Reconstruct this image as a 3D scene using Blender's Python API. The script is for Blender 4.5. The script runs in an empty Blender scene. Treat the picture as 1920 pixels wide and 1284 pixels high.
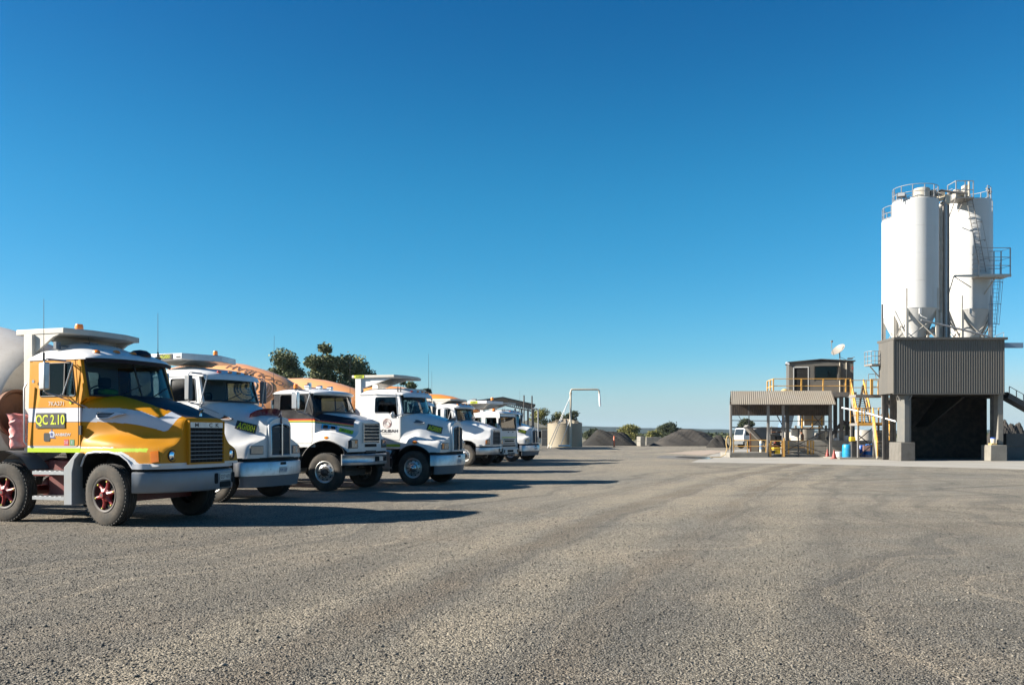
import bpy, bmesh, math, random
import numpy as np
from mathutils import Vector, Matrix, geometry
random.seed(7); RNG = np.random.default_rng(11)
SC = bpy.context.scene
COL = SC.collection
R = math.radians
CAM_H, FOC, HOR = 1.55, 1700.0, 814.0
def at(u, v, Y):
    """a point Y metres out whose picture position was measured in the photo"""
    return Vector(((u-960)/FOC*Y, Y, CAM_H+(HOR-v)/FOC*Y))
def ground_at(u, v):
    Y = FOC*CAM_H/(v-HOR); return Vector(((u-960)/FOC*Y, Y, 0))

class MB:
    def __init__(s): s.v=[]; s.f=[]; s.m=[]
    def add(s, verts, faces, mi=0):
        o=len(s.v); s.v.extend([tuple(p) for p in verts])
        s.f.extend([tuple(i+o for i in f) for f in faces]); s.m.extend([mi]*len(faces)); return s
    def box(s, c, d, M=None, mi=0):
        x,y,z=[k/2 for k in d]
        P=[Vector((a,b,e)) for a in(-x,x) for b in(-y,y) for e in(-z,z)]
        if M is not None: P=[M@p for p in P]
        P=[p+Vector(c) for p in P]
        return s.add(P,[(0,1,3,2),(4,6,7,5),(0,4,5,1),(2,3,7,6),(0,2,6,4),(1,5,7,3)],mi)
    def bx(s, a, b, mi=0):
        return s.box([(p+q)/2 for p,q in zip(a,b)],[abs(q-p) for p,q in zip(a,b)],None,mi)
    def beam(s, p, q, w, h=None, up=(0,0,1), mi=0):
        p,q=Vector(p),Vector(q); h=h or w; d=(q-p); L=d.length; d.normalize()
        u=Vector(up)
        if abs(d.dot(u))>.98: u=Vector((0,1,0))
        a=d.cross(u).normalized(); b=a.cross(d)
        M=Matrix((d,a,b)).transposed()
        return s.box((p+q)/2,(L,w,h),M,mi)
    def tube(s, pts, r, n=8, mi=0, closed=False):
        pts=[Vector(p) for p in pts]; N=len(pts); rings=[]; prev=None
        for i,p in enumerate(pts):
            if closed: t=pts[(i+1)%N]-pts[i-1]
            else: t=pts[min(i+1,N-1)]-pts[max(i-1,0)]
            t.normalize()
            if prev is None:
                u=Vector((0,0,1)) if abs(t.z)<.9 else Vector((1,0,0))
                a=t.cross(u).normalized()
            else:
                a=(prev-t*prev.dot(t)).normalized()
            prev=a; b=t.cross(a)
            rr=r[i] if isinstance(r,(list,tuple)) else r
            rings.append([p+(a*math.cos(2*math.pi*k/n)+b*math.sin(2*math.pi*k/n))*rr for k in range(n)])
        V=[q for g in rings for q in g]; F=[]
        for i in range(N if closed else N-1):
            j=(i+1)%N
            for k in range(n): F.append((i*n+k,i*n+(k+1)%n,j*n+(k+1)%n,j*n+k))
        if not closed: F.append(tuple(range(n))[::-1]); F.append(tuple((N-1)*n+k for k in range(n)))
        return s.add(V,F,mi)
    def lathe(s, prof, o=(0,0,0), axis='z', n=32, mi=0, a0=0, a1=2*math.pi, M=None, cap=False):
        full=abs(a1-a0-2*math.pi)<1e-6; cnt=n if full else n+1; V=[]
        for r,t in prof:
            for k in range(cnt):
                a=a0+(a1-a0)*k/n; c,q=r*math.cos(a),r*math.sin(a)
                p=Vector((c,q,t)) if axis=='z' else Vector((c,t,q)) if axis=='y' else Vector((t,c,q))
                if M is not None: p=M@p
                V.append(p+Vector(o))
        F=[]
        for i in range(len(prof)-1):
            for k in range(n):
                F.append((i*cnt+k,i*cnt+(k+1)%cnt,(i+1)*cnt+(k+1)%cnt,(i+1)*cnt+k))
        if cap:
            F.append(tuple(range(cnt))); F.append(tuple((len(prof)-1)*cnt+k for k in range(cnt)))
        return s.add(V,F,mi)
    def cyl(s, p, q, r, n=16, mi=0, r2=None):
        return s.tube([p,q],[r,r2 if r2 is not None else r],n,mi)
    def grid(s, fn, nu, nv, mi=0, keep=None, paint=None):
        V=[Vector(fn(i/nu,j/nv)) for i in range(nu+1) for j in range(nv+1)]
        o=len(s.v); s.v.extend([tuple(p) for p in V])
        for i in range(nu):
            for j in range(nv):
                q=(i*(nv+1)+j,(i+1)*(nv+1)+j,(i+1)*(nv+1)+j+1,i*(nv+1)+j+1)
                c=(V[q[0]]+V[q[1]]+V[q[2]]+V[q[3]])/4
                if keep and not keep(c): continue
                s.f.append(tuple(k+o for k in q)); s.m.append(paint(c) if paint else mi)
        return s
    def prism(s, poly, fn, t0, t1, mi=0):
        """2-D outline extruded between fn(a,b,t0) and fn(a,b,t1)"""
        n=len(poly); V=[fn(a,b,t0) for a,b in poly]+[fn(a,b,t1) for a,b in poly]
        F=[tuple(range(n)),tuple(range(2*n-1,n-1,-1))]+[(i,n+i,n+(i+1)%n,(i+1)%n) for i in range(n)]
        return s.add(V,F,mi)
    def holed(s, outer, holes, fn, t0, t1, mi=0):
        loops=[outer]+holes
        tris=geometry.tessellate_polygon([[Vector((a,b,0)) for a,b in L] for L in loops])
        flat=[p for L in loops for p in L]; n=len(flat)
        V=[fn(a,b,t0) for a,b in flat]+[fn(a,b,t1) for a,b in flat]
        F=[tuple(t) for t in tris]+[tuple(n+i for i in t[::-1]) for t in tris]
        o=0
        for L in loops:
            k=len(L)
            for i in range(k): F.append((o+i,o+(i+1)%k,n+o+(i+1)%k,n+o+i))
            o+=k
        return s.add(V,F,mi)
    def build(s, name, mats, parent=None, loc=None, rz=0, sharp=35, bevel=0, fix=True, smooth=True):
        me=bpy.data.meshes.new(name); me.from_pydata(s.v,[],s.f)
        for m in (mats if isinstance(mats,(list,tuple)) else [mats]): me.materials.append(m)
        me.polygons.foreach_set('material_index',s.m)
        if fix:
            bm=bmesh.new(); bm.from_mesh(me); bmesh.ops.recalc_face_normals(bm,faces=bm.faces); bm.to_mesh(me); bm.free()
        if smooth:
            me.polygons.foreach_set('use_smooth',[True]*len(me.polygons)); me.set_sharp_from_angle(angle=R(sharp))
        me.update(); o=bpy.data.objects.new(name,me); COL.objects.link(o)
        if parent is not None: o.parent=parent
        if loc is not None: o.location=loc
        o.rotation_euler.z=rz
        if bevel:
            b=o.modifiers.new('bevel','BEVEL'); b.width=bevel; b.segments=2; b.limit_method='ANGLE'; b.angle_limit=R(40)
        return o
def tag(o,label=None,cat=None,group=None,kind=None):
    if label: o['label']=label
    if cat: o['category']=cat
    if group: o['group']=group
    if kind: o['kind']=kind
    return o
def thing(name,label,cat,loc=(0,0,0),rz=0,group=None):
    o=bpy.data.objects.new(name,None); COL.objects.link(o); o.location=loc; o.rotation_euler=(0,0,rz)
    o.empty_display_size=.3
    return tag(o,label,cat,group)
def sub(name,parent,loc=(0,0,0),rot=(0,0,0)):
    o=bpy.data.objects.new(name,None); COL.objects.link(o); o.parent=parent; o.location=loc; o.rotation_euler=rot; return o
def copy_tree(o,parent=None):
    c=o.copy(); COL.objects.link(c); c.parent=parent
    for ch in list(o.children): copy_tree(ch,c)
    return c
def rr(a,b,c,d,r,n=4):
    """rounded rectangle outline"""
    P=[]
    for cx,cy,s in ((c-r,d-r,0),(a+r,d-r,90),(a+r,b+r,180),(c-r,b+r,270)):
        for k in range(n+1): t=R(s+90*k/n); P.append((cx+r*math.cos(t),cy+r*math.sin(t)))
    return P
def rpoly(P,r,n=4):
    """round the corners of an outline"""
    O=[]; N=len(P)
    for i in range(N):
        p=Vector(P[i]); a=Vector(P[i-1])-p; b=Vector(P[(i+1)%N])-p
        k=min(r,a.length*.45,b.length*.45); s=p+a.normalized()*k; e=p+b.normalized()*k
        for j in range(n+1):
            t=j/n; q=s*(1-t)**2+p*2*t*(1-t)+e*t*t; O.append((q.x,q.y))
    return O
def inpoly(x,y,P):
    c=False; j=len(P)-1
    for i in range(len(P)):
        if (P[i][1]>y)!=(P[j][1]>y) and x<(P[j][0]-P[i][0])*(y-P[i][1])/(P[j][1]-P[i][1])+P[i][0]: c=not c
        j=i
    return c
def interp(x,X,Y):
    return float(np.interp(x,X,Y))
def text_obj(name,s,mat,parent,fn,h,depth=.002,xs=1.0,subdiv=0,bold=0):
    """lettering: letter height h; fn(a,b,t) places it, a along the line centred on 0, b up centred on 0, t outwards"""
    cu=bpy.data.curves.new(name,'FONT'); cu.body=s; cu.align_x='CENTER'; cu.align_y='CENTER'; cu.resolution_u=3
    cu.offset=bold
    ob=bpy.data.objects.new(name,cu); COL.objects.link(ob)
    dg=bpy.context.evaluated_depsgraph_get(); me=bpy.data.meshes.new_from_object(ob.evaluated_get(dg))
    bpy.data.objects.remove(ob); bpy.data.curves.remove(cu)
    ys=[v.co.y for v in me.vertices]; xx=[v.co.x for v in me.vertices]
    k=h/(max(ys)-min(ys)); cy=(max(ys)+min(ys))/2; cx=(max(xx)+min(xx))/2
    bm=bmesh.new(); bm.from_mesh(me)
    if subdiv:
        bmesh.ops.triangulate(bm,faces=bm.faces)
        for _ in range(subdiv):
            bmesh.ops.subdivide_edges(bm,edges=[e for e in bm.edges if e.calc_length()*k>.12],cuts=1)
            bmesh.ops.triangulate(bm,faces=bm.faces)
    for v in bm.verts: v.co=Vector(fn((v.co.x-cx)*k*xs,(v.co.y-cy)*k,depth))
    bm.to_mesh(me); bm.free(); me.materials.clear(); me.materials.append(mat)
    o=bpy.data.objects.new(name,me); COL.objects.link(o); o.parent=parent
    return o

from mathutils.bvhtree import BVHTree
def surf_fn(o,c0,adir,off=.004):
    """maps (a,c,t) onto the skin of mesh o round the point c0: a along adir, c upwards, t outwards"""
    me=o.data; bv=BVHTree.FromPolygons([v.co for v in me.vertices],[p.vertices for p in me.polygons])
    c,n,_,_=bv.find_nearest(Vector(c0)); n=n.copy()
    if n.y*c.y+n.x*.5<0: n=-n
    A=Vector(adir); A=(A-n*A.dot(n)).normalized(); B=n.cross(A)
    if B.z<0: B=-B
    def fn(a,b,t=0):
        q,m,_,_=bv.find_nearest(c+A*a+B*b); m=m if m.dot(n)>0 else -m
        m=(m*.5+n*.5).normalized(); return q+m*(t+off)
    return fn
def patch(name,fn,w,h,mat,parent,t0=0,t1=.02,nu=14,nv=6,ox=0,oy=0):
    b=MB(); b.grid(lambda a,c:fn(ox+(a-.5)*w,oy+(c-.5)*h,t1),nu,nv)
    edge=[(a,-.5) for a in np.linspace(-.5,.5,nu+1)]+[(.5,c) for c in np.linspace(-.5,.5,nv+1)]+[(a,.5) for a in np.linspace(.5,-.5,nu+1)]+[(-.5,c) for c in np.linspace(.5,-.5,nv+1)]
    n=len(edge); V=[fn(ox+a*w,oy+c*h,t0-.01) for a,c in edge]+[fn(ox+a*w,oy+c*h,t1) for a,c in edge]; b.add(V,[(i,(i+1)%n,n+(i+1)%n,n+i) for i in range(n)])
    return b.build(name,mat,parent,sharp=60)
# ---------------------------------------------------------------- materials
def newmat(name):
    m=bpy.data.materials.new(name); m.use_nodes=True; nt=m.node_tree; nt.nodes.clear()
    out=nt.nodes.new('ShaderNodeOutputMaterial'); b=nt.nodes.new('ShaderNodeBsdfPrincipled')
    nt.links.new(b.outputs[0],out.inputs[0]); return m,nt,b,out
def N(nt,t,**k):
    n=nt.nodes.new(t)
    for a,v in k.items():
        if a.startswith('i_'):
            key=a[2:]; n.inputs[int(key) if key.isdigit() else key.replace('_',' ')].default_value=v
        else: setattr(n,a,v)
    return n
def L(nt,a,b): nt.links.new(a,b)
def rgba(c): return (c[0],c[1],c[2],1)
def noise(nt,scale,detail=4,coord='Object',vec=None,rough=.55):
    n=N(nt,'ShaderNodeTexNoise'); n.inputs['Scale'].default_value=scale; n.inputs['Detail'].default_value=detail; n.inputs['Roughness'].default_value=rough
    if vec is None:
        tc=N(nt,'ShaderNodeTexCoord'); vec=tc.outputs[coord]
    L(nt,vec,n.inputs['Vector']); return n
def ramp(nt,fac,p0,p1):
    r=N(nt,'ShaderNodeMapRange'); r.inputs[1].default_value=p0; r.inputs[2].default_value=p1; r.clamp=True
    L(nt,fac,r.inputs[0]); return r.outputs[0]
def mix(nt,fac,a,b):
    m=N(nt,'ShaderNodeMix',data_type='RGBA')
    if isinstance(fac,(int,float)): m.inputs[0].default_value=fac
    else: L(nt,fac,m.inputs[0])
    for k,c in ((6,a),(7,b)):
        if isinstance(c,(tuple,list)): m.inputs[k].default_value=rgba(c)
        else: L(nt,c,m.inputs[k])
    return m.outputs[2]
def math_(nt,op,a,b=0.0):
    m=N(nt,'ShaderNodeMath',operation=op)
    for k,c in ((0,a),(1,b)):
        if isinstance(c,(int,float)): m.inputs[k].default_value=c
        else: L(nt,c,m.inputs[k])
    return m.outputs[0]
def paint(name,c,rough=.35,metal=0,dirt=.25,dirtc=(.22,.18,.13),coat=.0,bands=(),scale=3.0,bump=0,spec=.5,low=0,streak=0,panel=0):
    m,nt,b,out=newmat(name); tc=N(nt,'ShaderNodeTexCoord'); base=rgba(c)
    col=None
    if bands:
        sp=N(nt,'ShaderNodeSeparateXYZ'); L(nt,tc.outputs['Object'],sp.inputs[0]); z=sp.outputs[2]; col=tuple(c)
        for z0,z1,cc in bands:
            f=math_(nt,'MULTIPLY',math_(nt,'GREATER_THAN',z,z0),math_(nt,'LESS_THAN',z,z1)); col=mix(nt,f,col,cc)
    n1=noise(nt,scale,6,vec=tc.outputs['Object']); n2=noise(nt,scale*9,4,vec=tc.outputs['Object'])
    f=math_(nt,'MULTIPLY',ramp(nt,n1.outputs[0],.42,.75),dirt); f2=math_(nt,'MULTIPLY',ramp(nt,n2.outputs[0],.5,.8),dirt*.6)
    col=mix(nt,f,col if col is not None else tuple(c),dirtc); col=mix(nt,f2,col,dirtc)
    if low:      # road dust thrown up on the lowest panels
        sp2=N(nt,'ShaderNodeSeparateXYZ'); L(nt,tc.outputs['Object'],sp2.inputs[0])
        zz=math_(nt,'ADD',sp2.outputs[2],math_(nt,'MULTIPLY',n1.outputs[0],.5)); f3=N(nt,'ShaderNodeMapRange'); f3.inputs[1].default_value=1.25; f3.inputs[2].default_value=1.95; f3.inputs[3].default_value=low; f3.inputs[4].default_value=0; L(nt,zz,f3.inputs[0]); col=mix(nt,f3.outputs[0],col,(.30,.25,.19))
    if streak:   # rain streaks and rust runs
        mp=N(nt,'ShaderNodeMapping'); mp.inputs['Scale'].default_value=(1,1,.05); L(nt,tc.outputs['Object'],mp.inputs[0]); n3=noise(nt,3.2,5,vec=mp.outputs[0]); n4=noise(nt,.35,3,vec=tc.outputs['Object'])
        col=mix(nt,math_(nt,'MULTIPLY',math_(nt,'MULTIPLY',ramp(nt,n3.outputs[0],.48,.72),ramp(nt,n4.outputs[0],.35,.65)),streak),col,dirtc)
    if panel:    # sheets differ a little
        sp3=N(nt,'ShaderNodeSeparateXYZ'); L(nt,tc.outputs['Object'],sp3.inputs[0]); fl=math_(nt,'FLOOR',math_(nt,'MULTIPLY',math_(nt,'ADD',sp3.outputs[0],sp3.outputs[1]),1/.83)); wn=N(nt,'ShaderNodeTexWhiteNoise',noise_dimensions='1D'); L(nt,fl,wn.inputs['W'])
        col=mix(nt,math_(nt,'MULTIPLY',wn.outputs['Value'],panel),col,dirtc)
    L(nt,col,b.inputs['Base Color']); b.inputs['Metallic'].default_value=metal
    rn=math_(nt,'ADD',math_(nt,'MULTIPLY',n1.outputs[0],.25),rough-.1); L(nt,rn,b.inputs['Roughness'])
    b.inputs['Coat Weight'].default_value=coat; b.inputs['Coat Roughness'].default_value=.08
    b.inputs['Specular IOR Level'].default_value=spec
    if bump:
        bp=N(nt,'ShaderNodeBump'); bp.inputs['Strength'].default_value=bump; bp.inputs['Distance'].default_value=.01
        L(nt,n2.outputs[0],bp.inputs['Height']); L(nt,bp.outputs[0],b.inputs['Normal'])
    return m
def glassmat(name,tint,gloss=.0,rough=.02):
    m=bpy.data.materials.new(name); m.use_nodes=True; nt=m.node_tree; nt.nodes.clear()
    out=N(nt,'ShaderNodeOutputMaterial'); t=N(nt,'ShaderNodeBsdfTransparent'); t.inputs[0].default_value=rgba(tint)
    g=N(nt,'ShaderNodeBsdfGlossy'); g.inputs['Roughness'].default_value=rough; g.inputs[0].default_value=(1,1,1,1)
    fr=N(nt,'ShaderNodeFresnel'); fr.inputs[0].default_value=1.38
    f=math_(nt,'ADD',fr.outputs[0],gloss*.05); mx=N(nt,'ShaderNodeMixShader'); L(nt,f,mx.inputs[0]); L(nt,t.outputs[0],mx.inputs[1]); L(nt,g.outputs[0],mx.inputs[2])
    L(nt,mx.outputs[0],out.inputs[0]); return m
YEL=(.50,.205,.0); WHT=(.66,.66,.65); LIME=(.36,.50,.005); BLU=(.012,.02,.045)
M={}
M['yellow']=paint('yellow paint',YEL,.5,spec=.22,dirt=.12,dirtc=(.30,.13,.0),low=.10)
M['yellow_cab']=paint('yellow cab paint',YEL,.5,spec=.22,dirt=.12,dirtc=(.30,.13,.0),low=.08,bands=((1.765,2.01,(.50,.51,.54)),(1.757,1.767,(.05,.02,.01)),(2.008,2.016,(.05,.02,.01)),(1.31,1.35,(.5,.5,.52)),(1.235,1.312,LIME)))
M['white']=paint('white truck paint',WHT,.35,coat=.3,dirt=.14,low=.3)
M['white_lime']=paint('white cab paint with lime stripe',WHT,.35,coat=.3,dirt=.14,low=.25,bands=((1.165,1.25,LIME),))
M['white_rough']=paint('weathered white',(.52,.49,.43),.5,dirt=.3)
M['silver_band']=paint('pale silver band',(.50,.51,.54),.35,dirt=.1,coat=.3)
M['navy']=paint('dark navy paint',(.006,.009,.02),.5,coat=0,dirt=.1,dirtc=(.05,.05,.05),spec=.25)
M['skyblue']=paint('grey blue paint',(.16,.24,.34),.3,coat=.4,dirt=.15)
M['black_paint']=paint('black cab paint',(.018,.018,.02),.35,coat=.3,dirt=.25,dirtc=(.12,.11,.1),bands=((1.2,1.87,(.78,.78,.76)),(1.87,1.90,(.08,.28,.08)),(1.90,1.935,(.75,.42,.03)),(1.935,1.975,(.4,.02,.015))))
M['chrome']=paint('polished metal',(.62,.63,.65),.16,metal=1,dirt=.2,scale=5)
M['brushed']=paint('dull aluminium',(.48,.49,.50),.36,metal=.85,dirt=.35,dirtc=(.2,.18,.15),scale=6)
M['bumper_grey']=paint('grey painted bumper',(.19,.205,.225),.42,metal=.3,dirt=.4,dirtc=(.2,.18,.15),scale=5)
M['mirror']=paint('mirror glass',(.8,.82,.85),.12,metal=1,dirt=.02)
M['alum_wheel']=paint('wheel alloy',(.62,.61,.58),.28,metal=.7,dirt=.4,dirtc=(.25,.2,.14),scale=9)
M['grey_trim']=paint('grey moulded trim',(.10,.115,.13),.5,dirt=.3)
M['fender_grey']=paint('grey mudguard',(.24,.26,.28),.5,dirt=.35)
M['rubber']=paint('tyre rubber',(.014,.0135,.013),.8,dirt=.4,dirtc=(.07,.06,.047),scale=4)
M['rubber_dusty']=paint('dusty tyre sidewall',(.03,.028,.024),.9,dirt=.6,dirtc=(.13,.105,.08),scale=3)
M['black']=paint('black plastic',(.012,.012,.013),.5,dirt=.2,dirtc=(.06,.055,.05))
M['void']=paint('dark cavity',(.006,.006,.006),.9,dirt=0)
M['chassis']=paint('chassis steel',(.03,.028,.027),.6,dirt=.6,dirtc=(.12,.09,.07))
M['maroon']=paint('maroon chassis paint',(.13,.014,.014),.45,dirt=.5,dirtc=(.12,.08,.06))
M['red_wheel']=paint('red wheel paint',(.22,.008,.012),.4,dirt=.12,dirtc=(.2,.12,.08),scale=9)
M['bolt']=paint('wheel nut markers',(.45,.42,.05),.5,dirt=.4)
M['glass']=glassmat('windscreen glass',(.40,.50,.52),.0)
M['headlamp']=paint('headlamp glass',(.22,.24,.25),.12,metal=.6,dirt=.15,coat=.8)
M['lower_grey']=paint('dark grey lower bumper',(.12,.13,.145),.5,dirt=.3)
M['glass_sky']=glassmat('steep windscreen glass',(.3,.36,.4),4.0,.03)
M['glass_dark']=glassmat('tinted side glass',(.16,.18,.2),.1)
M['glass_clear']=glassmat('clear lamp glass',(.85,.88,.9),.2)
M['lamp']=paint('lamp reflector',(.75,.77,.8),.12,metal=1,dirt=.1)
M['amber']=paint('amber lens',(.75,.20,.01),.25,dirt=.1,coat=.5)
M['orange_lens']=paint('orange beacon lens',(.85,.22,.01),.25,dirt=.05,coat=.5)
M['red_lens']=paint('red lens',(.5,.02,.015),.25,dirt=.1,coat=.5)
M['deflector']=paint('dark red acrylic',(.12,.004,.012),.15,dirt=.05,coat=.8)
M['seat']=paint('grey seat cloth',(.06,.065,.07),.8,dirt=.2)
M['green_cloth']=paint('green hi vis cloth',(.2,.55,.03),.7,dirt=.2)
M['interior']=paint('cab lining',(.03,.03,.032),.8,dirt=.1)
M['cream_drum']=paint('cream grey drum',(.50,.47,.43),.5,dirt=.45,dirtc=(.3,.24,.18),scale=1.5)
M['orange_drum']=paint('orange drum paint',(.80,.36,.14),.4,coat=.3,dirt=.3,dirtc=(.5,.33,.2),scale=1.5)
M['orange_drum2']=paint('strong orange drum paint',(.66,.23,.03),.4,coat=.3,dirt=.25,dirtc=(.5,.3,.15),scale=1.5)
M['rust']=paint('rusty brown steel',(.16,.07,.035),.8,dirt=.6,dirtc=(.06,.04,.03),bump=.4)
M['plate_black']=paint('black sign plate',(.02,.02,.018),.5,dirt=.1)
M['plate_lime']=paint('lime plate',(.32,.52,.01),.5,dirt=.1)
M['letter_lime']=paint('lime lettering',(.40,.55,.008),.5,dirt=.0)
M['letter_yellow']=paint('yellow lettering',(.50,.56,.008),.5,dirt=.05)
M['letter_dark']=paint('dark lettering',(.03,.03,.035),.5,dirt=.0)
M['letter_grey']=paint('grey lettering',(.42,.40,.36),.4,dirt=.1)
M['logo_brown']=paint('terracotta logo',(.32,.10,.07),.5,dirt=.0)
M['logo_drum']=paint('faded grey drum lettering',(.13,.085,.075),.5,dirt=.1)
M['plate_white']=paint('number plate',(.5,.5,.47),.5,dirt=.3)
M['sticker_red']=paint('red sticker',(.5,.03,.03),.5); M['sticker_green']=paint('green sticker',(.03,.2,.08),.5); M['blue_ink']=paint('blue lettering',(.03,.06,.22),.5)
M['bucket']=paint('red and white plastic',(.62,.18,.17),.5,dirt=.5,dirtc=(.75,.7,.65),scale=6)
# plant
def corr(name,c,period,axis,rough=.45,metal=0,strength=.8,dirt=.2):
    m=paint(name,c,rough,metal,dirt=dirt,scale=.8); nt=m.node_tree; b=[n for n in nt.nodes if n.type=='BSDF_PRINCIPLED'][0]
    return m
M['clad']=paint('charcoal sheet cladding',(.088,.082,.072),.5,dirt=.25,scale=.5,dirtc=(.14,.12,.095),streak=.35,panel=.3)
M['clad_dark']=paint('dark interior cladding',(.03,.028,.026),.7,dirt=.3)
M['zinc']=paint('dull galvanised sheet',(.25,.225,.185),.5,dirt=.45,dirtc=(.22,.17,.11),scale=.7)
M['brown_sheet']=paint('dark brown sheet',(.07,.052,.042),.6,dirt=.3)
M['silo']=paint('white silo paint',(.50,.50,.49),.45,dirt=.15,dirtc=(.30,.27,.22),scale=.6,streak=.3)
M['silo_steel']=paint('cream painted steel',(.46,.43,.38),.5,dirt=.35,dirtc=(.3,.24,.17))
M['galv']=paint('galvanised steel',(.36,.36,.36),.45,metal=.4,dirt=.3)
M['steel_dark']=paint('dark grey steel',(.045,.046,.048),.5,dirt=.3)
M['steel_mid']=paint('weathered grey steel',(.2,.19,.175),.6,dirt=.5,dirtc=(.14,.1,.07))
M['safety']=paint('safety yellow paint',(.62,.33,.06),.5,dirt=.45,dirtc=(.4,.3,.18),scale=2)
M['concrete']=paint('pale concrete',(.22,.205,.175),.85,dirt=.6,dirtc=(.11,.10,.085),streak=.3,scale=1.5,bump=.3)
M['concrete_dark']=paint('stained concrete',(.13,.125,.115),.9,dirt=.5,dirtc=(.06,.055,.05),scale=1.2,bump=.3)
M['filter']=paint('stained filter housing',(.42,.39,.33),.6,dirt=.6,dirtc=(.2,.15,.1))
M['teal']=paint('teal plastic drum',(.0,.22,.42),.45,dirt=.2); M['blue']=paint('blue plastic drum',(.0,.07,.38),.4,dirt=.15)
M['cone']=paint('red traffic cone',(.22,.022,.015),.5,dirt=.3); M['yellow_tub']=paint('yellow plastic',(.75,.5,.02),.5,dirt=.2)
M['tank']=paint('beige poly tank',(.25,.212,.15),.6,dirt=.35,dirtc=(.18,.15,.11),scale=.6)
M['pipe_w']=paint('weathered white pipe',(.5,.45,.36),.5,dirt=.5,dirtc=(.35,.27,.15))
M['pvc']=paint('white pvc pipe',(.78,.78,.76),.4,dirt=.15)
M['bollard']=paint('orange bollard plastic',(.75,.14,.05),.5,dirt=.2)
M['dish']=paint('dish enamel',(.24,.22,.19),.4,dirt=.2)
M['hose']=paint('yellow hose',(.55,.38,.15),.5,dirt=.2)
M['belt']=paint('conveyor belt rubber',(.02,.02,.02),.7,dirt=.3)
M['shed']=paint('dark green grey roof sheet',(.018,.024,.028),.5,dirt=.2)

M['plinth']=paint('weathered concrete plinth',(.13,.12,.105),.9,dirt=.6,dirtc=(.07,.065,.055),streak=.4,bump=.3)
M['column_grey']=paint('grey steel column',(.115,.117,.11),.6,dirt=.3)
M['pale_wall']=paint('pale block wall',(.36,.335,.29),.85,dirt=.4,dirtc=(.2,.18,.15))
M['slab']=paint('worn pale slab',(.31,.292,.255),.85,dirt=.55,dirtc=(.19,.17,.14),scale=.5,bump=.2)
# ---------------------------------------------------------------- trucks (x forward, y to the far side, z up; near side is -y)
def crom(P,t):
    n=len(P)-1; i=min(int(t),n-1); u=t-i
    p0=P[max(i-1,0)];p1=P[i];p2=P[i+1];p3=P[min(i+2,n)]
    if i==0: p0=2*p1-p2
    if i+2>n: p3=2*p2-p1
    return .5*((2*p1)+(-p0+p2)*u+(2*p0-5*p1+4*p2-p3)*u*u+(-p0+3*p1-3*p2+p3)*u**3)
def loft_hood(st,sweep,arch,density=.02,paint=None):
    X=np.array([s[0] for s in st],float); A=np.array([s[1] for s in st],float); K=A.shape[1]-1; NS=len(st)-1
    def prof(xi,t):
        col=np.array([crom(A[i],t) for i in range(NS+1)]); return crom(col,xi)
    nu=max(8,int((X[-1]-X[0])/density)); nv=max(10,int(2.3/density))
    P=np.zeros((nu+1,nv+1,3))
    XI=NS*np.arange(nu+1)/nu; xs_=np.array([float(crom(X.reshape(-1,1),xi)[0]) for xi in XI])
    I=np.minimum(XI.astype(int),NS-1); U=(XI-I)[:,None]
    for j in range(nv+1):
        col=np.array([crom(A[i],K*j/nv) for i in range(NS+1)])
        ext=np.vstack([2*col[0]-col[1],col,2*col[-1]-col[-2]])
        p0,p1,p2,p3=ext[I],ext[I+1],ext[I+2],ext[I+3]
        yz=.5*((2*p1)+(-p0+p2)*U+(2*p0-5*p1+4*p2-p3)*U*U+(-p0+3*p1-3*p2+p3)*U**3)
        y=np.maximum(yz[:,0],0); P[:,j,0]=xs_-sweep*(y/1.1)**2*np.clip((xs_-.1)/.6,0,1); P[:,j,1]=y; P[:,j,2]=yz[:,1]
    P=P.tolist()
    mb=MB()
    def fn(sgn):
        return lambda a,b:(lambda q:(q[0],sgn*q[1],q[2]))(P[round(a*nu)][round(b*nv)])
    keep=lambda c: not(abs(c.y)>.5 and arch and inpoly(c.x,c.z,arch))
    for sgn in (-1,1): mb.grid(fn(sgn),nu,nv,keep=keep,paint=paint)
    # the nose
    xe=X[-1]; nw=max(6,nv//3)
    cache={}
    def cap(a,b):
        if a not in cache: cache[a]=prof(NS,K*a)
        y,z=cache[a]; y=max(y,0); w=2*b-1; yy=w*y
        r=.035*(1-min(1,min((1-abs(w))*y/.05,1)))**2
        return (xe-sweep*(yy/1.1)**2,yy,z)
    mb.grid(cap,nv//2,nw,keep=keep,paint=paint)
    return mb
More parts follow.
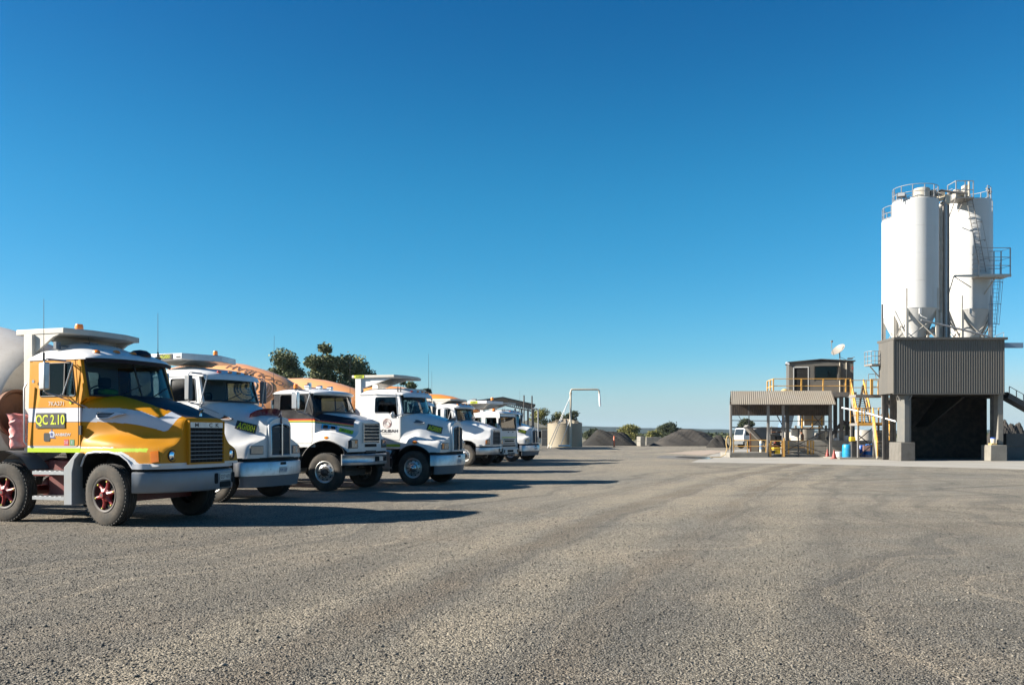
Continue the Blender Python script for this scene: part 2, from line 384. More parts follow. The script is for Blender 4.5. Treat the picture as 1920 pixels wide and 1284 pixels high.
def tyre_rim(w,style,side,mats,rad=.525,width=.28,dusty=True):
    s=side
    T=[(.285,.03),(.30,.008),(.34,0),(.40,-.008),(.45,-.004),(.485,.012),(.505,.02),(.519,.035),(rad,.05),(rad,.085),(rad-.014,.09),(rad-.014,.1),(rad,.105),(rad,.135),(rad-.014,.14),(rad-.014,.15),(rad,.155),(rad,.185),(rad-.014,.19),(rad-.014,.2),(rad,.205),(rad,.235),(.515,.255),(.48,.275),(.40,.285),(.285,.25)]
    tb=MB(); n=48
    prof=[(r,s*(-t)) for r,t in T]
    tb.lathe(prof[:9],axis='y',n=n,mi=1); tb.lathe(prof[8:],axis='y',n=n,mi=0)
    # shoulder lugs
    for k in range(n):
        a=2*math.pi*(k+.5)/n; Mx=Matrix.Rotation(-a,3,'Y')
        tb.box((math.cos(a)*(rad-.006),s*(-.045),math.sin(a)*(rad-.006)),(.02,.05,.034),Mx,mi=0)
    ty=tb.build('tyre',[M['rubber'],M['rubber_dusty'] if dusty else M['rubber']],w,sharp=50)
    rb=MB(); n=36
    if style=='spider':
        rb.lathe([(.292,-s*.03),(.30,-s*-.002),(.285,s*.004),(.262,-s*.01),(.255,-s*.09),(.25,-s*.14)],axis='y',n=n,mi=1)
        rb.lathe([(.001,-s*.13),(.25,-s*.13)],axis='y',n=n,mi=3)
        for k in range(6):
            a=R(60*k+15); c,q=math.cos(a),math.sin(a)
            rb.tube([(c*.05,-s*.04,q*.05),(c*.15,-s*.05,q*.15),(c*.255,-s*.04,q*.255)],[.05,.032,.028],8,mi=0)
            rb.cyl((c*.235,-s*.05,q*.235),(c*.235,s*.0,q*.235),.014,8,mi=2)
        rb.lathe([(.001,s*.055),(.045,s*.055),(.055,s*.045),(.06,s*.0),(.11,-s*.02),(.115,-s*.08)],axis='y',n=24,mi=0)
        rb.lathe([(.001,s*.058),(.028,s*.058),(.03,s*.045)],axis='y',n=16,mi=1)
        mt=[M['red_wheel'],M['chassis'],M['bolt'],M['void']]
    else:
        rb.lathe([(.292,-s*.03),(.302,s*.002),(.288,s*.006),(.268,-s*.008),(.262,-s*.04),(.235,-s*.045),(.19,-s*.012),(.165,s*.0),(.14,s*.004),(.12,s*.004)],axis='y',n=n,mi=0)
        for k in range(10):
            a=R(36*k); c,q=math.cos(a),math.sin(a)
            o=Vector((c*.213,-s*.026,q*.213)); nrm=Vector((c*.5,s*.85,q*.5)).normalized()
            rb.cyl(o-nrm*.01,o+nrm*.006,.021,10,mi=1)
            rb.cyl((c*.145,0,q*.145),(c*.145,s*.03,q*.145),.016,6,mi=2)
        rb.lathe([(.001,s*.12),(.04,s*.12),(.065,s*.10),(.075,s*.06),(.09,s*.055),(.095,s*.02),(.12,s*.01)],axis='y',n=24,mi=3)
        mt=[M['alum_wheel'],M['void'],M['chassis'],M['chrome'] if style=='chrome' else M['chassis']]
    rb.build('rim',mt,w,sharp=40)
    return w
def wheel(parent,x,side,style='alloy',steer=0,dual=False):
    w=sub('wheel',parent,(x,side*1.19,.525),(0,0,R(steer)))
    tyre_rim(w,style,side,None)
    return w
def drive_wheels(parent,xs):
    for x in xs:
        for s in (-1,1):
            w=wheel(parent,x,s)
def sweep_curve(mb,plan,sect,mi=0,n=48):
    """plan: half plan [(x,y)] from side end to the centre; sect: closed outline [(offset outward, z)]"""
    full=[(x,-y) for x,y in plan]+[(x,y) for x,y in plan[::-1][1:]]
    Pn=np.array(full,float); m=(len(full)-1); pts=[crom(Pn,m*i/n) for i in range(n+1)]
    K=len(sect); V=[]
    for i,p in enumerate(pts):
        t=pts[min(i+1,n)]-pts[max(i-1,0)]; t=t/np.linalg.norm(t); nn=np.array((t[1],-t[0]))
        if callable(sect[0]): pass
        for o,z in sect: V.append((p[0]+nn[0]*o,p[1]+nn[1]*o,z))
    F=[(i*K+k,i*K+(k+1)%K,(i+1)*K+(k+1)%K,(i+1)*K+k) for i in range(n) for k in range(K)]
    F+= [tuple(range(K)),tuple(n*K+k for k in range(K))[::-1]]
    mb.add(V,F,mi); return pts
def liner(parent,arch,lipmat,ys,lip=.02):
    arch=[(min(x,.60),max(z,.62)) for x,z in arch]
    for s in (-1,1):
        b=MB(); A=[p for p in arch]; n=len(A)
        V=[(x,s*.55,z) for x,z in A]+[(x,s*(np.interp(x,ys[0],ys[1])-.03),z) for x,z in A]
        b.add(V,[(i,i+1,n+i+1,n+i) for i in range(n-1)]+[tuple(range(n))],0)
        b.build('wheel_arch',M['void'],parent)
        if lipmat:
            t=MB(); t.tube([(x,s*(np.interp(x,ys[0],ys[1])),z) for x,z in A if z>.9],lip,8); t.build('arch_lip',lipmat,parent)
def cab(root,p):
    xb,xfd,zb,hw=p['xb'],p['xfd'],p['zb'],p['hw']; xA,xT,zs,zr=p['xA'],p['xT'],p['zs'],p['zr']
    tum=lambda z:hw-.07*max(0,z-zs+.1)
    mat=p['mat']; rmat=p.get('rmat',M['white']); wp=rpoly(p['win'],.05); dr=rpoly(p['door'],.06)
    outer=[(xb,zb),(xfd,zb),(xfd,zs-.12),(xA,zs-.02),(xT,zr),(xb,zr)]
    grow=lambda P,k:[(x+(k if x>sum(q[0] for q in P)/len(P) else -k),z+(k if z>sum(q[1] for q in P)/len(P) else -k)) for x,z in P]
    for s in (-1,1):
        f=lambda a,b,t,s=s:(a,s*(tum(b)+t),b)
        b=MB(); b.holed(outer,[grow(dr,.008)],f,0,-.04); b.build('cab_side',mat,root,sharp=30)
        d=MB(); d.holed(dr,[wp],f,.006,-.03); dd=d.build('door',mat,root,sharp=30,bevel=.004)
        w=MB(); w.prism(grow(wp,.004),f,-.008,-.014); w.build('door_window',p.get('sglass',M['glass_dark']) if s<0 else M['glass'],dd)
        fr=MB(); fr.tube([f(a,c,.004) for a,c in wp],.013,6,closed=True); fr.build('window_seal',p.get('seal',M['black']),dd)
        if 'divider' in p:
            xd=p['divider']; zz=[q[1] for q in wp]; dv=MB(); dv.beam(f(xd,min(zz)+.01,.0),f(xd-.02,max(zz)-.01,.0),.02,.035); dv.build('window_divider',M['black'],dd)
        if 'handle' in p:
            hx,hz=p['handle']; h=MB(); h.prism(rr(hx-.07,hz-.075,hx+.07,hz+.075,.03),f,.007,.012); h.build('door_handle',M['black'],dd)
        # door hinge side gap closer
        g=MB(); g.bx((xb+.02,s*(hw-.10),zb+.02),(xfd-.02,s*(hw-.07),zs-.12)); g.build('door_lining',M['interior'],root)
    # back wall with window
    b=MB(); fb=lambda a,c,t:(xb+t,a,c)
    b.holed([(-hw,zb),(hw,zb),(tum(zr),zr),(-tum(zr),zr)],[rr(-.55,zs+.02,.55,zr-.14,.06)],fb,0,.04); b.build('cab_back',p.get('bmat',rmat),root)
    b=MB(); b.prism(rr(-.55,zs+.02,.55,zr-.14,.06),fb,.015,.02); b.build('rear_window',M['glass'],root)
    # floor, dash, seats
    b=MB(); b.bx((xb+.04,-hw+.05,zb),(xfd-.02,hw-.05,zb+.06)); b.bx((xfd-.1,-hw+.06,zb+.06),(xfd-.04,hw-.06,zs-.1)); b.build('cab_floor',M['interior'],root)
    b=MB(); b.box((xA-.27,0,zs-.12),(.26,2*hw-.3,.2)); b.build('dashboard',M['black'],root,bevel=.03)
    for s in (-1,1):
        b=MB(); b.box((xA-.85,s*.5,zb+.42),(.5,.5,.16)); b.box((xA-1.1,s*.5,zb+.82),(.16,.48,.75),Matrix.Rotation(R(-8),3,'Y')); b.box((xA-1.16,s*.5,zb+1.3),(.12,.26,.2)); b.build('seat',M['seat'],root,bevel=.04)
    b=MB(); Ms=Matrix.Rotation(R(-55),3,'Y'); b.tube([Ms@Vector((.22*math.cos(R(t)),.22*math.sin(R(t)),0))+Vector((xA-.42,-.5,zs+.02)) for t in range(0,360,20)],.014,6,closed=True)
    b.cyl((xA-.42,-.5,zs+.02),(xA-.2,-.5,zs-.12),.03,8); b.build('steering_wheel',M['black'],root)
    # windscreen
    bu=p.get('bulge',.2); yb=hw-.07; yt=tum(zr)-.07
    zt=zr-.03
    def ws(a,c,off=0):
        w=2*a-1; cur=(1-abs(w)**2.4); x=(xA+bu*cur)*(1-c)+(xT+bu*.8*cur)*c; y=w*(yb*(1-c)+yt*c); z=(zs)*(1-c)+(zt+.03*cur)*c
        return (x+off,y,z)
    b=MB(); b.grid(ws,28,6); b.build('windscreen',M['glass'],root)
    fr=MB(); loop=[ws(i/24,0,.006) for i in range(25)]+[ws(1,i/6,.006) for i in range(1,7)]+[ws(1-i/24,1,.006) for i in range(1,25)]+[ws(0,1-i/6,.006) for i in range(1,6)]
    fr.tube(loop,.022,6,closed=True); fr.build('windscreen_seal',M['black'],root)
    if p.get('split'):
        b=MB(); b.beam(ws(.5,0,.008),ws(.5,1,.008),.03,.02); b.build('windscreen_divider',M['black'],root)
    for s in (-1,1):   # pillars
        b=MB(); e0=(0 if s<0 else 1)
        q0=Vector(ws(e0,0)); q1=Vector(ws(e0,1)); b.beam(q0+Vector((-.03,s*.03,-.05)),q1+Vector((-.03,s*.035,.02)),.075,.09,up=(0,1,0)); b.build('windscreen_pillar',p.get('pmat',mat),root,bevel=.02)
    # wipers
    for yy in (-.55,.25):
        b=MB(); b.tube([ws(.5+yy/2,.02,.02),ws(.5+yy/2+.17,.2,.03)],.008,5); b.tube([ws(.5+yy/2+.05,.08,.03),ws(.5+yy/2+.3,.33,.03)],.01,5); b.build('wiper',M['black'],root)
    # cowl under the windscreen
    b=MB(); b.grid(lambda a,c:(lambda q:(q[0]*(1-c)+(xfd-.03)*c+.02,q[1]*(1+.05*c),q[2]*(1-c)+(zs-.16)*c))(ws(a,0)),20,3); b.build('cowl',p.get('cmat',mat),root)
    # roof
    ov=p.get('over',.25); dome=p.get('dome',.18); xf=xT+bu*.8
    def roof(a,c):
        w=2*c-1; yy=tum(zr)+.02
        x0=xb-.03; cur=(1-abs(w)**2.6); x1=xT+bu*.85*cur+ov*(.55+.45*cur)
        x=x0+(x1-x0)*a
        fx=min(1,(a/.14))**.5*(1 if a<.55 else max(0,1-((a-.55)/.45)**2*.92))
        e=(1-abs(w)**3.5)**.5
        z=zr-.01+dome*fx*e+ (.035*e if a<.99 else .0)-p.get('droop',.05)*max(0,(a-.8)/.2)**1.5
        return (x,w*yy,z)
    b=MB(); b.grid(roof,30,30)
    b.grid(lambda a,c:(lambda q:(q[0],q[1],zr-.03-(p.get('droop',.05) if a>.8 else 0)*max(0,(a-.8)/.2)**1.5))(roof(a,c)),30,30)
    for c0 in (0,1):
        b.grid(lambda a,t,c0=c0:(lambda q:(q[0],q[1],q[2]*(1-t)+t*(zr-.03-p.get('droop',.05)*max(0,(a-.8)/.2)**1.5)))(roof(a,c0)),30,1)
    b.grid(lambda a,t:(lambda q:(q[0],q[1],q[2]*(1-t)+t*(zr-.03-p.get('droop',.05))))(roof(1,a)),30,1)
    b.grid(lambda a,t:(lambda q:(q[0],q[1],q[2]*(1-t)+t*(zr-.03)))(roof(0,a)),30,1)
    b.build('roof',rmat,root,sharp=45)
    if p.get('markers'):
        for w in (.14,.32,.5,.68,.86):
            q=Vector(roof(.86,w)); k=MB(); k.lathe([(.055,0),(.052,.02),(.035,.045),(.001,.055)],q-Vector((0,0,.012)),n=14,M=Matrix.Scale(1.5,3,Vector((1,0,0)))); k.build('marker_light',M['amber'],root)
    return tum,ws,roof
def sign_board(root,xr,xf,z,hw,posts,thick=.11,gusset=True,pm=None,drop=.0):
    b=MB(); P=[(xr,-hw),(xf,-hw),(xf+.16,-hw*.45),(xf+.16,hw*.45),(xf,hw),(xr,hw)]
    b.prism(P,lambda a,c,t:(a,c,t),z,z+thick)
    o=b.build('roof_canopy',M['white_rough'],root,bevel=.012)
    for yy in posts:
        k=MB(); k.bx((posts[yy],yy-.09,1.25),(posts[yy]+.2,yy+.09,z-.002)); k.build('canopy_post',pm or M['white_rough'],root,bevel=.01)
        if gusset:
            g=MB(); x0=posts[yy]+.2
            g.prism([(x0,z-.32),(x0,z-.004),(xf-.1,z-.004),(xf-.25,z-.05)],lambda a,c,t:(a,t,c),yy-.03,yy+.03); g.build('canopy_bracket',pm or M['white_rough'],root)
    g=MB(); g.prism([(-hw*.95,z-.004),(-.45,z-.15),(.45,z-.15),(hw*.95,z-.004)],lambda a,c,t:(t,a,c),(xr+xf)/2-.05,(xr+xf)/2+.05); g.build('canopy_beam',M['white_rough'],root)
    return o
def beacon(root,x,y,z,r=.055,h=.11):
    b=MB(); b.lathe([(r,0),(r,h*.7),(r*.85,h*.95),(.001,h)],(x,y,z+.03),n=16,mi=0); b.lathe([(.001,0),(r*1.15,0),(r*1.15,.03),(r,.032)],(x,y,z),n=16,mi=1); b.build('beacon',[M['orange_lens'],M['black']],root)
def antenna(root,x,y,z,h,lean=0):
    b=MB(); b.tube([(x,y,z),(x,y,z+.14)],.018,6); b.tube([(x,y,z+.14),(x+lean,y,z+h)],[.0065,.0035],5); b.build('antenna',M['black'],root)
def tall_mirror(root,x0,x1,z0,z1,y,hw,shell,glassfront=True,post=True):
    """door mirror on a tube bracket"""
    for s in (-1,1):
        b=MB(); Y=s*y
        b.box(((x0+x1)/2,Y,(z0+z1)/2),(.10,abs(x1-x0)*(.95 if s<0 else .6),z1-z0),Matrix.Rotation(R(-62*s),3,'Z')); mm=b.build('mirror',shell,root,bevel=.02)
        t=MB(); xc=(x0+x1)/2
        t.tube([(xc+.1,s*(hw-.0),z1+.06),(xc+.02,Y*.97,z1+.07),(xc,Y,z1+.03),(xc,Y,z0-.03),(xc+.03,Y*.96,z0-.08),(xc+.18,s*(hw-.02),z0-.1)],.013,6)
        t.tube([(xc+.22,s*hw,z1+.03),(xc+.06,Y*.98,z1+.05)],.011,6); t.tube([(xc+.04,Y*.98,z0-.05),(xc+.5,s*(hw-.1),z0-.3)],.011,6)
        t.tube([(xc+.28,s*(hw+.02),z1+.02),(xc+.14,s*(hw+.1),z0-.08)],.012,6)
        t.build('mirror_bracket',M['brushed'],root)
def drum(root,x0,zc,mat,L=4.6,r0=.8,r1=1.18,tilt=11,head=None,prof=None):
    pr=prof or [(0,.001),(0,r0*.98),(.03,r0),(.35,r0+(r1-r0)*.42),(.9,r0+(r1-r0)*.8),(1.4,r1),(2.1,r1),(3.0,r1*.9),(3.8,r1*.72),(L,r1*.45),(L,.4)]
    Mt=Matrix.Rotation(R(tilt),3,'Y')   # rear end rises
    b=MB(); b.lathe([(r,-t) for t,r in pr],(x0,0,zc),axis='x',n=56,M=Mt)
    d=b.build('mixer_drum',mat,root,sharp=50)
    k=MB(); k.lathe([(.52,.012),(.50,.05),(.44,.06)],(x0,0,zc),axis='x',n=48,M=Mt,mi=0); k.lathe([(.44,.06),(.40,.02),(.001,.03)],(x0,0,zc),axis='x',n=32,M=Mt,mi=1); k.build('drum_head',[M['black'],M['rust']],d)
    # pedestal, hopper and chute
    k=MB()
    for s in (-1,1):
        k.beam((x0+.12,s*.5,1.05),(x0+.14,s*.12,zc),.1,.12); k.beam((x0+.1,s*.5,1.05),(x0-L+.2,s*.75,1.05),.08); k.beam((x0-L+.2,s*.75,1.05),(x0-L+.15,s*.7,zc+.9),.12,.12)
        k.beam((x0-L+1.2,s*.75,1.05),(x0-L+.2,s*.7,zc+.7),.1,.1)
    k.build('drum_frame',M['chassis'],root)
    k=MB(); xr=x0-L-.25; zt=zc+L*math.sin(R(tilt)); k.lathe([(.25,zt-.1),(.62,zt+.55),(.64,zt+.56),(.27,zt-.1)],(xr,0,0),n=20); k.build('charge_hopper',mat,root)
    k=MB(); k.prism([(-.35,.12),(-.25,-.1),(.25,-.1),(.35,.12),(.31,.12),(.22,-.06),(-.22,-.06),(-.31,.12)],lambda a,c,t:(xr-.1-t*.9,a,zt-.5+c-t*.9),0,1.2); k.build('chute',M['steel_mid'],root)
    def onsurf(ax,ang,off=0):   # axial distance back from the head, angle from the top towards the near side
        T=[q[0] for q in pr[2:]]; Rr=[q[1] for q in pr[2:]]
        r=float(np.interp(ax,T,Rr))+off; return Mt@Vector((-ax,-r*math.sin(ang),r*math.cos(ang)))+Vector((x0,0,zc))
    return d,onsurf
def chassis(root,xf,xr,axles,style,steer=0,mat=None,duals=None):
    mat=mat or M['chassis']; b=MB()
    for s in (-1,1): b.bx((xr,s*.38-.04,.78),(xf,s*.38+.04,1.04))
    b.bx((xr,-.3,.98),(xf-.3,.3,1.0))
    for x in np.arange(xr+.3,xf,.9): b.bx((x-.04,-.34,.82),(x+.04,.34,1.0))
    b.build('chassis_frame',mat,root)
    for i,x in enumerate(axles):
        a=MB(); a.tube([(x,-1,.525),(x,1,.525)],.07 if i==0 else .09,10); a.bx((x-.09,-.9,.38),(x+.09,.9,.5)) if i==0 else a.lathe([(.001,-.28),(.2,-.2),(.26,0),(.2,.2),(.001,.28)],(x,0,.55),axis='y',n=16)
        a.build('axle',mat,root)
        for s in (-1,1): wheel(root,x,s,style if i==0 or x>-3 else 'alloy',steer if i==0 or x>-3 else 0)
def engine(root,x0,x1,z0,z1,y=.5,mat=None):
    b=MB(); b.bx((x0,-y,z0),(x1,y,z1)); b.bx((x0-.3,-y*.6,z0-.15),(x1-.3,y*.6,z0)); b.build('engine_block',mat or M['void'],root,bevel=.03)
def louvres(mb,y0,y1,z0,z1,n,x,w=.02,mi=0,fx=None):
    for i in range(n):
        z=z0+(z1-z0)*(i+.5)/n
        mb.box((x,(y0+y1)/2,z),(w,y1-y0,.018),mi=mi)

# ---- the yellow truck and its white sister share this nose
MACK=[(-.62,[(0,2.27),(.5,2.265),(.84,2.24),(1.0,2.13),(1.06,1.80),(1.07,1.52),(1.08,1.38),(1.09,1.22)]),
      (-.3,[(0,2.25),(.46,2.24),(.74,2.19),(.90,2.05),(.965,1.78),(1.02,1.55),(1.12,1.42),(1.15,1.22)]),
      (0,[(0,2.20),(.43,2.185),(.66,2.13),(.81,1.98),(.875,1.74),(.96,1.55),(1.16,1.42),(1.2,1.2)]),
      (.35,[(0,2.115),(.40,2.10),(.60,2.045),(.735,1.91),(.795,1.70),(.90,1.52),(1.14,1.39),(1.19,1.18)]),
      (.7,[(0,2.0),(.39,1.985),(.54,1.94),(.65,1.83),(.71,1.63),(.83,1.47),(1.09,1.33),(1.17,1.02)]),
      (.95,[(0,1.90),(.395,1.885),(.50,1.855),(.585,1.77),(.635,1.58),(.76,1.42),(1.02,1.30),(1.10,1.01)]),
      (1.08,[(0,1.855),(.40,1.845),(.485,1.825),(.55,1.75),(.595,1.56),(.72,1.40),(.97,1.28),(1.06,1.01)]),
      (1.13,[(0,1.835),(.40,1.825),(.475,1.808),(.53,1.735),(.575,1.55),(.70,1.39),(.95,1.26),(1.03,1.02)])]
MARCH=[(-.60,.2),(-.60,1.0),(-.52,1.15),(-.42,1.225),(-.2,1.25),(.12,1.25),(.34,1.21),(.5,1.11),(.62,.98),(.66,.9),(.66,.2)]
YS=([-.6,-.3,0,.35,.7],[1.085,1.155,1.205,1.195,1.17])
def mack_truck(name,label,loc,rz,yellow,group,dens=.02,plates=()):
    root=thing(name,label,'truck',loc,rz,group)
    body=M['yellow'] if yellow else M['white']
    whiteP=[(-.66,2.01),(-.43,2.0),(-.05,2.005),(.35,1.95),(.68,1.83),(.74,1.86),(.79,1.98),(.92,1.99),(1.0,1.88),(.95,1.74),(.86,1.62),(.8,1.60),(.6,1.66),(.35,1.715),(0,1.75),(-.35,1.765),(-.66,1.77)]
    def pt(c):
        if not yellow: return 0
        ay=abs(c.y)
        if ay<.52-.08*max(0,c.x-.2) and c.z>1.845 and c.x<1.135: 
            if c.x<.7 or ay<.44: return 2
        if inpoly(c.x,c.z,whiteP) and c.x<1.12: return 1
        if 1.255<c.z<1.315 and ay>.9 and -.65<c.x<.8: return 3
        if 1.315<=c.z<1.335 and ay>.9 and -.65<c.x<.2: return 1
        if c.z<1.06: return 4
        if ay>.9 and c.x>.15 and c.z<1.33-.0*c.x and inpoly(c.x,c.z,[(.15,1.25),(.36,1.255),(.56,1.16),(.70,1.05),(.72,.9),(.6,.9),(.3,1.1)]): return 4
        return 0
    mb=loft_hood(MACK,.10,MARCH,dens,pt)
    hood=mb.build('hood',[body,M['silver_band'],M['navy'],M['letter_lime'],M['white']],root,sharp=50)
    liner(root,MARCH,M['silver_band'] if yellow else M['black'],YS,.018)
    p=dict(xb=-1.82,xfd=-.62,zb=1.235,hw=1.09,xA=-.47,xT=-.66,zs=2.22,zr=2.88,mat=M['yellow_cab'] if yellow else M['white_lime'],
        win=[(-1.53,2.21),(-.72,2.21),(-.84,2.79),(-1.53,2.79)],door=[(-1.76,1.34),(-.66,1.34),(-.66,2.18),(-.78,2.85),(-1.76,2.85)],divider=-.98,handle=(-1.5,1.42) if False else (-1.36,1.50),split=True,over=.22,dome=.2,droop=.0,markers=True,
        pmat=M['yellow'] if yellow else M['white'],cmat=body,sglass=M['glass'] if yellow else M['glass_dark'])
    tum,ws,roof=cab(root,p)
    # visor skirt
    b=MB(); b.grid(lambda a,c:(lambda q:(q[0]+.02-.03*c,q[1]*1.0,q[2]-.005-.07*c))(roof(1,a)),30,2); b.build('sun_visor',M['navy'] if yellow else M['white'],root)
    # grille
    g=MB(); g.bx((1.10,-.445,1.06),(1.146,.445,1.77),0)
    for z in (1.045,1.775): g.bx((1.11,-.475,z-.014),(1.175,.475,z+.014),4)
    for y in (-.46,.46): g.bx((1.11,y-.014,1.06),(1.175,y+.014,1.77),4)
    for i in range(8): z=1.12+.068*i; g.bx((1.145,-.44,z-.0055),(1.168,.44,z+.0055),2)
    for i in range(9): y=-.4+.1*i; g.bx((1.147,y-.004,1.06),(1.155,y+.004,1.64),1)
    g.bx((1.147,-.44,1.665),(1.165,.44,1.762),3)
    gr=g.build('grille',[M['void'],M['black'],M['fender_grey'],M['brushed'],body],root)
    for ch,y in (('M',-.27),('C',.10),('K',.28)):
        text_obj('grille_letter',ch,M['letter_dark'],gr,lambda a,c,t,y=y:(1.167,y+a,1.713+c),.07,xs=1.5,bold=.02)
    for s in (-1,1):
        h=MB(); Mx=Matrix.Rotation(R(-6*s),3,'Z')
        if yellow:
            h.lathe([(.10,0),(.105,.03),(.09,.035),(.085,.0)],(1.055,s*.78,1.185),axis='x',n=24,M=Matrix.Identity(3),mi=1)
            h.lathe([(.001,.035),(.06,.03),(.086,.015)],(1.055,s*.78,1.185),axis='x',n=24,mi=0)
            h.build('headlight',[M['lamp'],M['black']],root)
            patch('indicator',surf_fn(hood,(.93,s*1.02,1.17),(.5,-s*.8,0)),.13,.19,M['amber'],root,0,.012)
        else:
            f_=surf_fn(hood,(1.02,s*.84,1.18),(.3,-s*.9,0)); hl=patch('headlight',f_,.42,.23,M['black'],root,0,.012)
            patch('lens',f_,.24,.19,M['headlamp'],hl,.008,.018,ox=.07); patch('indicator',f_,.11,.19,M['amber'],hl,.008,.018,ox=-.135)
    # lip and bumper
    plan=[(.60,1.19),(.80,1.10),(1.0,.86),(1.17,.4),(1.2,0)]
    l=MB(); sweep_curve(l,[(.60,1.175),(.83,1.10),(1.03,.78),(1.12,.3),(1.125,0)],[(-.02,.965),(.02,.965),(.02,1.055),(-.02,1.055)]); l.build('hood_lip',M['silver_band'] if yellow else M['white'],root)
    l=MB(); sweep_curve(l,[(.62,1.15),(.82,1.06),(1.03,.75),(1.12,.3),(1.13,0)],[(-.02,.90),(.0,.90),(.0,.97),(-.02,.97)]); l.build('bumper_gap_trim',M['void'],root)
    b=MB(); sweep_curve(b,plan,[(-.08,.60),(-.02,.56),(.015,.565),(.03,.59),(.03,.885),(.015,.915),(-.02,.92),(-.08,.92)])
    bp=b.build('bumper',M['bumper_grey'] if yellow else M['brushed'],root,sharp=60)
    for y in (.17,.72):
        k=MB(); k.prism(rr(y-.045,.67,y+.045,.86,.03),lambda a,c,t:(t-.12*(a/1)**2,a,c),1.22,1.243); k.build('tow_hole',M['void'],bp)
    k=MB(); k.prism(rr(.28,.60,.62,.70,.01),lambda a,c,t:(t-.12*a*a,a,c),1.22,1.243); k.build('bumper_slot',M['void'],bp)
    k=MB(); k.prism(rr(.27,.73,.60,.85,.01),lambda a,c,t:(t-.12*a*a,a,c),1.23,1.245); pl=k.build('number_plate',M['plate_white'],bp)
    text_obj('plate_text','027·471' if yellow else '471·LGT',M['letter_dark'],pl,lambda a,c,t:(1.247-.12*(a+.435)**2,a+.435,.79+c),.07)
    # hood vent, shut line and latch
    t_=MB(); t_.tube([(-.635,-1.075,1.3),(-.635,-1.075,1.85),(-.635,-1.01,2.14),(-.635,-.85,2.25)],.009,5); t_.build('hood_shut_line',M['black'],root)
    for s in (-1,1): t_=MB(); t_.box((-.60,s*1.10,1.62),(.05,.035,.16)); t_.build('hood_latch',M['black'],root)
    if yellow:
        v=MB(); yy=lambda x:-.86+.10*max(0,x+.4)
        vt=[(-.44,1.955),(.02,1.935),(.17,1.90),(.0,1.87),(-.12,1.825),(-.34,1.815)]
        for s in (1,-1):
            v=MB(); f=lambda a,c,t,s=s:(a,s*(-(.895-.13*(a+.1)-.33*(c-1.88)+t)),c)
            v.prism(rpoly(vt,.03),f,-.02,.045,0)
            ins=[(-.40,1.935),(-.03,1.92),(-.14,1.845),(-.33,1.835)]
            v.prism(ins,f,.0,.048,1)
            for i in range(3): zz=1.855+.028*i; v.prism([(-.36-.01*i,zz),(-.10+.02*i,zz),(-.10+.02*i,zz+.007),(-.36-.01*i,zz+.007)],f,.03,.054,0)
            v.build('side_vent',[M['silver_band'],M['void']],hood)
        text_obj('model_script','CH  FLEET',M['letter_dark'],hood,lambda a,c,t:(.62+a,-.705-.0*a,1.77+c-.06*a),.03,xs=1.6) if False else None
        m=MB(); m.tube([(1.02,0,1.87),(1.02,0,1.93),(1.06,0,1.98),(.99,0,2.0)],[.03,.025,.03,.012],8); m.build('hood_ornament',M['chrome'],hood)
    b=MB()   # mudguard panel behind the wheel
    for s in (-1,1):
        b=MB(); b.prism([(-.88,.33),(-.70,.33),(-.70,.9),(-.64,1.12),(-.52,1.235),(-.62,1.235),(-.80,1.05),(-.88,.98)],lambda a,c,t:(a,t*s,c),.75,1.19); b.build('mudguard',M['fender_grey'] if yellow else M['black'],root,bevel=.01)
        b=MB(); 
        for z in (.44,.88):
            b.bx((-1.62,s*.85,z-.03),(-.90,s*1.17,z+.03))
            for k in range(6): b.bx((-1.58+k*.11,s*.86,z+.03),(-1.53+k*.11,s*1.16,z+.038))
        b.build('step',M['brushed'],root)
        b=MB(); b.bx((-1.6,s*.55,.45),(-.95,s*.84,1.1)); b.build('battery_box',M['maroon'] if yellow else M['chassis'],root,bevel=.03)
    tall_mirror(root,-1.20,-.88,2.31,2.77,1.45,1.09,M['brushed'])
    engine(root,-.5,.85,.75,1.5,.36)
    if yellow:
        antenna(root,-1.05,-1.45,2.8,1.05); antenna(root,-.75,.95,3.0,.9)
        b=MB(); b.tube([(-.98,-1.2,2.2),(-1.0,-1.12,2.25)],.01,6)
        # grab handle behind the door
        b.build('mirror_arm',M['brushed'],root); b=MB()
        b.tube([(-1.79,-1.13,2.45),(-1.83,-1.15,2.36),(-1.83,-1.15,1.42),(-1.79,-1.12,1.36)],.015,6); b.build('grab_rail',M['brushed'],root)
        k=MB(); k.lathe([(.001,0),(.03,0),(.03,.02),(.001,.025)],(-1.66,-1.115,2.48),axis='y',n=12); k.build('door_lock',M['chrome'],root)
        # bucket of hoses behind the cab
        k=MB(); k.lathe([(.001,1.32),(.13,1.32),(.15,1.36),(.145,1.46),(.155,1.50),(.14,1.53),(.16,1.60),(.15,1.68),(.17,1.76),(.165,1.82),(.20,1.9),(.14,1.91),(.001,1.88)],(-2.12,-1.0,0),n=11); k.v=[(x+.02*math.sin(z*31+y*20),y+.02*math.cos(z*27+x*15),z+.02*math.sin(x*30)) for x,y,z in k.v]; k.build('water_bag',M['bucket'],root)
    return root,tum,ws,roof
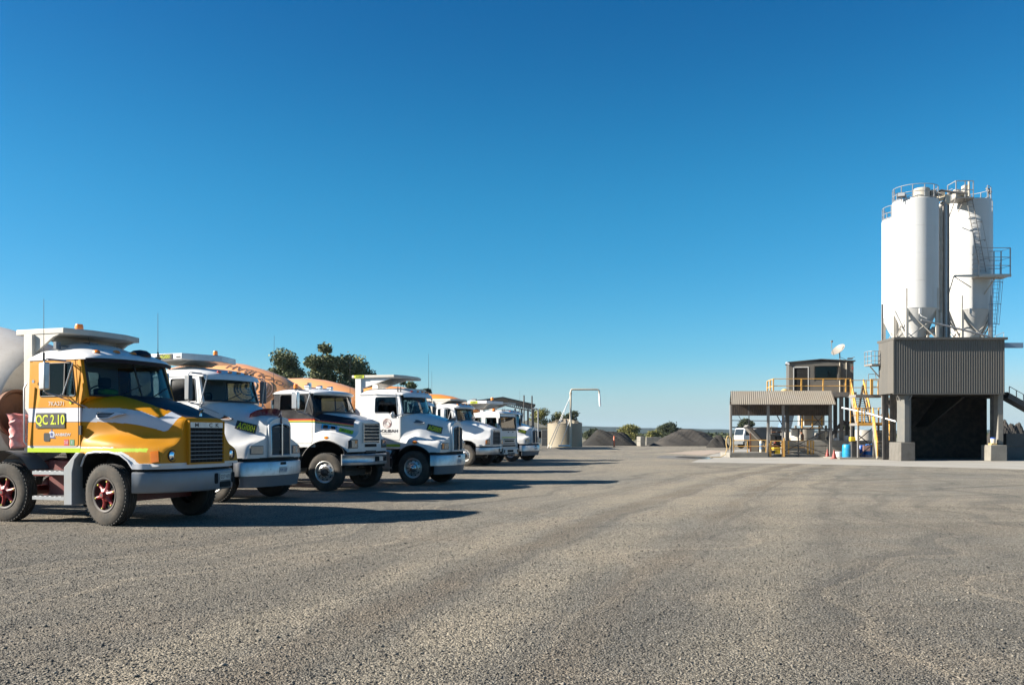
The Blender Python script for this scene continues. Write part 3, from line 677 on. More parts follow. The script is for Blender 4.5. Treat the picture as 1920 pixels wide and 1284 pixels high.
KW=[(-.48,[(0,2.235),(.5,2.23),(.82,2.20),(.98,2.10),(1.03,1.8),(1.04,1.5),(1.07,1.3),(1.09,1.0)]),
    (-.2,[(0,2.22),(.44,2.21),(.70,2.16),(.85,2.0),(.90,1.76),(.98,1.52),(1.12,1.36),(1.16,1.0)]),
    (.08,[(0,2.18),(.38,2.165),(.59,2.09),(.72,1.94),(.80,1.72),(.93,1.54),(1.14,1.37),(1.2,1.0)]),
    (.36,[(0,2.10),(.36,2.085),(.52,2.01),(.62,1.86),(.69,1.66),(.86,1.47),(1.12,1.31),(1.2,1.0)]),
    (.62,[(0,2.02),(.345,2.0),(.46,1.93),(.52,1.78),(.57,1.56),(.79,1.42),(1.08,1.29),(1.17,1.0)]),
    (.84,[(0,1.965),(.34,1.95),(.425,1.89),(.46,1.73),(.50,1.50),(.74,1.40),(1.0,1.30),(1.10,1.0)]),
    (.93,[(0,1.95),(.33,1.93),(.415,1.87),(.44,1.7),(.48,1.48),(.70,1.385),(.95,1.27),(1.05,1.0)])]
def circ(r,cz=.52,zl=.2):
    P=[(-r,zl)]; 
    for k in range(0,19): a=R(180-10*k); P.append((r*math.cos(a),cz+r*math.sin(a)))
    return P+[(r,zl)]
KARCH=circ(.70)
KYS=([-.6,-.2,.08,.36,.62,.75],[1.08,1.165,1.205,1.2,1.165,1.12])
def plate(parent,name,txt,fn,w,h,pm,lm,th=None,k=.72,xs=1,bold=.012):
    b=MB(); b.grid(lambda a,c:fn((a-.5)*w,(c-.5)*h,.010),8,4); b.grid(lambda a,c:fn((a-.5)*w,(c-.5)*h,.004),8,4)
    edge=[(a,-.5) for a in np.linspace(-.5,.5,9)]+[(.5,c) for c in np.linspace(-.5,.5,5)]+[(a,.5) for a in np.linspace(.5,-.5,9)]+[(-.5,c) for c in np.linspace(.5,-.5,5)]
    n=len(edge); V=[fn(a*w,c*h,.004) for a,c in edge]+[fn(a*w,c*h,.010) for a,c in edge]; b.add(V,[(i,(i+1)%n,n+(i+1)%n,n+i) for i in range(n)])
    o=b.build(name,pm,parent); text_obj('plate_text',txt,lm,o,lambda a,c,t:fn(a,c,.0135),h*k,xs=xs,subdiv=1,bold=bold); return o
def kenworth(name,label,loc,rz,group,code='AGI001',dens=.02,canopy='wedge',lime=False,deflector='chrome',door_logo=False,wheelstyle='alloy',steer=0,detail=True,rear=True,lift=0):
    root=thing(name,label,'truck',loc,rz,group)
    kw=[(x,[(y,z+lift*max(0,(.6-x)/1.08)*max(0,min(1,(z-1.5)/.5))) for y,z in pr]) for x,pr in KW]
    hood=loft_hood(kw,.13,KARCH,dens).build('hood',M['white'],root,sharp=50)
    liner(root,KARCH,M['black'],KYS,.016)
    win=[(-1.36,2.21),(-.86,2.21),(-.76,2.05),(-.56,2.05),(-.62,2.70),(-1.36,2.70)] if door_logo else [(-1.36,2.17),(-.58,2.17),(-.66,2.72),(-1.36,2.72)]
    win=[(x,z+lift) for x,z in win]
    p=dict(xb=-1.88,xfd=-.48,zb=1.12,hw=1.05,xA=-.40,xT=-.55,zs=2.2+lift,zr=2.80+lift,mat=M['white_lime'] if lime else M['white'],win=win,door=[(-1.43,1.37),(-.5,1.37),(-.5,2.15),(-.58,2.78+lift),(-1.43,2.78+lift)],
        over=.2,dome=.17,droop=.02,bulge=.26,seal=M['brushed'],sglass=M['glass_dark'])
    tum,ws,roof=cab(root,p)
    b=MB(); b.grid(lambda a,c:(lambda q:(q[0]+.015+.05*c,q[1],q[2]+.02-.11*c))(roof(1,a)),30,2); b.build('sun_visor',M['white'],root)
    for w in (.2,.35,.5,.65,.8):
        q=Vector(roof(.95,w)); k=MB(); k.box(q+Vector((0,0,.03)),(.05,.12,.045)); k.build('marker_light',M['amber'] if w!=.2 else M['red_lens'],root,bevel=.012)
    # grille surround
    g=MB(); ar=[(-.43,1.02),(.43,1.02),(.43,1.74)]+[(.43*math.cos(R(t)),1.74+.2*math.sin(R(t))) for t in range(15,180,15)]+[(-.43,1.74)]
    inn=[(-.36,1.07),(.36,1.07),(.36,1.70)]+[(.36*math.cos(R(t)),1.70+.09*math.sin(R(t))) for t in range(20,180,20)]+[(-.36,1.70)]
    fx=lambda a,c,t:(t-.03*(a/.4)**2-.04*max(0,c-1.5),a,c)
    g.holed(ar,[inn],fx,1.01,.90); s_=g.build('grille_surround',M['white'],root,sharp=50,bevel=.015)
    g=MB(); g.prism(inn,fx,.955,.93,0)
    for i in range(24):
        y=-.345+.03*i
        if abs(y)>.03: g.bx((.955,y-.004,1.08),(.972,y+.004,1.72),1)
    g.bx((.96,-.022,1.06),(1.03,.022,1.80),2)
    for i in range(3): g.bx((.958,-.35,1.2+.2*i),(.968,.35,1.21+.2*i),1)
    g.build('grille',[M['void'],M['grey_trim'],M['chrome']],root)
    g=MB(); g.tube([fx(a,c,1.012) for a,c in inn],.01,6,closed=True); g.build('grille_trim',M['chrome'],s_)
    for s in (-1,1):
        f_=surf_fn(hood,(.85,s*.76,1.19),(.3,-s*.9,0)); hl=patch('headlight',f_,.40,.20,M['grey_trim'],root,0,.014)
        patch('lens',f_,.36 if not lime else .24,.165,M['headlamp'],hl,.01,.02,ox=0 if not lime else .06)
        if lime: patch('indicator',f_,.10,.165,M['amber'],hl,.01,.02,ox=-.125)
        k=MB(); k.lathe([(.05,0),(.045,.03),(.001,.04)],(.05,s*1.165,1.31),axis='y',n=12,M=Matrix.Diagonal((1.7,s,1))); k.build('indicator',M['amber'],root)
        # intake on the hood side
        v=MB(); pts=rpoly([(-.22,2.0),(.0,1.985),(.22,1.90),(.12,1.885),(-.12,1.90)],.04)
        f=lambda a,c,t,s=s:(a,s*(.778-.22*(a)*.9-.62*(c-1.93)+t),c)
        v.prism(pts,f,-.03,.03,0); v.tube([f(a,c,.032) for a,c in pts],.010,5,closed=True,mi=1); v.build('air_intake',[M['rust'] if not lime else M['grey_trim'],M['brushed']],hood)
        b=MB(); b.bx((-1.85,s*.6,.42),(-.75,s*1.12,1.08)); b.build('fuel_tank',M['chassis'] if not lime else M['brushed'],root,bevel=.06)
        b=MB()
        for z in (.5,.82): b.bx((-1.45,s*1.0,z),(-.72,s*1.18,z+.05))
        b.build('step',M['brushed'],root)
        b=MB(); b.prism([(-.78,.36),(-.70,.36),(-.70,.9),(-.60,1.05),(-.70,1.05),(-.78,.92)],lambda a,c,t:(a,t*s,c),.7,1.17); b.build('mudguard',M['black'],root)
    # band and bumper
    l=MB(); sweep_curve(l,[(.56,1.19),(.72,1.10),(.86,.75),(.955,.3),(.96,0)],[(-.05,.925),(.0,.925),(.0,1.01),(-.05,1.01)]); l.build('bumper_gap_trim',M['void'],root)
    plan=[(.57,1.2),(.76,1.10),(.90,.75),(.99,.3),(1.0,0)]
    b=MB(); sweep_curve(b,plan,[(-.06,.60),(.018,.60),(.02,.9),(.0,.925),(-.06,.925)]); bp=b.build('bumper',M['brushed'],root,sharp=60)
    b=MB(); sweep_curve(b,[(.68,1.13),(.78,1.03),(.90,.7),(.975,.3),(.985,0)],[(-.10,.34),(-.04,.34),(.018,.598),(-.06,.598)]); b.build('lower_bumper',M['lower_grey'],root,sharp=60)
    cx=lambda y,o=.02:1.0+o-.11*(abs(y)/.75)**2
    def pad(nm,y,z,w,h,m,th=.006):
        k=MB(); k.prism(rr(y-w/2,z-h/2,y+w/2,z+h/2,.01),lambda a,c,t:(cx(a)+t,a,c),-.01,th); return k.build(nm,m,bp)
    pad('tow_hole',.05,.87,.22,.06,M['void']); pl=pad('number_plate',.05,.72,.30,.14,M['plate_white'],.008)
    text_obj('plate_text','719 LEP',M['blue_ink'],pl,lambda a,c,t:(cx(a+.05,.031),a+.05,.72+c),.07)
    pad('tow_hole',.66,.72,.08,.12,M['void'])
    for y,z in ((-.4,.85),(-.4,.74),(.4,.87),(.4,.76)): pad('bolt',y,z,.02,.02,M['void'])
    # hood number
    if code:
        plate(hood,'fleet_number_plate',code,surf_fn(hood,(.47,-.62,1.72),(.95,.2,-.20),.002),.48,.21,M['plate_black'],M['letter_yellow'],xs=.64,k=.74,bold=.025)
    # mirrors
    if door_logo:
        for s in (-1,1):
            b=MB(); b.lathe([(.001,.02),(.10,.015),(.11,0),(.08,-.04),(.001,-.06)],(-.62,s*1.3,2.14),axis='x',n=18); b.tube([(-.62,s*1.3,2.14),(-.55,s*1.2,2.12),(-.35,s*1.06,2.18)],.012,6); b.build('round_mirror',M['brushed'],root)
            t=MB(); t.tube([(-1.38,s*1.05,2.8),(-.75,s*1.09,2.83),(-.6,s*1.12,2.8),(-.56,s*1.1,2.2)],.012,6); t.build('grab_rail',M['brushed'],root)
    else: tall_mirror(root,-.66,-.40,2.28+lift*.4,2.84+lift*.4,1.38,1.05,M['grey_trim'])
    if deflector=='red': 
        b=MB(); b.grid(lambda a,c:(lambda w:(.72-.16*w*w+.05*c,.60*w,1.99-.05*w*w+.17*c*(1-.5*abs(w)**4)))(2*a-1),26,4)
        b.grid(lambda a,c:(lambda w:(.70-.16*w*w+.03*c,.60*w,1.99-.05*w*w+.17*c*(1-.5*abs(w)**4)))(2*a-1),26,4); b.build('bug_deflector',M['deflector'],root)
        k=MB(); k.tube([(.93,0,1.95),(.98,0,2.02),(1.0,0,1.9),(1.0,0,1.78)],.022,8); k.build('hood_ornament',M['deflector'],root)
    elif deflector:
        b=MB(); b.grid(lambda a,c:(lambda w:(.86-.2*w*w+.05*c,.42*w,1.97-.10*w*w+.10*c*(1-.5*abs(w)**4)))(2*a-1),20,3); b.grid(lambda a,c:(lambda w:(.845-.2*w*w+.05*c,.42*w,1.97-.10*w*w+.10*c*(1-.5*abs(w)**4)))(2*a-1),20,3); b.build('bug_deflector',M['grey_trim'],root)
    if canopy=='wedge':
        hw=.98; b=MB(); P=[(-2.15,-hw),(-1.06,-hw),(-.72,0),(-1.06,hw),(-2.15,hw)]
        b.prism(P,lambda a,c,t:(a+(.05 if t<3.4 else 0)*0,c,t),3.30,3.45); cn=b.build('roof_canopy',M['white'],root,bevel=.015)
        b=MB(); b.prism([(-2.1,3.298),(-1.25,3.298),(-1.45,3.22),(-1.9,3.22)],lambda a,c,t:(a,t,c),-hw*.55,hw*.55); b.build('canopy_underside',M['white_rough'],root)
        for y in (-.75,.75): k=MB(); k.bx((-2.0,y-.07,1.3),(-1.9,y+.07,3.296)); k.build('canopy_post',M['white_rough'],root)
        plate(cn,'fleet_number_plate',code,lambda a,c,t:(-1.55+a,-hw-t,3.375+c),.42,.125,M['plate_black'],M['letter_yellow'],xs=.8)
        b=MB(); b.box((-1.17,-hw-.004,3.36),(.12,.004,.03)); b.build('maker_script',M['letter_dark'],cn)
        beacon(root,-1.0,.12,3.452)
        for x,y in ((-2.0,-.5),(-1.3,.75),(-1.95,.7)): k=MB(); k.lathe([(.04,0),(.05,.03),(.02,.05),(.001,.055)],(x,y,3.452),n=10); k.build('canopy_stud',M['white'],root)
        b=MB(); b.grid(lambda a,c:(-1.9+.9*a,(c-.5)*1.5,2.93+lift+.14*math.sin(math.pi*min(1,a*1.1))**.6*(1-abs(2*c-1)**3)),14,14); b.build('roof_fairing',M['white'],root)
        antenna(root,-.2,1.35,2.3,1.75,.03)
    elif canopy=='flat':
        cn=sign_board(root,-2.18,-.72,3.30,1.0,{-.9:-2.06,.25:-2.06},.085,True,M['white'])
        if code: plate(cn,'fleet_number_plate',code,lambda a,c,t:(-1.92+a,-1.0-t,3.343+c),.34,.085,M['letter_yellow'],M['letter_dark'],xs=.9)
        for x,y in ((-1.9,-.2),(-.9,.35)): k=MB(); k.lathe([(.03,0),(.03,.02),(.001,.04)],(x,y,3.386),n=10); k.build('canopy_stud',M['white'],root)
        antenna(root,-.25,.55,2.9,1.25); antenna(root,-.62,-.95,2.85,.35)
        antenna(root,-.5,-1.0,2.85,.3)
        k=MB(); k.lathe([(.001,-.13),(.09,-.12),(.13,-.04),(.13,.06),(.1,.12),(.001,.14)],(-2.26,-1.02,2.3),n=16,mi=0); k.bx((-2.3,-1.16,2.12),(-2.1,-1.12,2.22),1); k.build('hose_reel',[M['white'],M['red_lens']],root)
    if door_logo:
        lg=MB(); cxn,czn=-.93,1.89; f=lambda a,c,t=0:(a,-(tum(c)+.010+t),c)
        for r,gap in ((.14,None),(.10,30),(.06,-60)):
            pts=[f(cxn+r*math.cos(R(t)),czn+r*math.sin(R(t))) for t in range(0,360,12)]
            if gap is None: lg.tube(pts,.0055,4,closed=True)
            else: lg.tube([f(cxn+r*math.cos(R(t+gap))+.01,czn+r*math.sin(R(t+gap))) for t in range(35,336,12)],.0048,4)
        lg.build('logo_rings',M['logo_brown'],root)
        text_obj('company_name','COOLIBAH',M['letter_dark'],root,lambda a,c,t:f(-.97+a,1.655+c,.003),.095,xs=1.25,bold=.02)
        text_obj('company_line','MINERALS',M['letter_dark'],root,lambda a,c,t:f(-.98+a,1.57+c,.003),.028,xs=2.0)
    if detail: engine(root,-.4,.55,.7,1.5,.36)
    chassis(root,.9,-7.4 if rear else -2.4,[0,-4.6,-5.95] if rear else [0],wheelstyle,steer)
    return root,tum,ws,roof
BOXH=[(-.38,[(0,2.2),(.5,2.195),(.85,2.16),(.99,2.06),(1.05,1.8),(1.06,1.62),(1.1,1.52),(1.14,1.2)]),
      (0,[(0,2.13),(.48,2.12),(.72,2.07),(.80,1.94),(.84,1.75),(.96,1.63),(1.16,1.56),(1.2,1.25)]),
      (.3,[(0,2.06),(.46,2.05),(.66,2.0),(.73,1.87),(.76,1.7),(.9,1.59),(1.14,1.50),(1.2,1.15)]),
      (.58,[(0,1.98),(.45,1.97),(.61,1.92),(.66,1.81),(.69,1.63),(.83,1.52),(1.07,1.42),(1.16,1.06)]),
      (.72,[(0,1.93),(.45,1.92),(.585,1.88),(.63,1.79),(.66,1.6),(.80,1.5),(1.02,1.38),(1.11,1.06)]),
      (.76,[(0,1.91),(.44,1.90),(.57,1.865),(.61,1.78),(.64,1.59),(.78,1.48),(.99,1.36),(1.08,1.07)])]
def boxy_truck(name,label,loc,rz,group):
    root=thing(name,label,'truck',loc,rz,group)
    arch=circ(.85,.53)
    def pt(c):
        ay=abs(c.y)
        zb=interp(c.x,[-.4,.62],[1.875,1.745])
        if c.x<.60 and ay>.5 and c.z<2.075-.17*c.x:
            if c.z>zb+.075: return 1
            if c.z>zb+.05: return 2
            if c.z>zb+.02: return 3
            if c.z>zb-.01: return 4
        return 0
    hood=loft_hood(BOXH,.08,arch,.014,pt).build('hood',[M['white'],M['navy'],M['red_lens'],M['letter_yellow'] if False else M['safety'],M['sticker_green']],root,sharp=50)
    liner(root,arch,M['black'],([-.6,0,.4,.8],[1.13,1.205,1.195,1.14]),.015)
    p=dict(xb=-1.72,xfd=-.38,zb=1.2,hw=1.08,xA=-.34,xT=-.55,zs=2.17,zr=2.70,mat=M['black_paint'],win=[(-1.5,2.2),(-.62,2.2),(-.74,2.64),(-1.5,2.64)],door=[(-1.56,1.3),(-.46,1.3),(-.46,2.12),(-.66,2.67),(-1.56,2.67)],
        over=.24,dome=.10,droop=.0,bulge=.24,divider=-1.0,pmat=M['black_paint'],cmat=M['black'],bmat=M['black_paint'])
    tum,ws,roof=cab(root,p)
    b=MB(); b.grid(lambda a,c:(lambda q:(q[0]+.02-.05*c,q[1],q[2]-.06*c))(roof(1,a)),30,2); b.build('sun_visor',M['white'],root)
    g=MB(); g.bx((.74,-.43,1.33),(.765,.43,1.85),0)
    for i in range(6): z=1.36+.093*i; g.bx((.76,-.43,z-.012),(.79,.43,z+.012),1)
    for y in (-.44,.44): g.bx((.75,y-.02,1.31),(.80,y+.02,1.87),1)
    for i in range(30): y=-.41+.0283*i; g.bx((.755,y-.003,1.34),(.77,y+.003,1.84),2)
    g.bx((.75,-.32,1.20),(.775,.32,1.28),0); g.build('grille',[M['void'],M['chrome'],M['grey_trim']],root)
    g=MB(); g.bx((.72,-.28,1.04),(.78,.28,1.10)); g.build('grille_lip',M['black'],root)
    for s in (-1,1):
        f_=surf_fn(hood,(.70,s*.90,1.29),(.4,-s*.9,0)); hl=patch('headlight',f_,.44,.24,M['black'],root,0,.012)
        patch('lens',f_,.26,.20,M['headlamp'],hl,.008,.02,ox=.06); patch('indicator',f_,.09,.08,M['amber'],hl,.018,.026,ox=.12,oy=.05)
        k=MB(); k.lathe([(.045,0),(.04,.03),(.001,.04)],(.05,s*1.17,1.46),axis='y',n=12,M=Matrix.Diagonal((1.6,s,1))); k.build('indicator',M['amber'],root)
        v=MB()
        for a0 in (-.17,.07):
            f_=surf_fn(hood,(a0,s*.86,1.72),(.97,-s*.1,0)); vv=patch('air_intake',f_,.21,.15,M['chrome'],hood,0,.03,8,6); patch('intake_opening',f_,.13,.10,M['void'],vv,.02,.035,6,4,ox=.0)
        b=MB(); b.bx((-1.6,s*.6,.45),(-.9,s*1.1,1.15)); b.build('fuel_tank',M['brushed'],root,bevel=.08)
        k=MB(); k.tube([(-1.62,s*.95,1.1),(-1.82,s*.95,1.2),(-1.84,s*.95,2.9),(-1.84,s*.95,3.1)],.07,12) if s>0 else k.tube([(-1.78,s*1.02,2.25),(-1.78,s*1.02,2.5)],.05,12)
        k.build('exhaust_stack',M['chrome'],root)
    plate(hood,'fleet_number_plate','MC 1.4',surf_fn(hood,(.42,-.76,1.64),(.97,.16,-.12),.002),.40,.13,M['plate_lime'],M['letter_dark'],k=.5)
    plan=[(.54,1.2),(.66,1.06),(.86,.6),(.90,.3),(.90,0)]
    b=MB(); sweep_curve(b,plan,[(-.06,.73),(-.01,.70),(.04,.72),(.05,.78),(.03,.80),(.03,.93),(.05,.98),(.02,1.01),(-.06,1.01)]); bp=b.build('bumper',M['brushed'],root,sharp=50)
    for y in (.05,.48): k=MB(); k.prism(rr(y-.09,.80,y+.09,.93,.01),lambda a,c,t:(t-.03*a*a,a,c),.92,.955); k.build('tow_hole',M['void'],bp)
    k=MB(); k.bx((.93,.16,.80),(.955,.37,.92)); k.build('number_plate',M['brushed'],bp)
    # chrome mirror with a beacon above
    tall_mirror(root,-.93,-.62,2.24,2.70,1.40,1.08,M['chrome'])
    beacon(root,-1.15,-.82,2.80,.06,.13)
    b=MB(); b.tube([(-.95,-.5,2.86),(-.95,.6,2.86)],.02,8)
    for y in (-.55,.05,.62): b.lathe([(.001,-.06),(.06,-.06),(.075,.09),(.06,.1),(.001,.1)],(-.95,y,2.88),axis='x',n=16)
    b.build('air_horns',M['chrome'],root)
    antenna(root,-.7,1.38,2.6,1.3)
    engine(root,-.3,.4,.75,1.5,.36)
    chassis(root,.75,-7.4,[0,-4.6,-5.95],'alloy',0)
    return root
def cabover(name,label,loc,rz,group):
    root=thing(name,label,'truck',loc,rz,group)
    xf,xb,hw,z0,z1=1.35,-.30,1.02,.78,2.66
    f=lambda s:(lambda a,c,t:(a-.10*max(0,c-1.9)*(a>1.2),s*(hw-.04*max(0,c-1.9)+t),c))
    wins=[rr(-.16,1.98,.24,2.42,.05),rpoly([(.45,1.92),(1.16,1.84),(1.10,2.42),(.45,2.42)],.05)]
    arch=[(-.55,z0),(-.5,.95),(-.3,1.15),(.0,1.22),(.3,1.15),(.5,.95),(.55,z0)]
    outer=[(xb,z0)]+arch+[(xf,z0),(xf,z1-.05),(xf-.05,z1),(xb,z1)]
    for s in (-1,1):
        b=MB(); b.holed(outer,wins,f(s),0,-.04); sd=b.build('cab_side',M['white'],root)
        for w,nm in zip(wins,('rear_side_window','door_window')): k=MB(); k.prism(w,f(s),-.01,-.016); k.build(nm,M['glass'],sd)
        k=MB(); k.tube([f(s)(a,c,.004) for a,c in rpoly([(.36,1.25),(1.24,1.25),(1.24,1.9),(1.17,2.5),(.36,2.5)],.05)],.006,4,closed=True); k.build('door_seam',M['black'],sd)
        k=MB(); k.box((1.22,s*1.04,1.12),(.08,.05,.16)); k.build('indicator',M['amber'],root)
    ff=lambda a,c,t:(xf+t-.10*max(0,c-1.9)-.06*(a/hw)**2,a,c)
    b=MB(); b.holed([(-hw+.01,z0),(hw-.01,z0),(hw-.04,z1-.04),(-hw+.04,z1-.04)],[rr(-.88,1.86,.88,2.46,.08)],ff,0,-.04); b.build('cab_front',M['white'],root)
    b=MB(); b.prism(rr(-.88,1.86,.88,2.46,.08),ff,-.02,-.026); b.build('windscreen',M['glass_sky'],root)
    b=MB(); b.tube([ff(a,c,.004) for a,c in rr(-.88,1.86,.88,2.46,.08)],.02,6,closed=True); b.build('windscreen_seal',M['black'],root)
    b=MB(); b.prism(rr(-.78,1.74,.86,1.83,.02),ff,.002,.012); b.build('wiper_panel',M['black'],root)
    b=MB(); b.prism(rr(-.80,1.36,.92,1.41,.0),ff,.002,.006); b.build('stripe',M['letter_lime'],root)
    for z,h,w in ((1.27,.035,.62),(1.16,.07,.50),(1.05,.035,.62),(.92,.07,.72)):
        b=MB(); b.prism(rr(-w,z,w+.1,z+h,.01),ff,.002,.01); b.build('grille_slot',M['void'],root)
    for y in (-.1,.45): b=MB(); b.prism(rr(y-.07,1.64,y+.07,1.69,.01),ff,.002,.008); b.build('badge',M['letter_dark'],root)
    b=MB(); b.grid(lambda a,c:(xb+(xf-xb-.02)*a,(2*c-1)*(hw-.04),z1-.02+.12*(1-abs(2*c-1)**4)*(1-abs(2*a-1)**5)),16,16); b.bx((xb,-hw+.05,z1-.06),(xf-.1,hw-.05,z1-.021)); b.build('roof',M['white'],root,sharp=60)
    b=MB(); b.holed([(-hw,z0),(hw,z0),(hw-.04,z1),(-hw+.04,z1)],[rr(-.6,1.9,.6,2.4,.05)],lambda a,c,t:(xb+t,a,c),0,.04); b.build('cab_back',M['interior'],root)
    b=MB(); b.bx((xb+.05,-.95,z0+.02),(xf-.1,.95,z0+.08)); b.bx((xf-.35,-.9,1.6),(xf-.1,.9,1.82)); b.build('dashboard',M['interior'],root)
    for s in (-1,1): b=MB(); b.box((.35,s*.5,1.4),(.5,.5,.16)); b.box((.1,s*.5,1.8),(.14,.48,.7)); b.build('seat',M['seat'],root,bevel=.04)
    b=MB(); b.bx((1.25,-.78,.50),(1.42,.98,.82)); bp=b.build('bumper',M['white'],root,bevel=.03)
    b=MB(); b.bx((1.42,-.35,.62),(1.426,.35,.74)); b.bx((1.42,-.3,.53),(1.426,.5,.58)); b.bx((1.42,-.74,.6),(1.426,-.62,.76)); b.bx((1.42,.8,.6),(1.426,.93,.76)); b.build('bumper_opening',M['void'],bp)
    b=MB(); b.bx((1.1,-.95,.45),(1.24,.95,.78)); b.bx((1.24,-1.0,.45),(1.3,-.8,.82)); b.build('front_crossmember',M['chassis'],root)
    cn=MB(); cn.bx((-.62,-.95,3.14),(.52,.95,3.30)); cn=cn.build('roof_canopy',M['white'],root,bevel=.02)
    cn['label']='white roof canopy with a yellow number plate'
    plate(cn,'fleet_number_plate','AGI004',lambda a,c,t:(-.25+a,-.95-t,3.22+c),.42,.13,M['letter_yellow'],M['letter_dark'],xs=.8)
    b=MB(); b.prism([(-.5,3.138),(.4,3.138),(.2,2.95),(-.5,2.85)],lambda a,c,t:(a,t,c),-.7,.7); b.build('canopy_underside',M['white_rough'],root)
    b=MB()
    for k in range(6): b.bx((-1.0+.11*k,-.9,2.74),(-.96+.11*k,-.86,3.2))
    b.bx((-1.02,-.92,3.18),(-.4,-.85,3.22)); b.bx((-1.02,-.92,2.72),(-.4,-.85,2.76)); b.build('roof_rack',M['white_rough'],root)
    beacon(root,.45,-.2,3.302,.08,.16); beacon(root,.75,-.6,2.74,.08,.16)
    b=MB(); b.tube([(-.75,-.5,1.2),(-.75,-.5,3.15),(-.7,-.5,3.3),(-.5,-.5,3.34),(-.35,-.5,3.33)],.09,14); b.build('exhaust_stack',M['grey_trim'],root)
    for s in (-1,1):
        b=MB(); b.tube([(1.3,s*1.0,2.55),(1.42,s*1.2,2.5),(1.42,s*1.2,1.95)],.012,6); b.box((1.40,s*1.2,2.2),(.06,.16,.36)); b.build('mirror',M['black'],root)
    b=MB(); b.bx((-.3,-.5,.75),(1.1,.5,1.0)); b.build('engine_block',M['void'],root)
    chassis(root,1.2,-6.4,[0,-3.6,-4.9],'alloy',0)
    return root
# ---- the row, placed from the near front wheel of each
def put(u,v,deg,y=1.2):
    g=ground_at(u,v); a=R(deg); return (g.x+y*math.sin(a),g.y+y*math.cos(a),0),-a
G='trucks parked in the row'
loc,rz=put(194,986,20)
t1,tum,ws,roof=mack_truck('mixer_truck','yellow QC 2.10 mixer truck with white side band and navy bonnet top',loc,rz,True,G,.014)
sign_board(t1,-2.28,-1.17,3.33,.92,{-.88:-2.04,.85:-2.04},.10)
b=MB(); b.grid(lambda a,c:(-1.80+.95*a,(c-.5)*1.7,3.0+.24*math.sin(math.pi*min(1,.08+a))**.5*(1-abs(2*c-1)**3)),16,16); b.build('roof_fairing',M['white'],t1)
beacon(t1,-1.75,0,3.432,.075,.16)
b=MB(); b.tube([(-1.32,-.86,3.12),(-1.32,-.3,3.12)],.015,6); b.box((-1.36,-.88,3.12),(.07,.10,.13)); b.box((-1.2,-.28,3.14),(.16,.18,.16)); b.tube([(-1.2,-.3,3.2),(-1.22,-.32,3.36)],.006,4); b.build('work_lamps',M['grey_trim'],t1,bevel=.01)
k=MB(); k.lathe([(.2,0),(.19,.05),(.12,.10),(.001,.12)],(-.55,.25,3.0),n=18); k.build('roof_vent',M['navy'],t1)
chassis(t1,1.05,-7.4,[0,-2.27,-5.4,-6.75],'spider',0,M['maroon'])
for c in t1.children:
    if c.name.startswith('wheel') and c.location.x>-.1 and c.type=='EMPTY': c.rotation_euler.z=R(-9)
for s in (-1,1):   # rear mudguard arch and light clutter
    b=MB(); b.grid(lambda a,c:(-2.27+.76*math.cos(R(35+130*a)),s*(.78+.42*c),.52+.74*math.sin(R(35+130*a))),20,2); b.grid(lambda a,c:(-2.27+.74*math.cos(R(35+130*a)),s*(.78+.42*c),.52+.72*math.sin(R(35+130*a))),20,2); b.build('rear_mudguard',M['grey_trim'],t1)
d1,os1=drum(t1,-2.55,2.08,M['cream_drum'],r0=1.08,r1=1.28,tilt=12)
hr=MB(); hr.lathe([(.001,.06),(.36,.06),(.37,.0),(.43,-.0),(.44,.09),(.40,.10),(.37,.07)],(-2.46,-.80,1.93),axis='x',n=36); hr.build('hose_reel',M['rust'],t1)
fpl=lambda a,c,t:(-1.275+a,-(1.09+.009+t),1.79+c)
plate(t1,'fleet_number_plate','QC 2.10',fpl,.66,.265,M['plate_black'],M['letter_yellow'],k=.78,xs=.80,bold=.02)
text_obj('registration_text','7KA271',M['letter_grey'],t1,lambda a,c,t:(-1.15+a,-1.092-t-.006,2.085+c),.075,xs=1.1,bold=.015)
text_obj('company_name','DANBREW',M['silver_band'],t1,lambda a,c,t:(-1.02+a,-1.09-t-.009,1.545+c),.05,xs=1.2,bold=.02)
lg=MB()
lg.prism(rr(-1.31,1.50,-1.19,1.60,.03),lambda a,c,t:(a,-1.097-t,c),0,.003,0); lg.prism([(-1.30,1.48),(-1.16,1.48),(-1.18,1.50),(-1.30,1.50)],lambda a,c,t:(a,-1.097-t,c),0,.004,1); lg.prism(rr(-1.275,1.52,-1.225,1.58,.02),lambda a,c,t:(a,-1.101-t,c),0,.003,1); lg.prism([(-1.27,1.60),(-1.23,1.60),(-1.25,1.65)],lambda a,c,t:(a,-1.097-t,c),0,.003,1)
lg.build('company_logo',[M['silver_band'],M['blue_ink']],t1)
for x,m in ((-.92,'sticker_red'),(-.79,'sticker_green')):
    k=MB(); k.prism(rr(x-.05,1.36,x+.05,1.46,.005),lambda a,c,t:(a,-1.097-t,c),0,.003); o=k.build('door_sticker',M[m],t1)
    text_obj('sticker_text','3.0' if m=='sticker_red' else 'E',M['silver_band'],o,lambda a,c,t,x=x:(x+a,-1.1-t,1.41+c),.05)
k=MB(); k.lathe([(.001,0),(.028,0),(.028,.004),(.001,.005)],(-.82,-1.10,2.10),axis='y',n=14,M=Matrix.Diagonal((1,-1,1))); k.build('round_sticker',M['letter_yellow'],t1)
k=MB(); k.box((-.72,-.35,2.3),(.2,.35,.12)); k.build('hi_vis_cloth',M['green_cloth'],t1,bevel=.05)

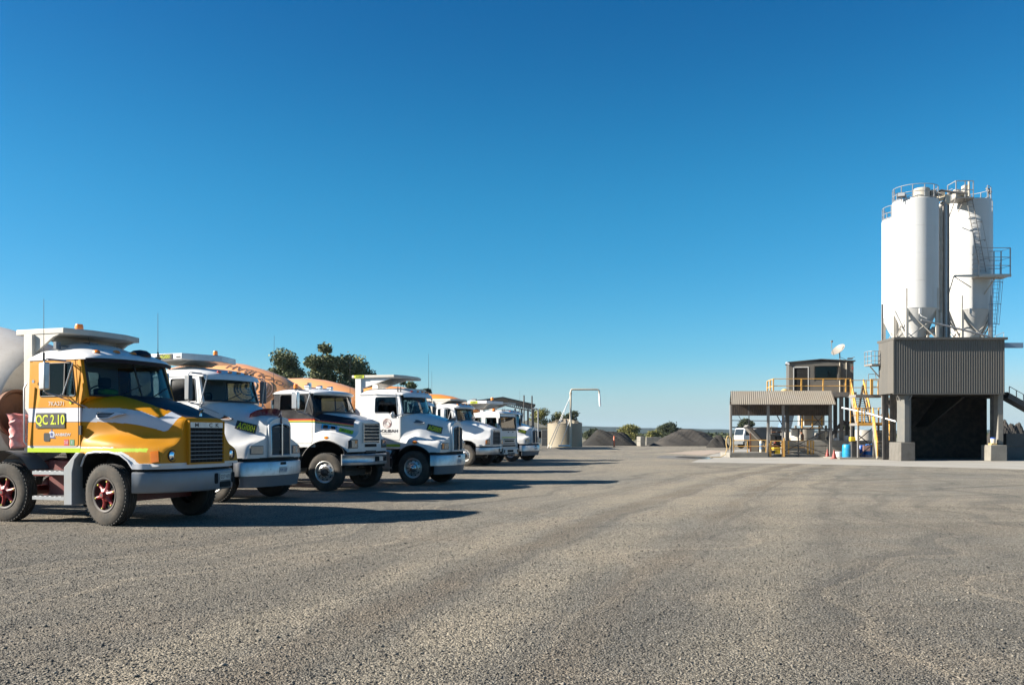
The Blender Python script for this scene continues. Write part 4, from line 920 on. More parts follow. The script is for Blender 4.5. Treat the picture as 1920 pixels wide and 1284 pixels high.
loc,rz=put(399,942,21)
t2,_,_,_=kenworth('mixer_truck','white mixer truck numbered AGI001 with dark red bonnet deflector and wedge-shaped roof canopy',loc,rz,G,'AGI001',.015,'wedge',False,'red',lift=.13)
d2,os2=drum(t2,-2.75,2.15,M['cream_drum'])
loc,rz=put(608,921,20)
t3=boxy_truck('mixer_truck','black and white mixer truck with striped sides, navy bonnet panels and chrome bumper',loc,rz,G)
DP=[(0,.001),(0,.84),(.03,.86),(.5,1.03),(1.1,1.15),(1.9,1.23),(2.7,1.2),(3.5,1.05),(4.3,.82),(4.9,.55),(4.9,.4)]
d3,os3=drum(t3,-1.80,2.12,M['orange_drum'],L=4.9,r0=.86,tilt=9,prof=DP)
fd=lambda a,c,t:os3(1.25-a*1.0,R(44)-c/1.1,.012+t)
text_obj('drum_lettering','COOLIBAH',M['logo_drum'],d3,lambda a,c,t:os3(1.55+a,R(17)+c/1.1,.012),.27,xs=1.25,subdiv=3,bold=.0) if False else None
_f=lambda a,c,t:os3(.95+a*1.0,R(26)+c/1.12,.010+t)      # upside down as the drum stopped turning
text_obj('drum_lettering','COOLIBAH',M['logo_drum'],d3,_f,.24,xs=1.3,subdiv=3)
lg=MB(); 
for r,g0,g1 in ((.44,-30,150),(.36,160,420),(.28,-60,130),(.20,100,330),(.12,-20,220),(.37,-40,40),(.5,150,230)):
    lg.tube([os3(.95+r*math.cos(R(t)),R(54)+r*math.sin(R(t))/1.12,.006) for t in range(g0,g1,10)],.016,4)
for cx_ in (.66,):
    for r,g0,g1 in ((.42,-70,100),(.32,-80,110),(.22,-90,120)):
        lg.tube([os3(cx_-r*math.cos(R(t))*.9,R(54)+r*math.sin(R(t))/1.12,.006) for t in range(g0,g1,10)],.016,4)
lg.build('drum_logo_rings',M['logo_drum'],d3)
loc,rz=put(774,910,18.5)
t4,_,_,_=kenworth('mixer_truck','white AGI009 mixer truck with ring logo on its door and a flat roof canopy',loc,rz,G,'AGI009',.016,'flat',True,'grey',True,'chrome',-3)
d4,os4=drum(t4,-2.42,2.04,M['orange_drum'],L=4.4,r0=.86,r1=1.12,tilt=7)
loc,rz=put(785,888,20)
t4b,_,_,_=kenworth('mixer_truck','white mixer truck almost hidden behind the AGI009 truck, its drum and stacks just showing',loc,rz,G,'AGI003',.05,'flat',False,None,False)
d4b,os4b=drum(t4b,-2.7,1.95,M['orange_drum'],tilt=7)
loc,rz=put(871,874,23)
t5,tum,ws,roof=mack_truck('mixer_truck','plain white long-nosed mixer truck with strong orange drum, beside the cab-over truck',loc,rz,False,G,.035)
sign_board(t5,-2.28,-.9,3.20,.92,{-.88:-2.04,.85:-2.04},.10)
chassis(t5,1.05,-7.4,[0,-4.6,-5.95],'alloy',0)
d5,os5=drum(t5,-2.3,2.35,M['orange_drum2'],r0=.80,r1=1.18,tilt=13)
text_obj('model_script','FLEETWOOD',M['grey_trim'],t5,lambda a,c,t:(-.28+a,-.93,1.90+c),.03,xs=1.5) if False else None
loc,rz=put(892,870,26)
t6=cabover('mixer_truck','white flat-fronted cab-over mixer truck with square windscreen and lime stripe',loc,rz,G)
d6,os6=drum(t6,-.95,2.2,M['orange_drum2'],r0=.86,r1=1.18,tilt=10)
loc,rz=put(957,865,26)
t7,_,_,_=kenworth('mixer_truck','white mixer truck at the far end of the row, nearest the beige water tank',loc,rz,G,'AGI008',.04,'flat',False,'grey')
d7,os7=drum(t7,-2.7,2.1,M['orange_drum2'])
# ---------------------------------------------------------------- silo building
def corrugated(mb,p0,p1,z0,z1,period=.09,amp=.018,mi=0,top=None):
    """corrugated sheet standing between p0 and p1 (plan points), from z0 to z1; top shifts the upper edge"""
    p0,p1=Vector(p0),Vector(p1); d=(p1-p0); Ln=d.length; d.normalize(); nrm=Vector((d.y,-d.x,0)); n=int(Ln/period*4)
    t=Vector(top) if top else Vector((0,0,0)); V=[];F=[]
    for i in range(n+1):
        s=Ln*i/n; o=amp*(0,1,1,0)[i%4]; q=p0+d*s+nrm*o
        V+= [(q.x,q.y,z0),(q.x+t.x,q.y+t.y,z1)]
    F=[(2*i,2*i+2,2*i+3,2*i+1) for i in range(n)]
    mb.add(V,F,mi)
YB=52.7
def X(u,Y=YB): return (u-960)/FOC*Y
def Zv(v,Y=YB): return CAM_H+(HOR-v)/FOC*Y
bld=thing('silo_building','charcoal clad batching building on concrete columns under the white silos','building',(X(1780),YB,0))
bl=Vector((X(1780),YB,0))
P_=lambda u,d:(X(u,YB+d)-bl.x,d)
x0,x1=X(1676)-bl.x,X(1882)-bl.x; zb,zt=Zv(737),Zv(637); dep=6.6
b=MB(); corrugated(b,(x0,0,0),(x1,0,0),zb,zt,.14,.03); b.build('front_cladding',M['clad'],bld,smooth=False)
b=MB(); corrugated(b,(x0-.02,2.15,0),(x0-.02,0,0),zb,zt,.19,.02); b.build('side_cladding',M['clad'],bld,smooth=False); b=MB(); corrugated(b,(x1,0,0),(x1,2.2,0),zb,zt,.19,.02); b.build('side_cladding',M['clad'],bld,smooth=False)
b=MB(); b.bx((x0-.03,-.04,zb),(x0+.03,.02,zt)); b.bx((x1-.03,-.04,zb),(x1+.03,.02,zt)); b.bx((x0-.05,-.05,zb-.07),(x1+.05,.03,zb)); b.build('corner_flashing',M['clad'],bld)
b=MB(); b.bx((x0-.05,-.14,zt),(x1+.17,2.3,zt+.14)); b.build('roof',M['clad'],bld)
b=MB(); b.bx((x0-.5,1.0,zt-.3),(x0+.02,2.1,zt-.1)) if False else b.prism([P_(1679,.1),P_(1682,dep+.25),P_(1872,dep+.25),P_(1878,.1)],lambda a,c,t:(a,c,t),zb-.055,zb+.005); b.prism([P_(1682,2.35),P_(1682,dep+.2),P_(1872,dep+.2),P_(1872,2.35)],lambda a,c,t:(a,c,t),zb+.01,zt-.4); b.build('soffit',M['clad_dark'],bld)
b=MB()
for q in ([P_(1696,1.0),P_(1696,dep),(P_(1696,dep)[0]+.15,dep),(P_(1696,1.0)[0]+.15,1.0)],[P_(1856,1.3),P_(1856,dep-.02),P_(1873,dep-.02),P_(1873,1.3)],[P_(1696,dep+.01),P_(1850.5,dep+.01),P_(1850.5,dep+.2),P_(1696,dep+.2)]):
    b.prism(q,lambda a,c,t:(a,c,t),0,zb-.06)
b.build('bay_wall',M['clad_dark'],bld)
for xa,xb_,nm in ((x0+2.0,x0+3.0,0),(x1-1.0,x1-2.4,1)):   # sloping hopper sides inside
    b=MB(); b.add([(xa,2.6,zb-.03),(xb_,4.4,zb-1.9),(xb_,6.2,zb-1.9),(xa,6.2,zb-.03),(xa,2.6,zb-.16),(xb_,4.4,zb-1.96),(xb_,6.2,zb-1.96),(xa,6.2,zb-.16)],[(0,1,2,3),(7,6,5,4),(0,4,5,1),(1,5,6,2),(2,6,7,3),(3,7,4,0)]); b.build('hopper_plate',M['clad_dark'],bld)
# columns and plinths
for (u0,u1,ub0,ub1,vtp,vb,nm) in ((1698,1708,1687,1714,829,862,'left'),(1874,1884,1855,1886,834,865,'right')):
    k=MB(); c0,c1=X(u0)-bl.x,X(u1)-bl.x; k.bx((c0,.15,Zv(vtp)+.0),(c1,.65 if nm=='right' else 1.2,zb-.07)); 
    if nm=='left': k.bx((c1+.003,.18,Zv(vtp)),(c1+.10,.30,zb-.07)); k.bx((c1-.0+.003,.30,Zv(vtp)),(c1+.05,.5,zb-.07))
    k.build('column',M['column_grey'] if nm=='left' else M['concrete'],bld,bevel=.02)
    k=MB(); k.bx((X(ub0)-bl.x,-.15,0),(X(ub1)-bl.x,.95 if nm=='right' else 1.5,Zv(vtp))); k.build('plinth',M['plinth'] if nm=='left' else M['concrete'],bld,bevel=.03)
k=MB(); k.beam((X(1690)-bl.x,.1,zb-.45),(X(1684)-bl.x,.1,zb-.1),.06); k.beam((X(1706)-bl.x,.12,zb-.4),(X(1712)-bl.x,.12,zb-.1),.05); k.build('knee_brace',M['steel_mid'],bld)
for u in (1658,1664,1672,1678):
    k=MB(); c=X(u,55)-bl.x; k.bx((c-.07,2.3,0),(c+.07,2.44,zt)); k.build('steel_post',M['steel_dark'],bld)
k=MB(); a=at(1883,648,YB+.8)-bl; e=at(1918,650,YB+.8)-bl; k.bx((a.x,a.y-.05,a.z-.13),(e.x,a.y+.12,a.z+.17)); k.build('roof_beam',M['skyblue'],bld)
tag(MB().bx((X(1858),YB-.05,Zv(834)+.0),(X(1869),YB+.3,Zv(834)+.1)).build('timber_block',M['hose'],bevel=.01),'small wooden block lying on the right concrete plinth','block')
b=MB(); b.lathe([(.001,0),(.13,0),(.15,.28),(.14,.3),(.001,.3)],(X(1864),YB+.12,Zv(834)+.102),n=18,mi=0); b.lathe([(.152,.27),(.155,.3),(.12,.33),(.001,.33)],(X(1864),YB+.12,Zv(834)+.102),n=18,mi=1)
tag(b.build('bucket',[M['pipe_w'],M['blue']]),'tan bucket with blue lid on the block upon the right concrete plinth','bucket')
# ---- silos
def silo(label,u,Y,Rd,vtop_z=15.58,zc=9.05,zbot=6.9,legs=True,rail=True,rail_a=(0,360),n=64):
    p=at(u,HOR,Y); root=thing('silo',label,'silo',(p.x,Y,0),0,'white cement silos on the batching building')
    b=MB(); b.lathe([(.001,vtop_z+.1),(Rd*.6,vtop_z+.06),(Rd-.02,vtop_z),(Rd,vtop_z-.03),(Rd,zc+.03)],n=n)
    seams=[zc+(vtop_z-zc)*k/4 for k in (1,2,3)]
    b.build('shell',M['silo'],root,sharp=30)
    k=MB(); k.lathe([(Rd+.012,zc+.06),(Rd+.012,zc),(Rd-.02,zc-.01)],n=n); k.build('seam_ring',M['silo'],root)
    for z in seams: k=MB(); k.lathe([(Rd,z+.012),(Rd+.006,z+.008),(Rd+.006,z-.008),(Rd,z-.012)],n=n); k.build('seam_ring',M['silo'],root)
    k=MB(); k.lathe([(Rd-.005,zc),(.22,zbot),(.2,zbot-.3)],n=n); k.build('cone',M['silo_steel'] if False else M['silo'],root,sharp=30)
    if legs:
        for a in (45,135,225,315):
            c,q=math.cos(R(a))*(Rd-.05),math.sin(R(a))*(Rd-.05); k=MB(); k.box((c,q,(7.0+10.25)/2),(.15,.15,3.25)); k.build('leg',M['silo_steel'],root)
        for a in (45,135,225,315):
            c,q=math.cos(R(a))*(Rd-.05),math.sin(R(a))*(Rd-.05); c2,q2=math.cos(R(a+90))*(Rd-.05),math.sin(R(a+90))*(Rd-.05)
            k=MB(); k.tube([(c,q,8.95),(c2,q2,7.25)],.045,8); k.tube([(c2,q2,8.6),(c,q,7.25)],.025,6); k.build('brace',M['silo_steel'],root)
    if rail:
        k=MB(); a0,a1=rail_a; rr_=Rd-.04
        for z in (.38,.8): k.tube([(rr_*math.cos(R(a)),rr_*math.sin(R(a)),vtop_z+z) for a in range(a0,a1+(0 if a1-a0==360 else 1),8)],.02,6,closed=(a1-a0==360))
        k.tube([(rr_*math.cos(R(a)),rr_*math.sin(R(a)),vtop_z+.06) for a in range(a0,a1+(0 if a1-a0==360 else 1),8)],.025,6,closed=(a1-a0==360))
        for a in range(a0,a1,30): k.beam((rr_*math.cos(R(a)),rr_*math.sin(R(a)),vtop_z),(rr_*math.cos(R(a)),rr_*math.sin(R(a)),vtop_z+.8),.045)
        k.build('top_railing',M['galv'],root)
    return root,p.x
YM=54.9
s1,x1_=silo('white silo at the front left with a stained round filter on top',1716,YM,1.31)
s2,x2_=silo('white silo set back at the far left, its top lower in view',1698,59,1.45,15.45)
YR=57.8
s3,x3_=silo('white silo at the front right with the ladder and machinery platform',1817,YR,1.275,16.3,9.37,rail_a=(-60,200))
s4,x4_=silo('white silo mostly hidden behind the front right one',1815,61.2,1.5,16.3,9.4)
# filter and outlets
def onroot(root,u,v,Y): return at(u,v,Y)-Vector(root.location)
k=MB(); c=onroot(s1,1724,372,YM); k.lathe([(.46,15.5),(.46,15.8),(.475,15.81),(.46,15.82),(.46,16.1),(.475,16.11),(.46,16.12),(.47,16.25),(.44,16.31),(.001,16.33)],(c.x,-.3,0),n=28); k.build('filter_housing',M['filter'],s1)
k=MB(); k.box((c.x+.62,-.35,16.0),(.3,.3,.42)); k.cyl((c.x+.5,-.45,15.85),(c.x+1.1,-.45,15.95),.09,10); k.cyl((c.x+.85,-.3,15.6),(c.x+.85,-.3,15.9),.06,8); k.build('filter_motor',M['steel_mid'],s1)
for s_,u,v,yy_ in ((s1,1724,582,YM-1.2),(s3,1818,582,YR-1.15)):
    k=MB(); c=onroot(s_,u,v,yy_); k.box((c.x,c.y-.1,c.z-.05),(.13,.13,.32)); k.tube([(c.x,c.y-.1,c.z-.2),(c.x+.05,c.y-.15,c.z-.35),(c.x+.35,c.y-.2,c.z-.5)],.03,8); k.build('level_probe',M['silo'],s_)
def floodlight(label,u,v,Y,yaw,pitch):
    p=at(u,v,Y); root=thing('floodlight',label,'floodlight',p,R(yaw),'floodlights on the silo tops')
    Mx=Matrix.Rotation(R(pitch),3,'X'); k=MB(); k.box((0,0,0),(.44,.12,.30),Mx,0); k.box(Mx@Vector((0,-.065,0)),(.38,.01,.24),Mx,1); k.build('housing',[M['steel_dark'],M['fender_grey']],root,bevel=.015)
    k=MB(); k.tube([(-.24,0,0),(-.24,0,-.2),(.24,0,-.2),(.24,0,0)],.018,6); k.cyl((0,0,-.2),(0,0,-.42),.025,8); k.build('bracket',M['steel_dark'],root)
floodlight('square floodlight at the left rim of the front left silo',1690,366,YM-.9,-25,-25)
floodlight('square floodlight at the right rim of the front right silo',1854,357,YR-.3,40,-30)
# pipework between the silos
pw=thing('fill_pipe','bundle of tall grey filling pipes between the two front silos','pipework',at(1770,HOR,56)*1.0)
pw.location.z=0; o=Vector(pw.location)
for u,Y,r_,v0,v1,m in ((1764,55.3,.10,384,640,'silo_steel'),(1768.5,55.55,.06,380,640,'steel_mid'),(1773,55.1,.10,372,640,'galv'),(1778,55.4,.07,366,640,'steel_mid'),(1759,55.6,.12,420,640,'galv')):
    a=at(u,v1,Y)-o; e=at(u,v0,Y)-o; k=MB(); k.tube([a,e,e+Vector((.1,.1,.12)),e+Vector((.3,.2,.16))],r_,10); k.build('pipe',M[m],pw)
k=MB(); a=at(1745,366,55)-o; e=at(1812,362,54.4)-o; k.tube([a+Vector((-.6,0,-.1)),a,at(1765,357,55)-o,at(1790,361,54.8)-o,e],.07,8); k.build('top_pipe',M['steel_dark'],pw)
k=MB(); k.box(at(1764,368,55.4)-o,(.35,.35,.5)); k.cyl(at(1756,376,55.2)-o,at(1772,371,55.2)-o,.12,10); k.box(at(1776,374,55.1)-o,(.28,.3,.55)); k.build('valve',M['pipe_w'],pw)
k=MB(); a=at(1762,586,54.6)-o; k.tube([a,a+Vector((0,0,-.5)),a+Vector((.05,0,-.75)),a+Vector((-.25,-.1,-1.0)),a+Vector((-.5,-.1,-1.0))],.14,12); k.box(a+Vector((-.2,-.1,-1.6)),(.24,.24,1.5)); k.cyl(a+Vector((-.8,-.2,-1.25)),a+Vector((-.5,-.2,-1.1)),.16,12); k.build('dust_duct',M['silo_steel'],pw)
k=MB(); k.tube([at(1727,600,53.6)-o,at(1775,611,53.6)-o,at(1856,631,53.6)-o],.055,8); k.build('air_line',M['galv'],pw)
# machinery platform on the right silo
o=Vector(s3.location)
pf=thing('service_platform','grey service platform with machinery and ladder at the top of the front right silo','platform',at(1803,374,56.3)); o=Vector(pf.location)
k=MB(); k.box((0,.2,0),(1.15,1.2,.10)); k.build('deck',M['steel_mid'],pf)
k=MB()
for x,y in ((-.52,-.35),(.05,-.35),(.55,-.35),(-.52,.7)): k.beam((x,y,0),(x,y,1.05),.05)
for z in (.5,1.05): k.beam((-.52,-.35,z),(.55,-.35,z),.04); k.beam((-.52,-.35,z),(-.52,.7,z),.04)
k.build('railing',M['galv'],pf)
k=MB(); k.lathe([(.001,0),(.26,.02),(.28,.5),(.18,.62),(.001,.65)],(-.15,.35,.06),n=18); k.cyl((-.35,.1,.35),(.4,.1,.4),.13,12); k.box((.35,.2,.55),(.35,.4,.7)); k.cyl((.45,0,.2),(.45,0,1.1),.06,8); k.build('machinery',M['filter'],pf)
k=MB(); k.tube([(-.52,-.3,-.05),(-.72,.2,-1.15),(-.6,.5,-1.15)],.035,6); k.tube([(.05,-.3,-.05),(-.1,.3,-.75)],.035,6); k.build('bracket',M['steel_mid'],pf)
# sloping ladder
k=MB(); A=at(1812,372,56.0); Bp=at(1838,510,55.9); 
lad=thing('access_ladder','thin caged ladder running down the right silo to the side balcony','ladder',Bp); A=A-Bp; Bq=Vector((0,0,0)); off=Vector((.42,.12,0))
k.tube([A,Bq],.022,6); k.build('rail',M['steel_mid'],lad); k=MB(); k.tube([A+off,Bq+off],.022,6); k.build('rail',M['steel_mid'],lad)
k=MB(); 
for i in range(22): t=(i+.5)/22; q=A.lerp(Bq,t); k.cyl(q,q+off,.012,5)
k.build('rungs',M['steel_mid'],lad)
k=MB()
for t in (.35,.6,.85): q=A.lerp(Bq,t); k.tube([q,q+Vector((.0,-.35,.0)),q+Vector((.45,-.35,.1)),q+off+Vector((.25,0,.1))],.018,5)
for dx in (.15,.5): k.tube([A.lerp(Bq,.3)+Vector((dx,-.35,.05)),A.lerp(Bq,.9)+Vector((dx,-.35,.05))],.010,5)
k.build('cage',M['steel_mid'],lad)
# side balcony and caged ladder below it
p0=at(1790,517,55.8); p1=at(1892,517,55.9); zb2=p0.z
bal=thing('balcony','grey balcony with square railings on the right side of the silos','platform',(p0.x,55.8,zb2)); W=p1.x-p0.x
k=MB(); k.bx((0,0,-.06),(W*.62,.12,.06)); k.bx((W*.42,-.1,-.05),(W,1.0,.04)); k.bx((W*.42,-.12,-.09),(W+.02,-.08,.09)); k.build('deck',M['silo_steel'],bal)
k=MB(); h=at(1892,466,55.9).z-zb2
for x,y in ((W*.43,-.1),(W*.99,-.1),(W*.99,.95),(W*.7,.95),(W*.86,.95)): k.beam((x,y,0),(x,y,h),.055)
for z in (h*.36,h*.66,h): k.tube([(W*.43,-.1,z),(W*.99,-.1,z),(W*.99,.95,z),(W*.7,.95,z)],.022,6)
k.build('railing',M['galv'],bal)
k=MB(); k.tube([(0,.1,0),(-.1,.6,-1.1)],.035,6); k.tube([(0,.05,-.05),(W*.4,.7,-.6)],.03,6); k.tube([(W*.76,.1,-.05),(W*.65,.8,-1.05)],.035,6)
for i in range(5): k.tube([(W*.40,-.1,.15+.3*i),(W*.33,.1,.1+.3*i)],.03,5)
k.build('bracket',M['silo_steel'],bal)
xa=W*.84
for nm,dx in (('ladder',0),):
    k=MB(); zl=at(1870,628,56.1).z-zb2
    for s in (-.2,.2): k.tube([(xa+s-.1*0,.5,.9),(xa+s,.5,-.1),(xa+s-.30,.5,zl)],.018,6)
    for i in range(14): z=-.2+(zl+.2)*i/13; k.cyl((xa-.2-.30*z/zl,.5,z),(xa+.2-.30*z/zl,.5,z),.012,5)
    k.build('ladder',M['skyblue'],bal)
    k=MB()
    for z in (-.35,-1.7,-2.95):
        q=-.30*z/zl; k.tube([(xa+q+.36*math.cos(R(a)),.5-.36*math.sin(R(a))*1.0,z) for a in range(0,181,15)],.02,5)
    for a in range(15,180,30): k.tube([(xa+.36*math.cos(R(a)),.5-.36*math.sin(R(a)),-.05),(xa-.30*(-2.95/zl)+.36*math.cos(R(a)),.5-.36*math.sin(R(a)),-2.95)],.012,5)
    k.build('ladder_cage',M['skyblue'],bal)
k=MB(); a=at(1866,632,YB+.6); e=at(1882,626,YB+.6); 
rh=thing('roof_handrail','short grey handrail at the right end of the charcoal roof','railing',a); e=e-a
k.tube([(0,0,-.1),(0,0,.05),(e.x,0,e.z+.1),(e.x,0,-.15)],.02,6); k.build('rail',M['galv'],rh)
# left caged balcony
p=at(1631,682,54.5); lb=thing('balcony','small round-fronted grey balcony on the left of the charcoal building','platform',p); W=at(1657,682,54.5).x-p.x; h=at(1631,658,54.5).z-p.z
k=MB(); k.prism([(0,.3),(.12,0),(W,0),(W,.9),(0,.9)],lambda a,c,t:(a,c,t),-.10,0); k.build('deck',M['steel_mid'],lb)
k=MB(); pl=[(0,.8),(0,.3),(.14,.02),(.35,0),(W,0)]
for z in (h*.25,h*.62,h): k.tube([(x,y,z) for x,y in pl],.018,6)
for x,y in ((0,.8),(0,.35),(.1,.06),(.3,0),(.5,0),(.7,0)): k.beam((x,y,0),(x,y,h),.035)
k.build('railing',M['galv'],lb)
k=MB(); k.beam((.05,.2,-.1),(W-.05,.2,-.95),.06); k.beam((W,.2,-3.0),(W,.2,3.6),.09); k.build('support',M['steel_mid'],lb)
# ---- conveyor on the right
cv=thing('conveyor','dark covered conveyor sloping down from the right side of the silo building','conveyor',at(1884,742,55)); o=Vector(cv.location)
dv=(at(1990,802,55)-o)
k=MB(); k.beam((0,0,0),dv,.9,.32); k.build('frame',M['steel_dark'],cv); k=MB(); k.beam((0,0,.2),dv+Vector((0,0,.2)),.6,.05); k.build('belt',M['belt'],cv)
k=MB(); k.tube([Vector((0,-.5,.55)),dv+Vector((0,-.5,.55))],.02,6)
for i in range(9): q=dv*(i/8); k.beam(q+Vector((0,-.5,.1)),q+Vector((0,-.5,.55)),.04)
k.build('handrail',M['steel_mid'],cv)
k=MB()
for t in (.55,.98): q=dv*t; k.beam((q.x,q.y,-o.z),(q.x,q.y,q.z-.16),.12)
k.build('support_leg',M['steel_dark'],cv)
# low block wall right
def blockwall(label,u0,u1,v,Y,mat,rows=2,th=.5,bw=1.5):
    a,e=at(u0,v,Y),at(u1,v,Y); k=MB(); n=max(1,round((e.x-a.x)/bw)); h=a.z/rows
    for r_ in range(rows):
        for i in range(n):
            xa=a.x+(e.x-a.x)*i/n; xe=a.x+(e.x-a.x)*(i+1)/n; k.bx((xa+.006,Y+.01*(r_%2),h*r_+.004),(xe-.006,Y+th,h*(r_+1)-.012))
    return tag(k.build('block_wall',mat,bevel=.025),label,'concrete wall')
blockwall('dark stained block wall at the right edge beyond the column',1887,1990,812,55.2,M['concrete_dark'],2)
blockwall('pale concrete block wall behind the shelter and the blue drums',1470,1668,825,62.6,M['pale_wall'],3,.5)
# ---------------------------------------------------------------- shelter
YS1=61.0
def S(u,v,Y=YS1): return at(u,v,Y)
sh=thing('shelter','lean-to shelter with corrugated sloping awning on rusty steel posts','shelter',(S(1370,HOR).x,YS1,0)); o=Vector(sh.location)
xw=S(1565,HOR).x-o.x; ze=Zv(758,YS1); zt_=Zv(733,62.3)
for u0,u1 in ((1370,1443),(1444,1565)):
    k=MB(); a=S(u0,0).x-o.x; e=S(u1,0).x-o.x; corrugated(k,(a,-.25,0),(e,-.25,0),ze,zt_+.02*(u0>1400),.14,.03,top=(.34 if u0<1400 else .22,1.5,0)); k.build('awning',M['zinc'],sh,smooth=False)
k=MB(); k.beam((.3,1.28,zt_-.06),(xw+.15,1.28,zt_-.06),.09); k.beam((-.05,-.27,ze-.03),(xw+.05,-.27,ze-.03),.05); k.build('ridge_beam',M['brown_sheet'],sh)
zr0=Zv(779,64.5); k=MB(); corrugated(k,(.75,3.4,0),(xw+1.0,3.4,0),zr0,ze+.35,.14,.02); k.build('rear_sheet',M['brown_sheet'],sh,smooth=False)
k=MB(); k.add([(.30,1.2,zt_-.02),(xw,1.2,zt_-.02),(xw+.9,3.4,ze+.36),(.75,3.4,ze+.36)],[(0,1,2,3)]); k.build('rear_awning',M['zinc'],sh)
for u,m,w in ((1371,'steel_mid',.13),(1375,'steel_mid',.08),(1441,'steel_mid',.16),(1469,'steel_mid',.15),(1558,'steel_mid',.15),(1563,'steel_dark',.10)):
    xx=S(u,0).x-o.x; y=0 if u not in (1375,1563) else .8; k=MB(); k.bx((xx-w/2,y,0),(xx+w/2,y+w,ze-.02)); k.build('post',M[m],sh)
for u in (1443,1470):
    k=MB(); xx=S(u,0).x-o.x; k.bx((xx-.04,-.06,.05),(xx+.05,-.005,.95 if u<1450 else 1.3)); k.build('post_guard',M['safety'],sh)
k=MB()
zz=lambda v:Zv(v,YS1)
k.beam((0,.1,zz(788)),(xw-.1,.1,zz(790)),.045); k.beam((0,.1,zz(801)),(S(1441,0).x-o.x,.1,zz(802)),.08); k.beam((S(1441,0).x-o.x,.1,zz(803)),(xw-.1,.1,zz(804)),.09)
k.beam((S(1474,0).x-o.x,.1,zz(822)),(S(1557,0).x-o.x,.1,zz(854)),.05); k.beam((S(1474,0).x-o.x,.12,zz(845)),(S(1553,0).x-o.x,.12,zz(806)),.05); k.beam((S(1498,0).x-o.x,.1,zz(804)),(S(1498,0).x-o.x,.1,0),.07)
k.beam((S(1375,0).x-o.x,.1,zz(758)),(S(1390,0).x-o.x,.1,zz(787)),.03); k.beam((S(1458,0).x-o.x,.1,zz(779)),(S(1467,0).x-o.x,.1,zz(796)),.06); k.beam((S(1405,0).x-o.x,.1,zz(758)),(S(1405,0).x-o.x,.1,zz(803)),.05)
k.beam((S(1527,0).x-o.x,.1,zz(779)),(S(1545,0).x-o.x,.1,zz(803)),.05); k.beam((S(1545,0).x-o.x,.1,zz(779)),(S(1520,0).x-o.x,.1,zz(803)),.05)
k.build('bracing',M['steel_dark'],sh)
pl=tag(MB().bx((S(1367,0).x,YS1-.25,0),(S(1441,0).x-.1,YS1+2.6,.33)).build('concrete_plinth',M['concrete'],bevel=.02),'pale concrete plinth under the left half of the lean-to shelter','concrete block')
pl=tag(MB().bx((S(1445,0).x,YS1+.2,0),(S(1536,0).x,YS1+2.6,.2)).build('concrete_plinth',M['concrete'],bevel=.02),'low stained concrete plinth under the right half of the lean-to shelter','concrete block')
def rail(name,label,pts,h,mat,posts,cat='railing',rails=(.5,1),r=.028,base=True,pw=.05):
    o=Vector(pts[0]); root=thing(name,label,cat,o); k=MB()
    P=[Vector(p)-o for p in pts]
    for f in rails: k=MB(); k.tube([p+Vector((0,0,h*f)) for p in P],r,6); k.build('rail',mat,root)
    for (i,t) in posts:
        q=P[i].lerp(P[i+1],t); k=MB(); k.beam(q,q+Vector((0,0,h)),pw,pw,up=(0,1,0)); k.build('post',mat,root)
    return root
g=lambda u,Y,z:Vector(((u-960)/FOC*Y,Y,z))
rail('handrail','faded yellow handrail on the plinth at the left of the shelter',[g(1375,60.9,.33),g(1437,60.9,.33)],.83,M['safety'],[(0,.01),(0,.43),(0,.99)])
rail('handrail','yellow handrail between the two middle posts of the shelter',[g(1445,61.0,0),g(1467,61.0,0)],1.1,M['safety'],[(0,.02),(0,.98)])
rail('handrail','yellow gate-like handrail right of the middle posts of the shelter',[g(1478,61.4,.2),g(1525,61.4,.2)],.92,M['safety'],[(0,.01),(0,.78),(0,.9),(0,1)],pw=.09)
# crates and sacks behind the middle posts
for i,(u,z0,z1,m,l) in enumerate([(1447,.0,.45,'concrete_dark','dark crate on the ground between the shelter posts'),(1457,.0,.62,'yellow_tub','mustard coloured tub between the shelter posts'),(1450,1.1,1.55,'steel_dark','dark control box hung between the shelter posts'),(1459,1.15,1.45,'black','small black box beside the control box in the shelter')]):
    p=g(u,62.2,0); k=MB(); k.bx((p.x-.22,62.2,z0+.205 if z0==0 else z0),(p.x+.24,62.7,z1)); k.bx((p.x-.24,62.18,z1-.06),(p.x+.26,62.72,z1+.02)); tag(k.build('box' if i!=1 else 'tub',M[m],bevel=.02),l,'box' if i!=1 else 'tub')
k=MB(); p=g(1427,61.6,.33); k.lathe([(.001,0),(.11,.01),(.11,.7),(.08,.78),(.001,.8)],p,n=18,mi=0); k.lathe([(.115,.2),(.115,.6)],p,n=18,mi=1); tag(k.build('gas_cylinder',[M['pipe_w'],M['skyblue']]),'pale cylinder with blue band behind the yellow handrail','cylinder')
k=MB(); p=g(1365,61,0); 
for j in range(3): k.tube([p+Vector((.12*math.cos(R(a))*(1+.15*j),-.05-.03*j,1.0+.45*math.sin(R(a)))) for a in range(0,360,20)],.03,6,closed=True)
k.tube([p+Vector((-.1,-.1,.6)),p+Vector((-.25,-.3,.2)),p+Vector((-.6,-.5,.03)),p+Vector((-1.3,-.6,.03))],.022,6); tag(k.build('hose',M['hose']),'yellow hose coiled at the left post and trailing over the slab','hose')
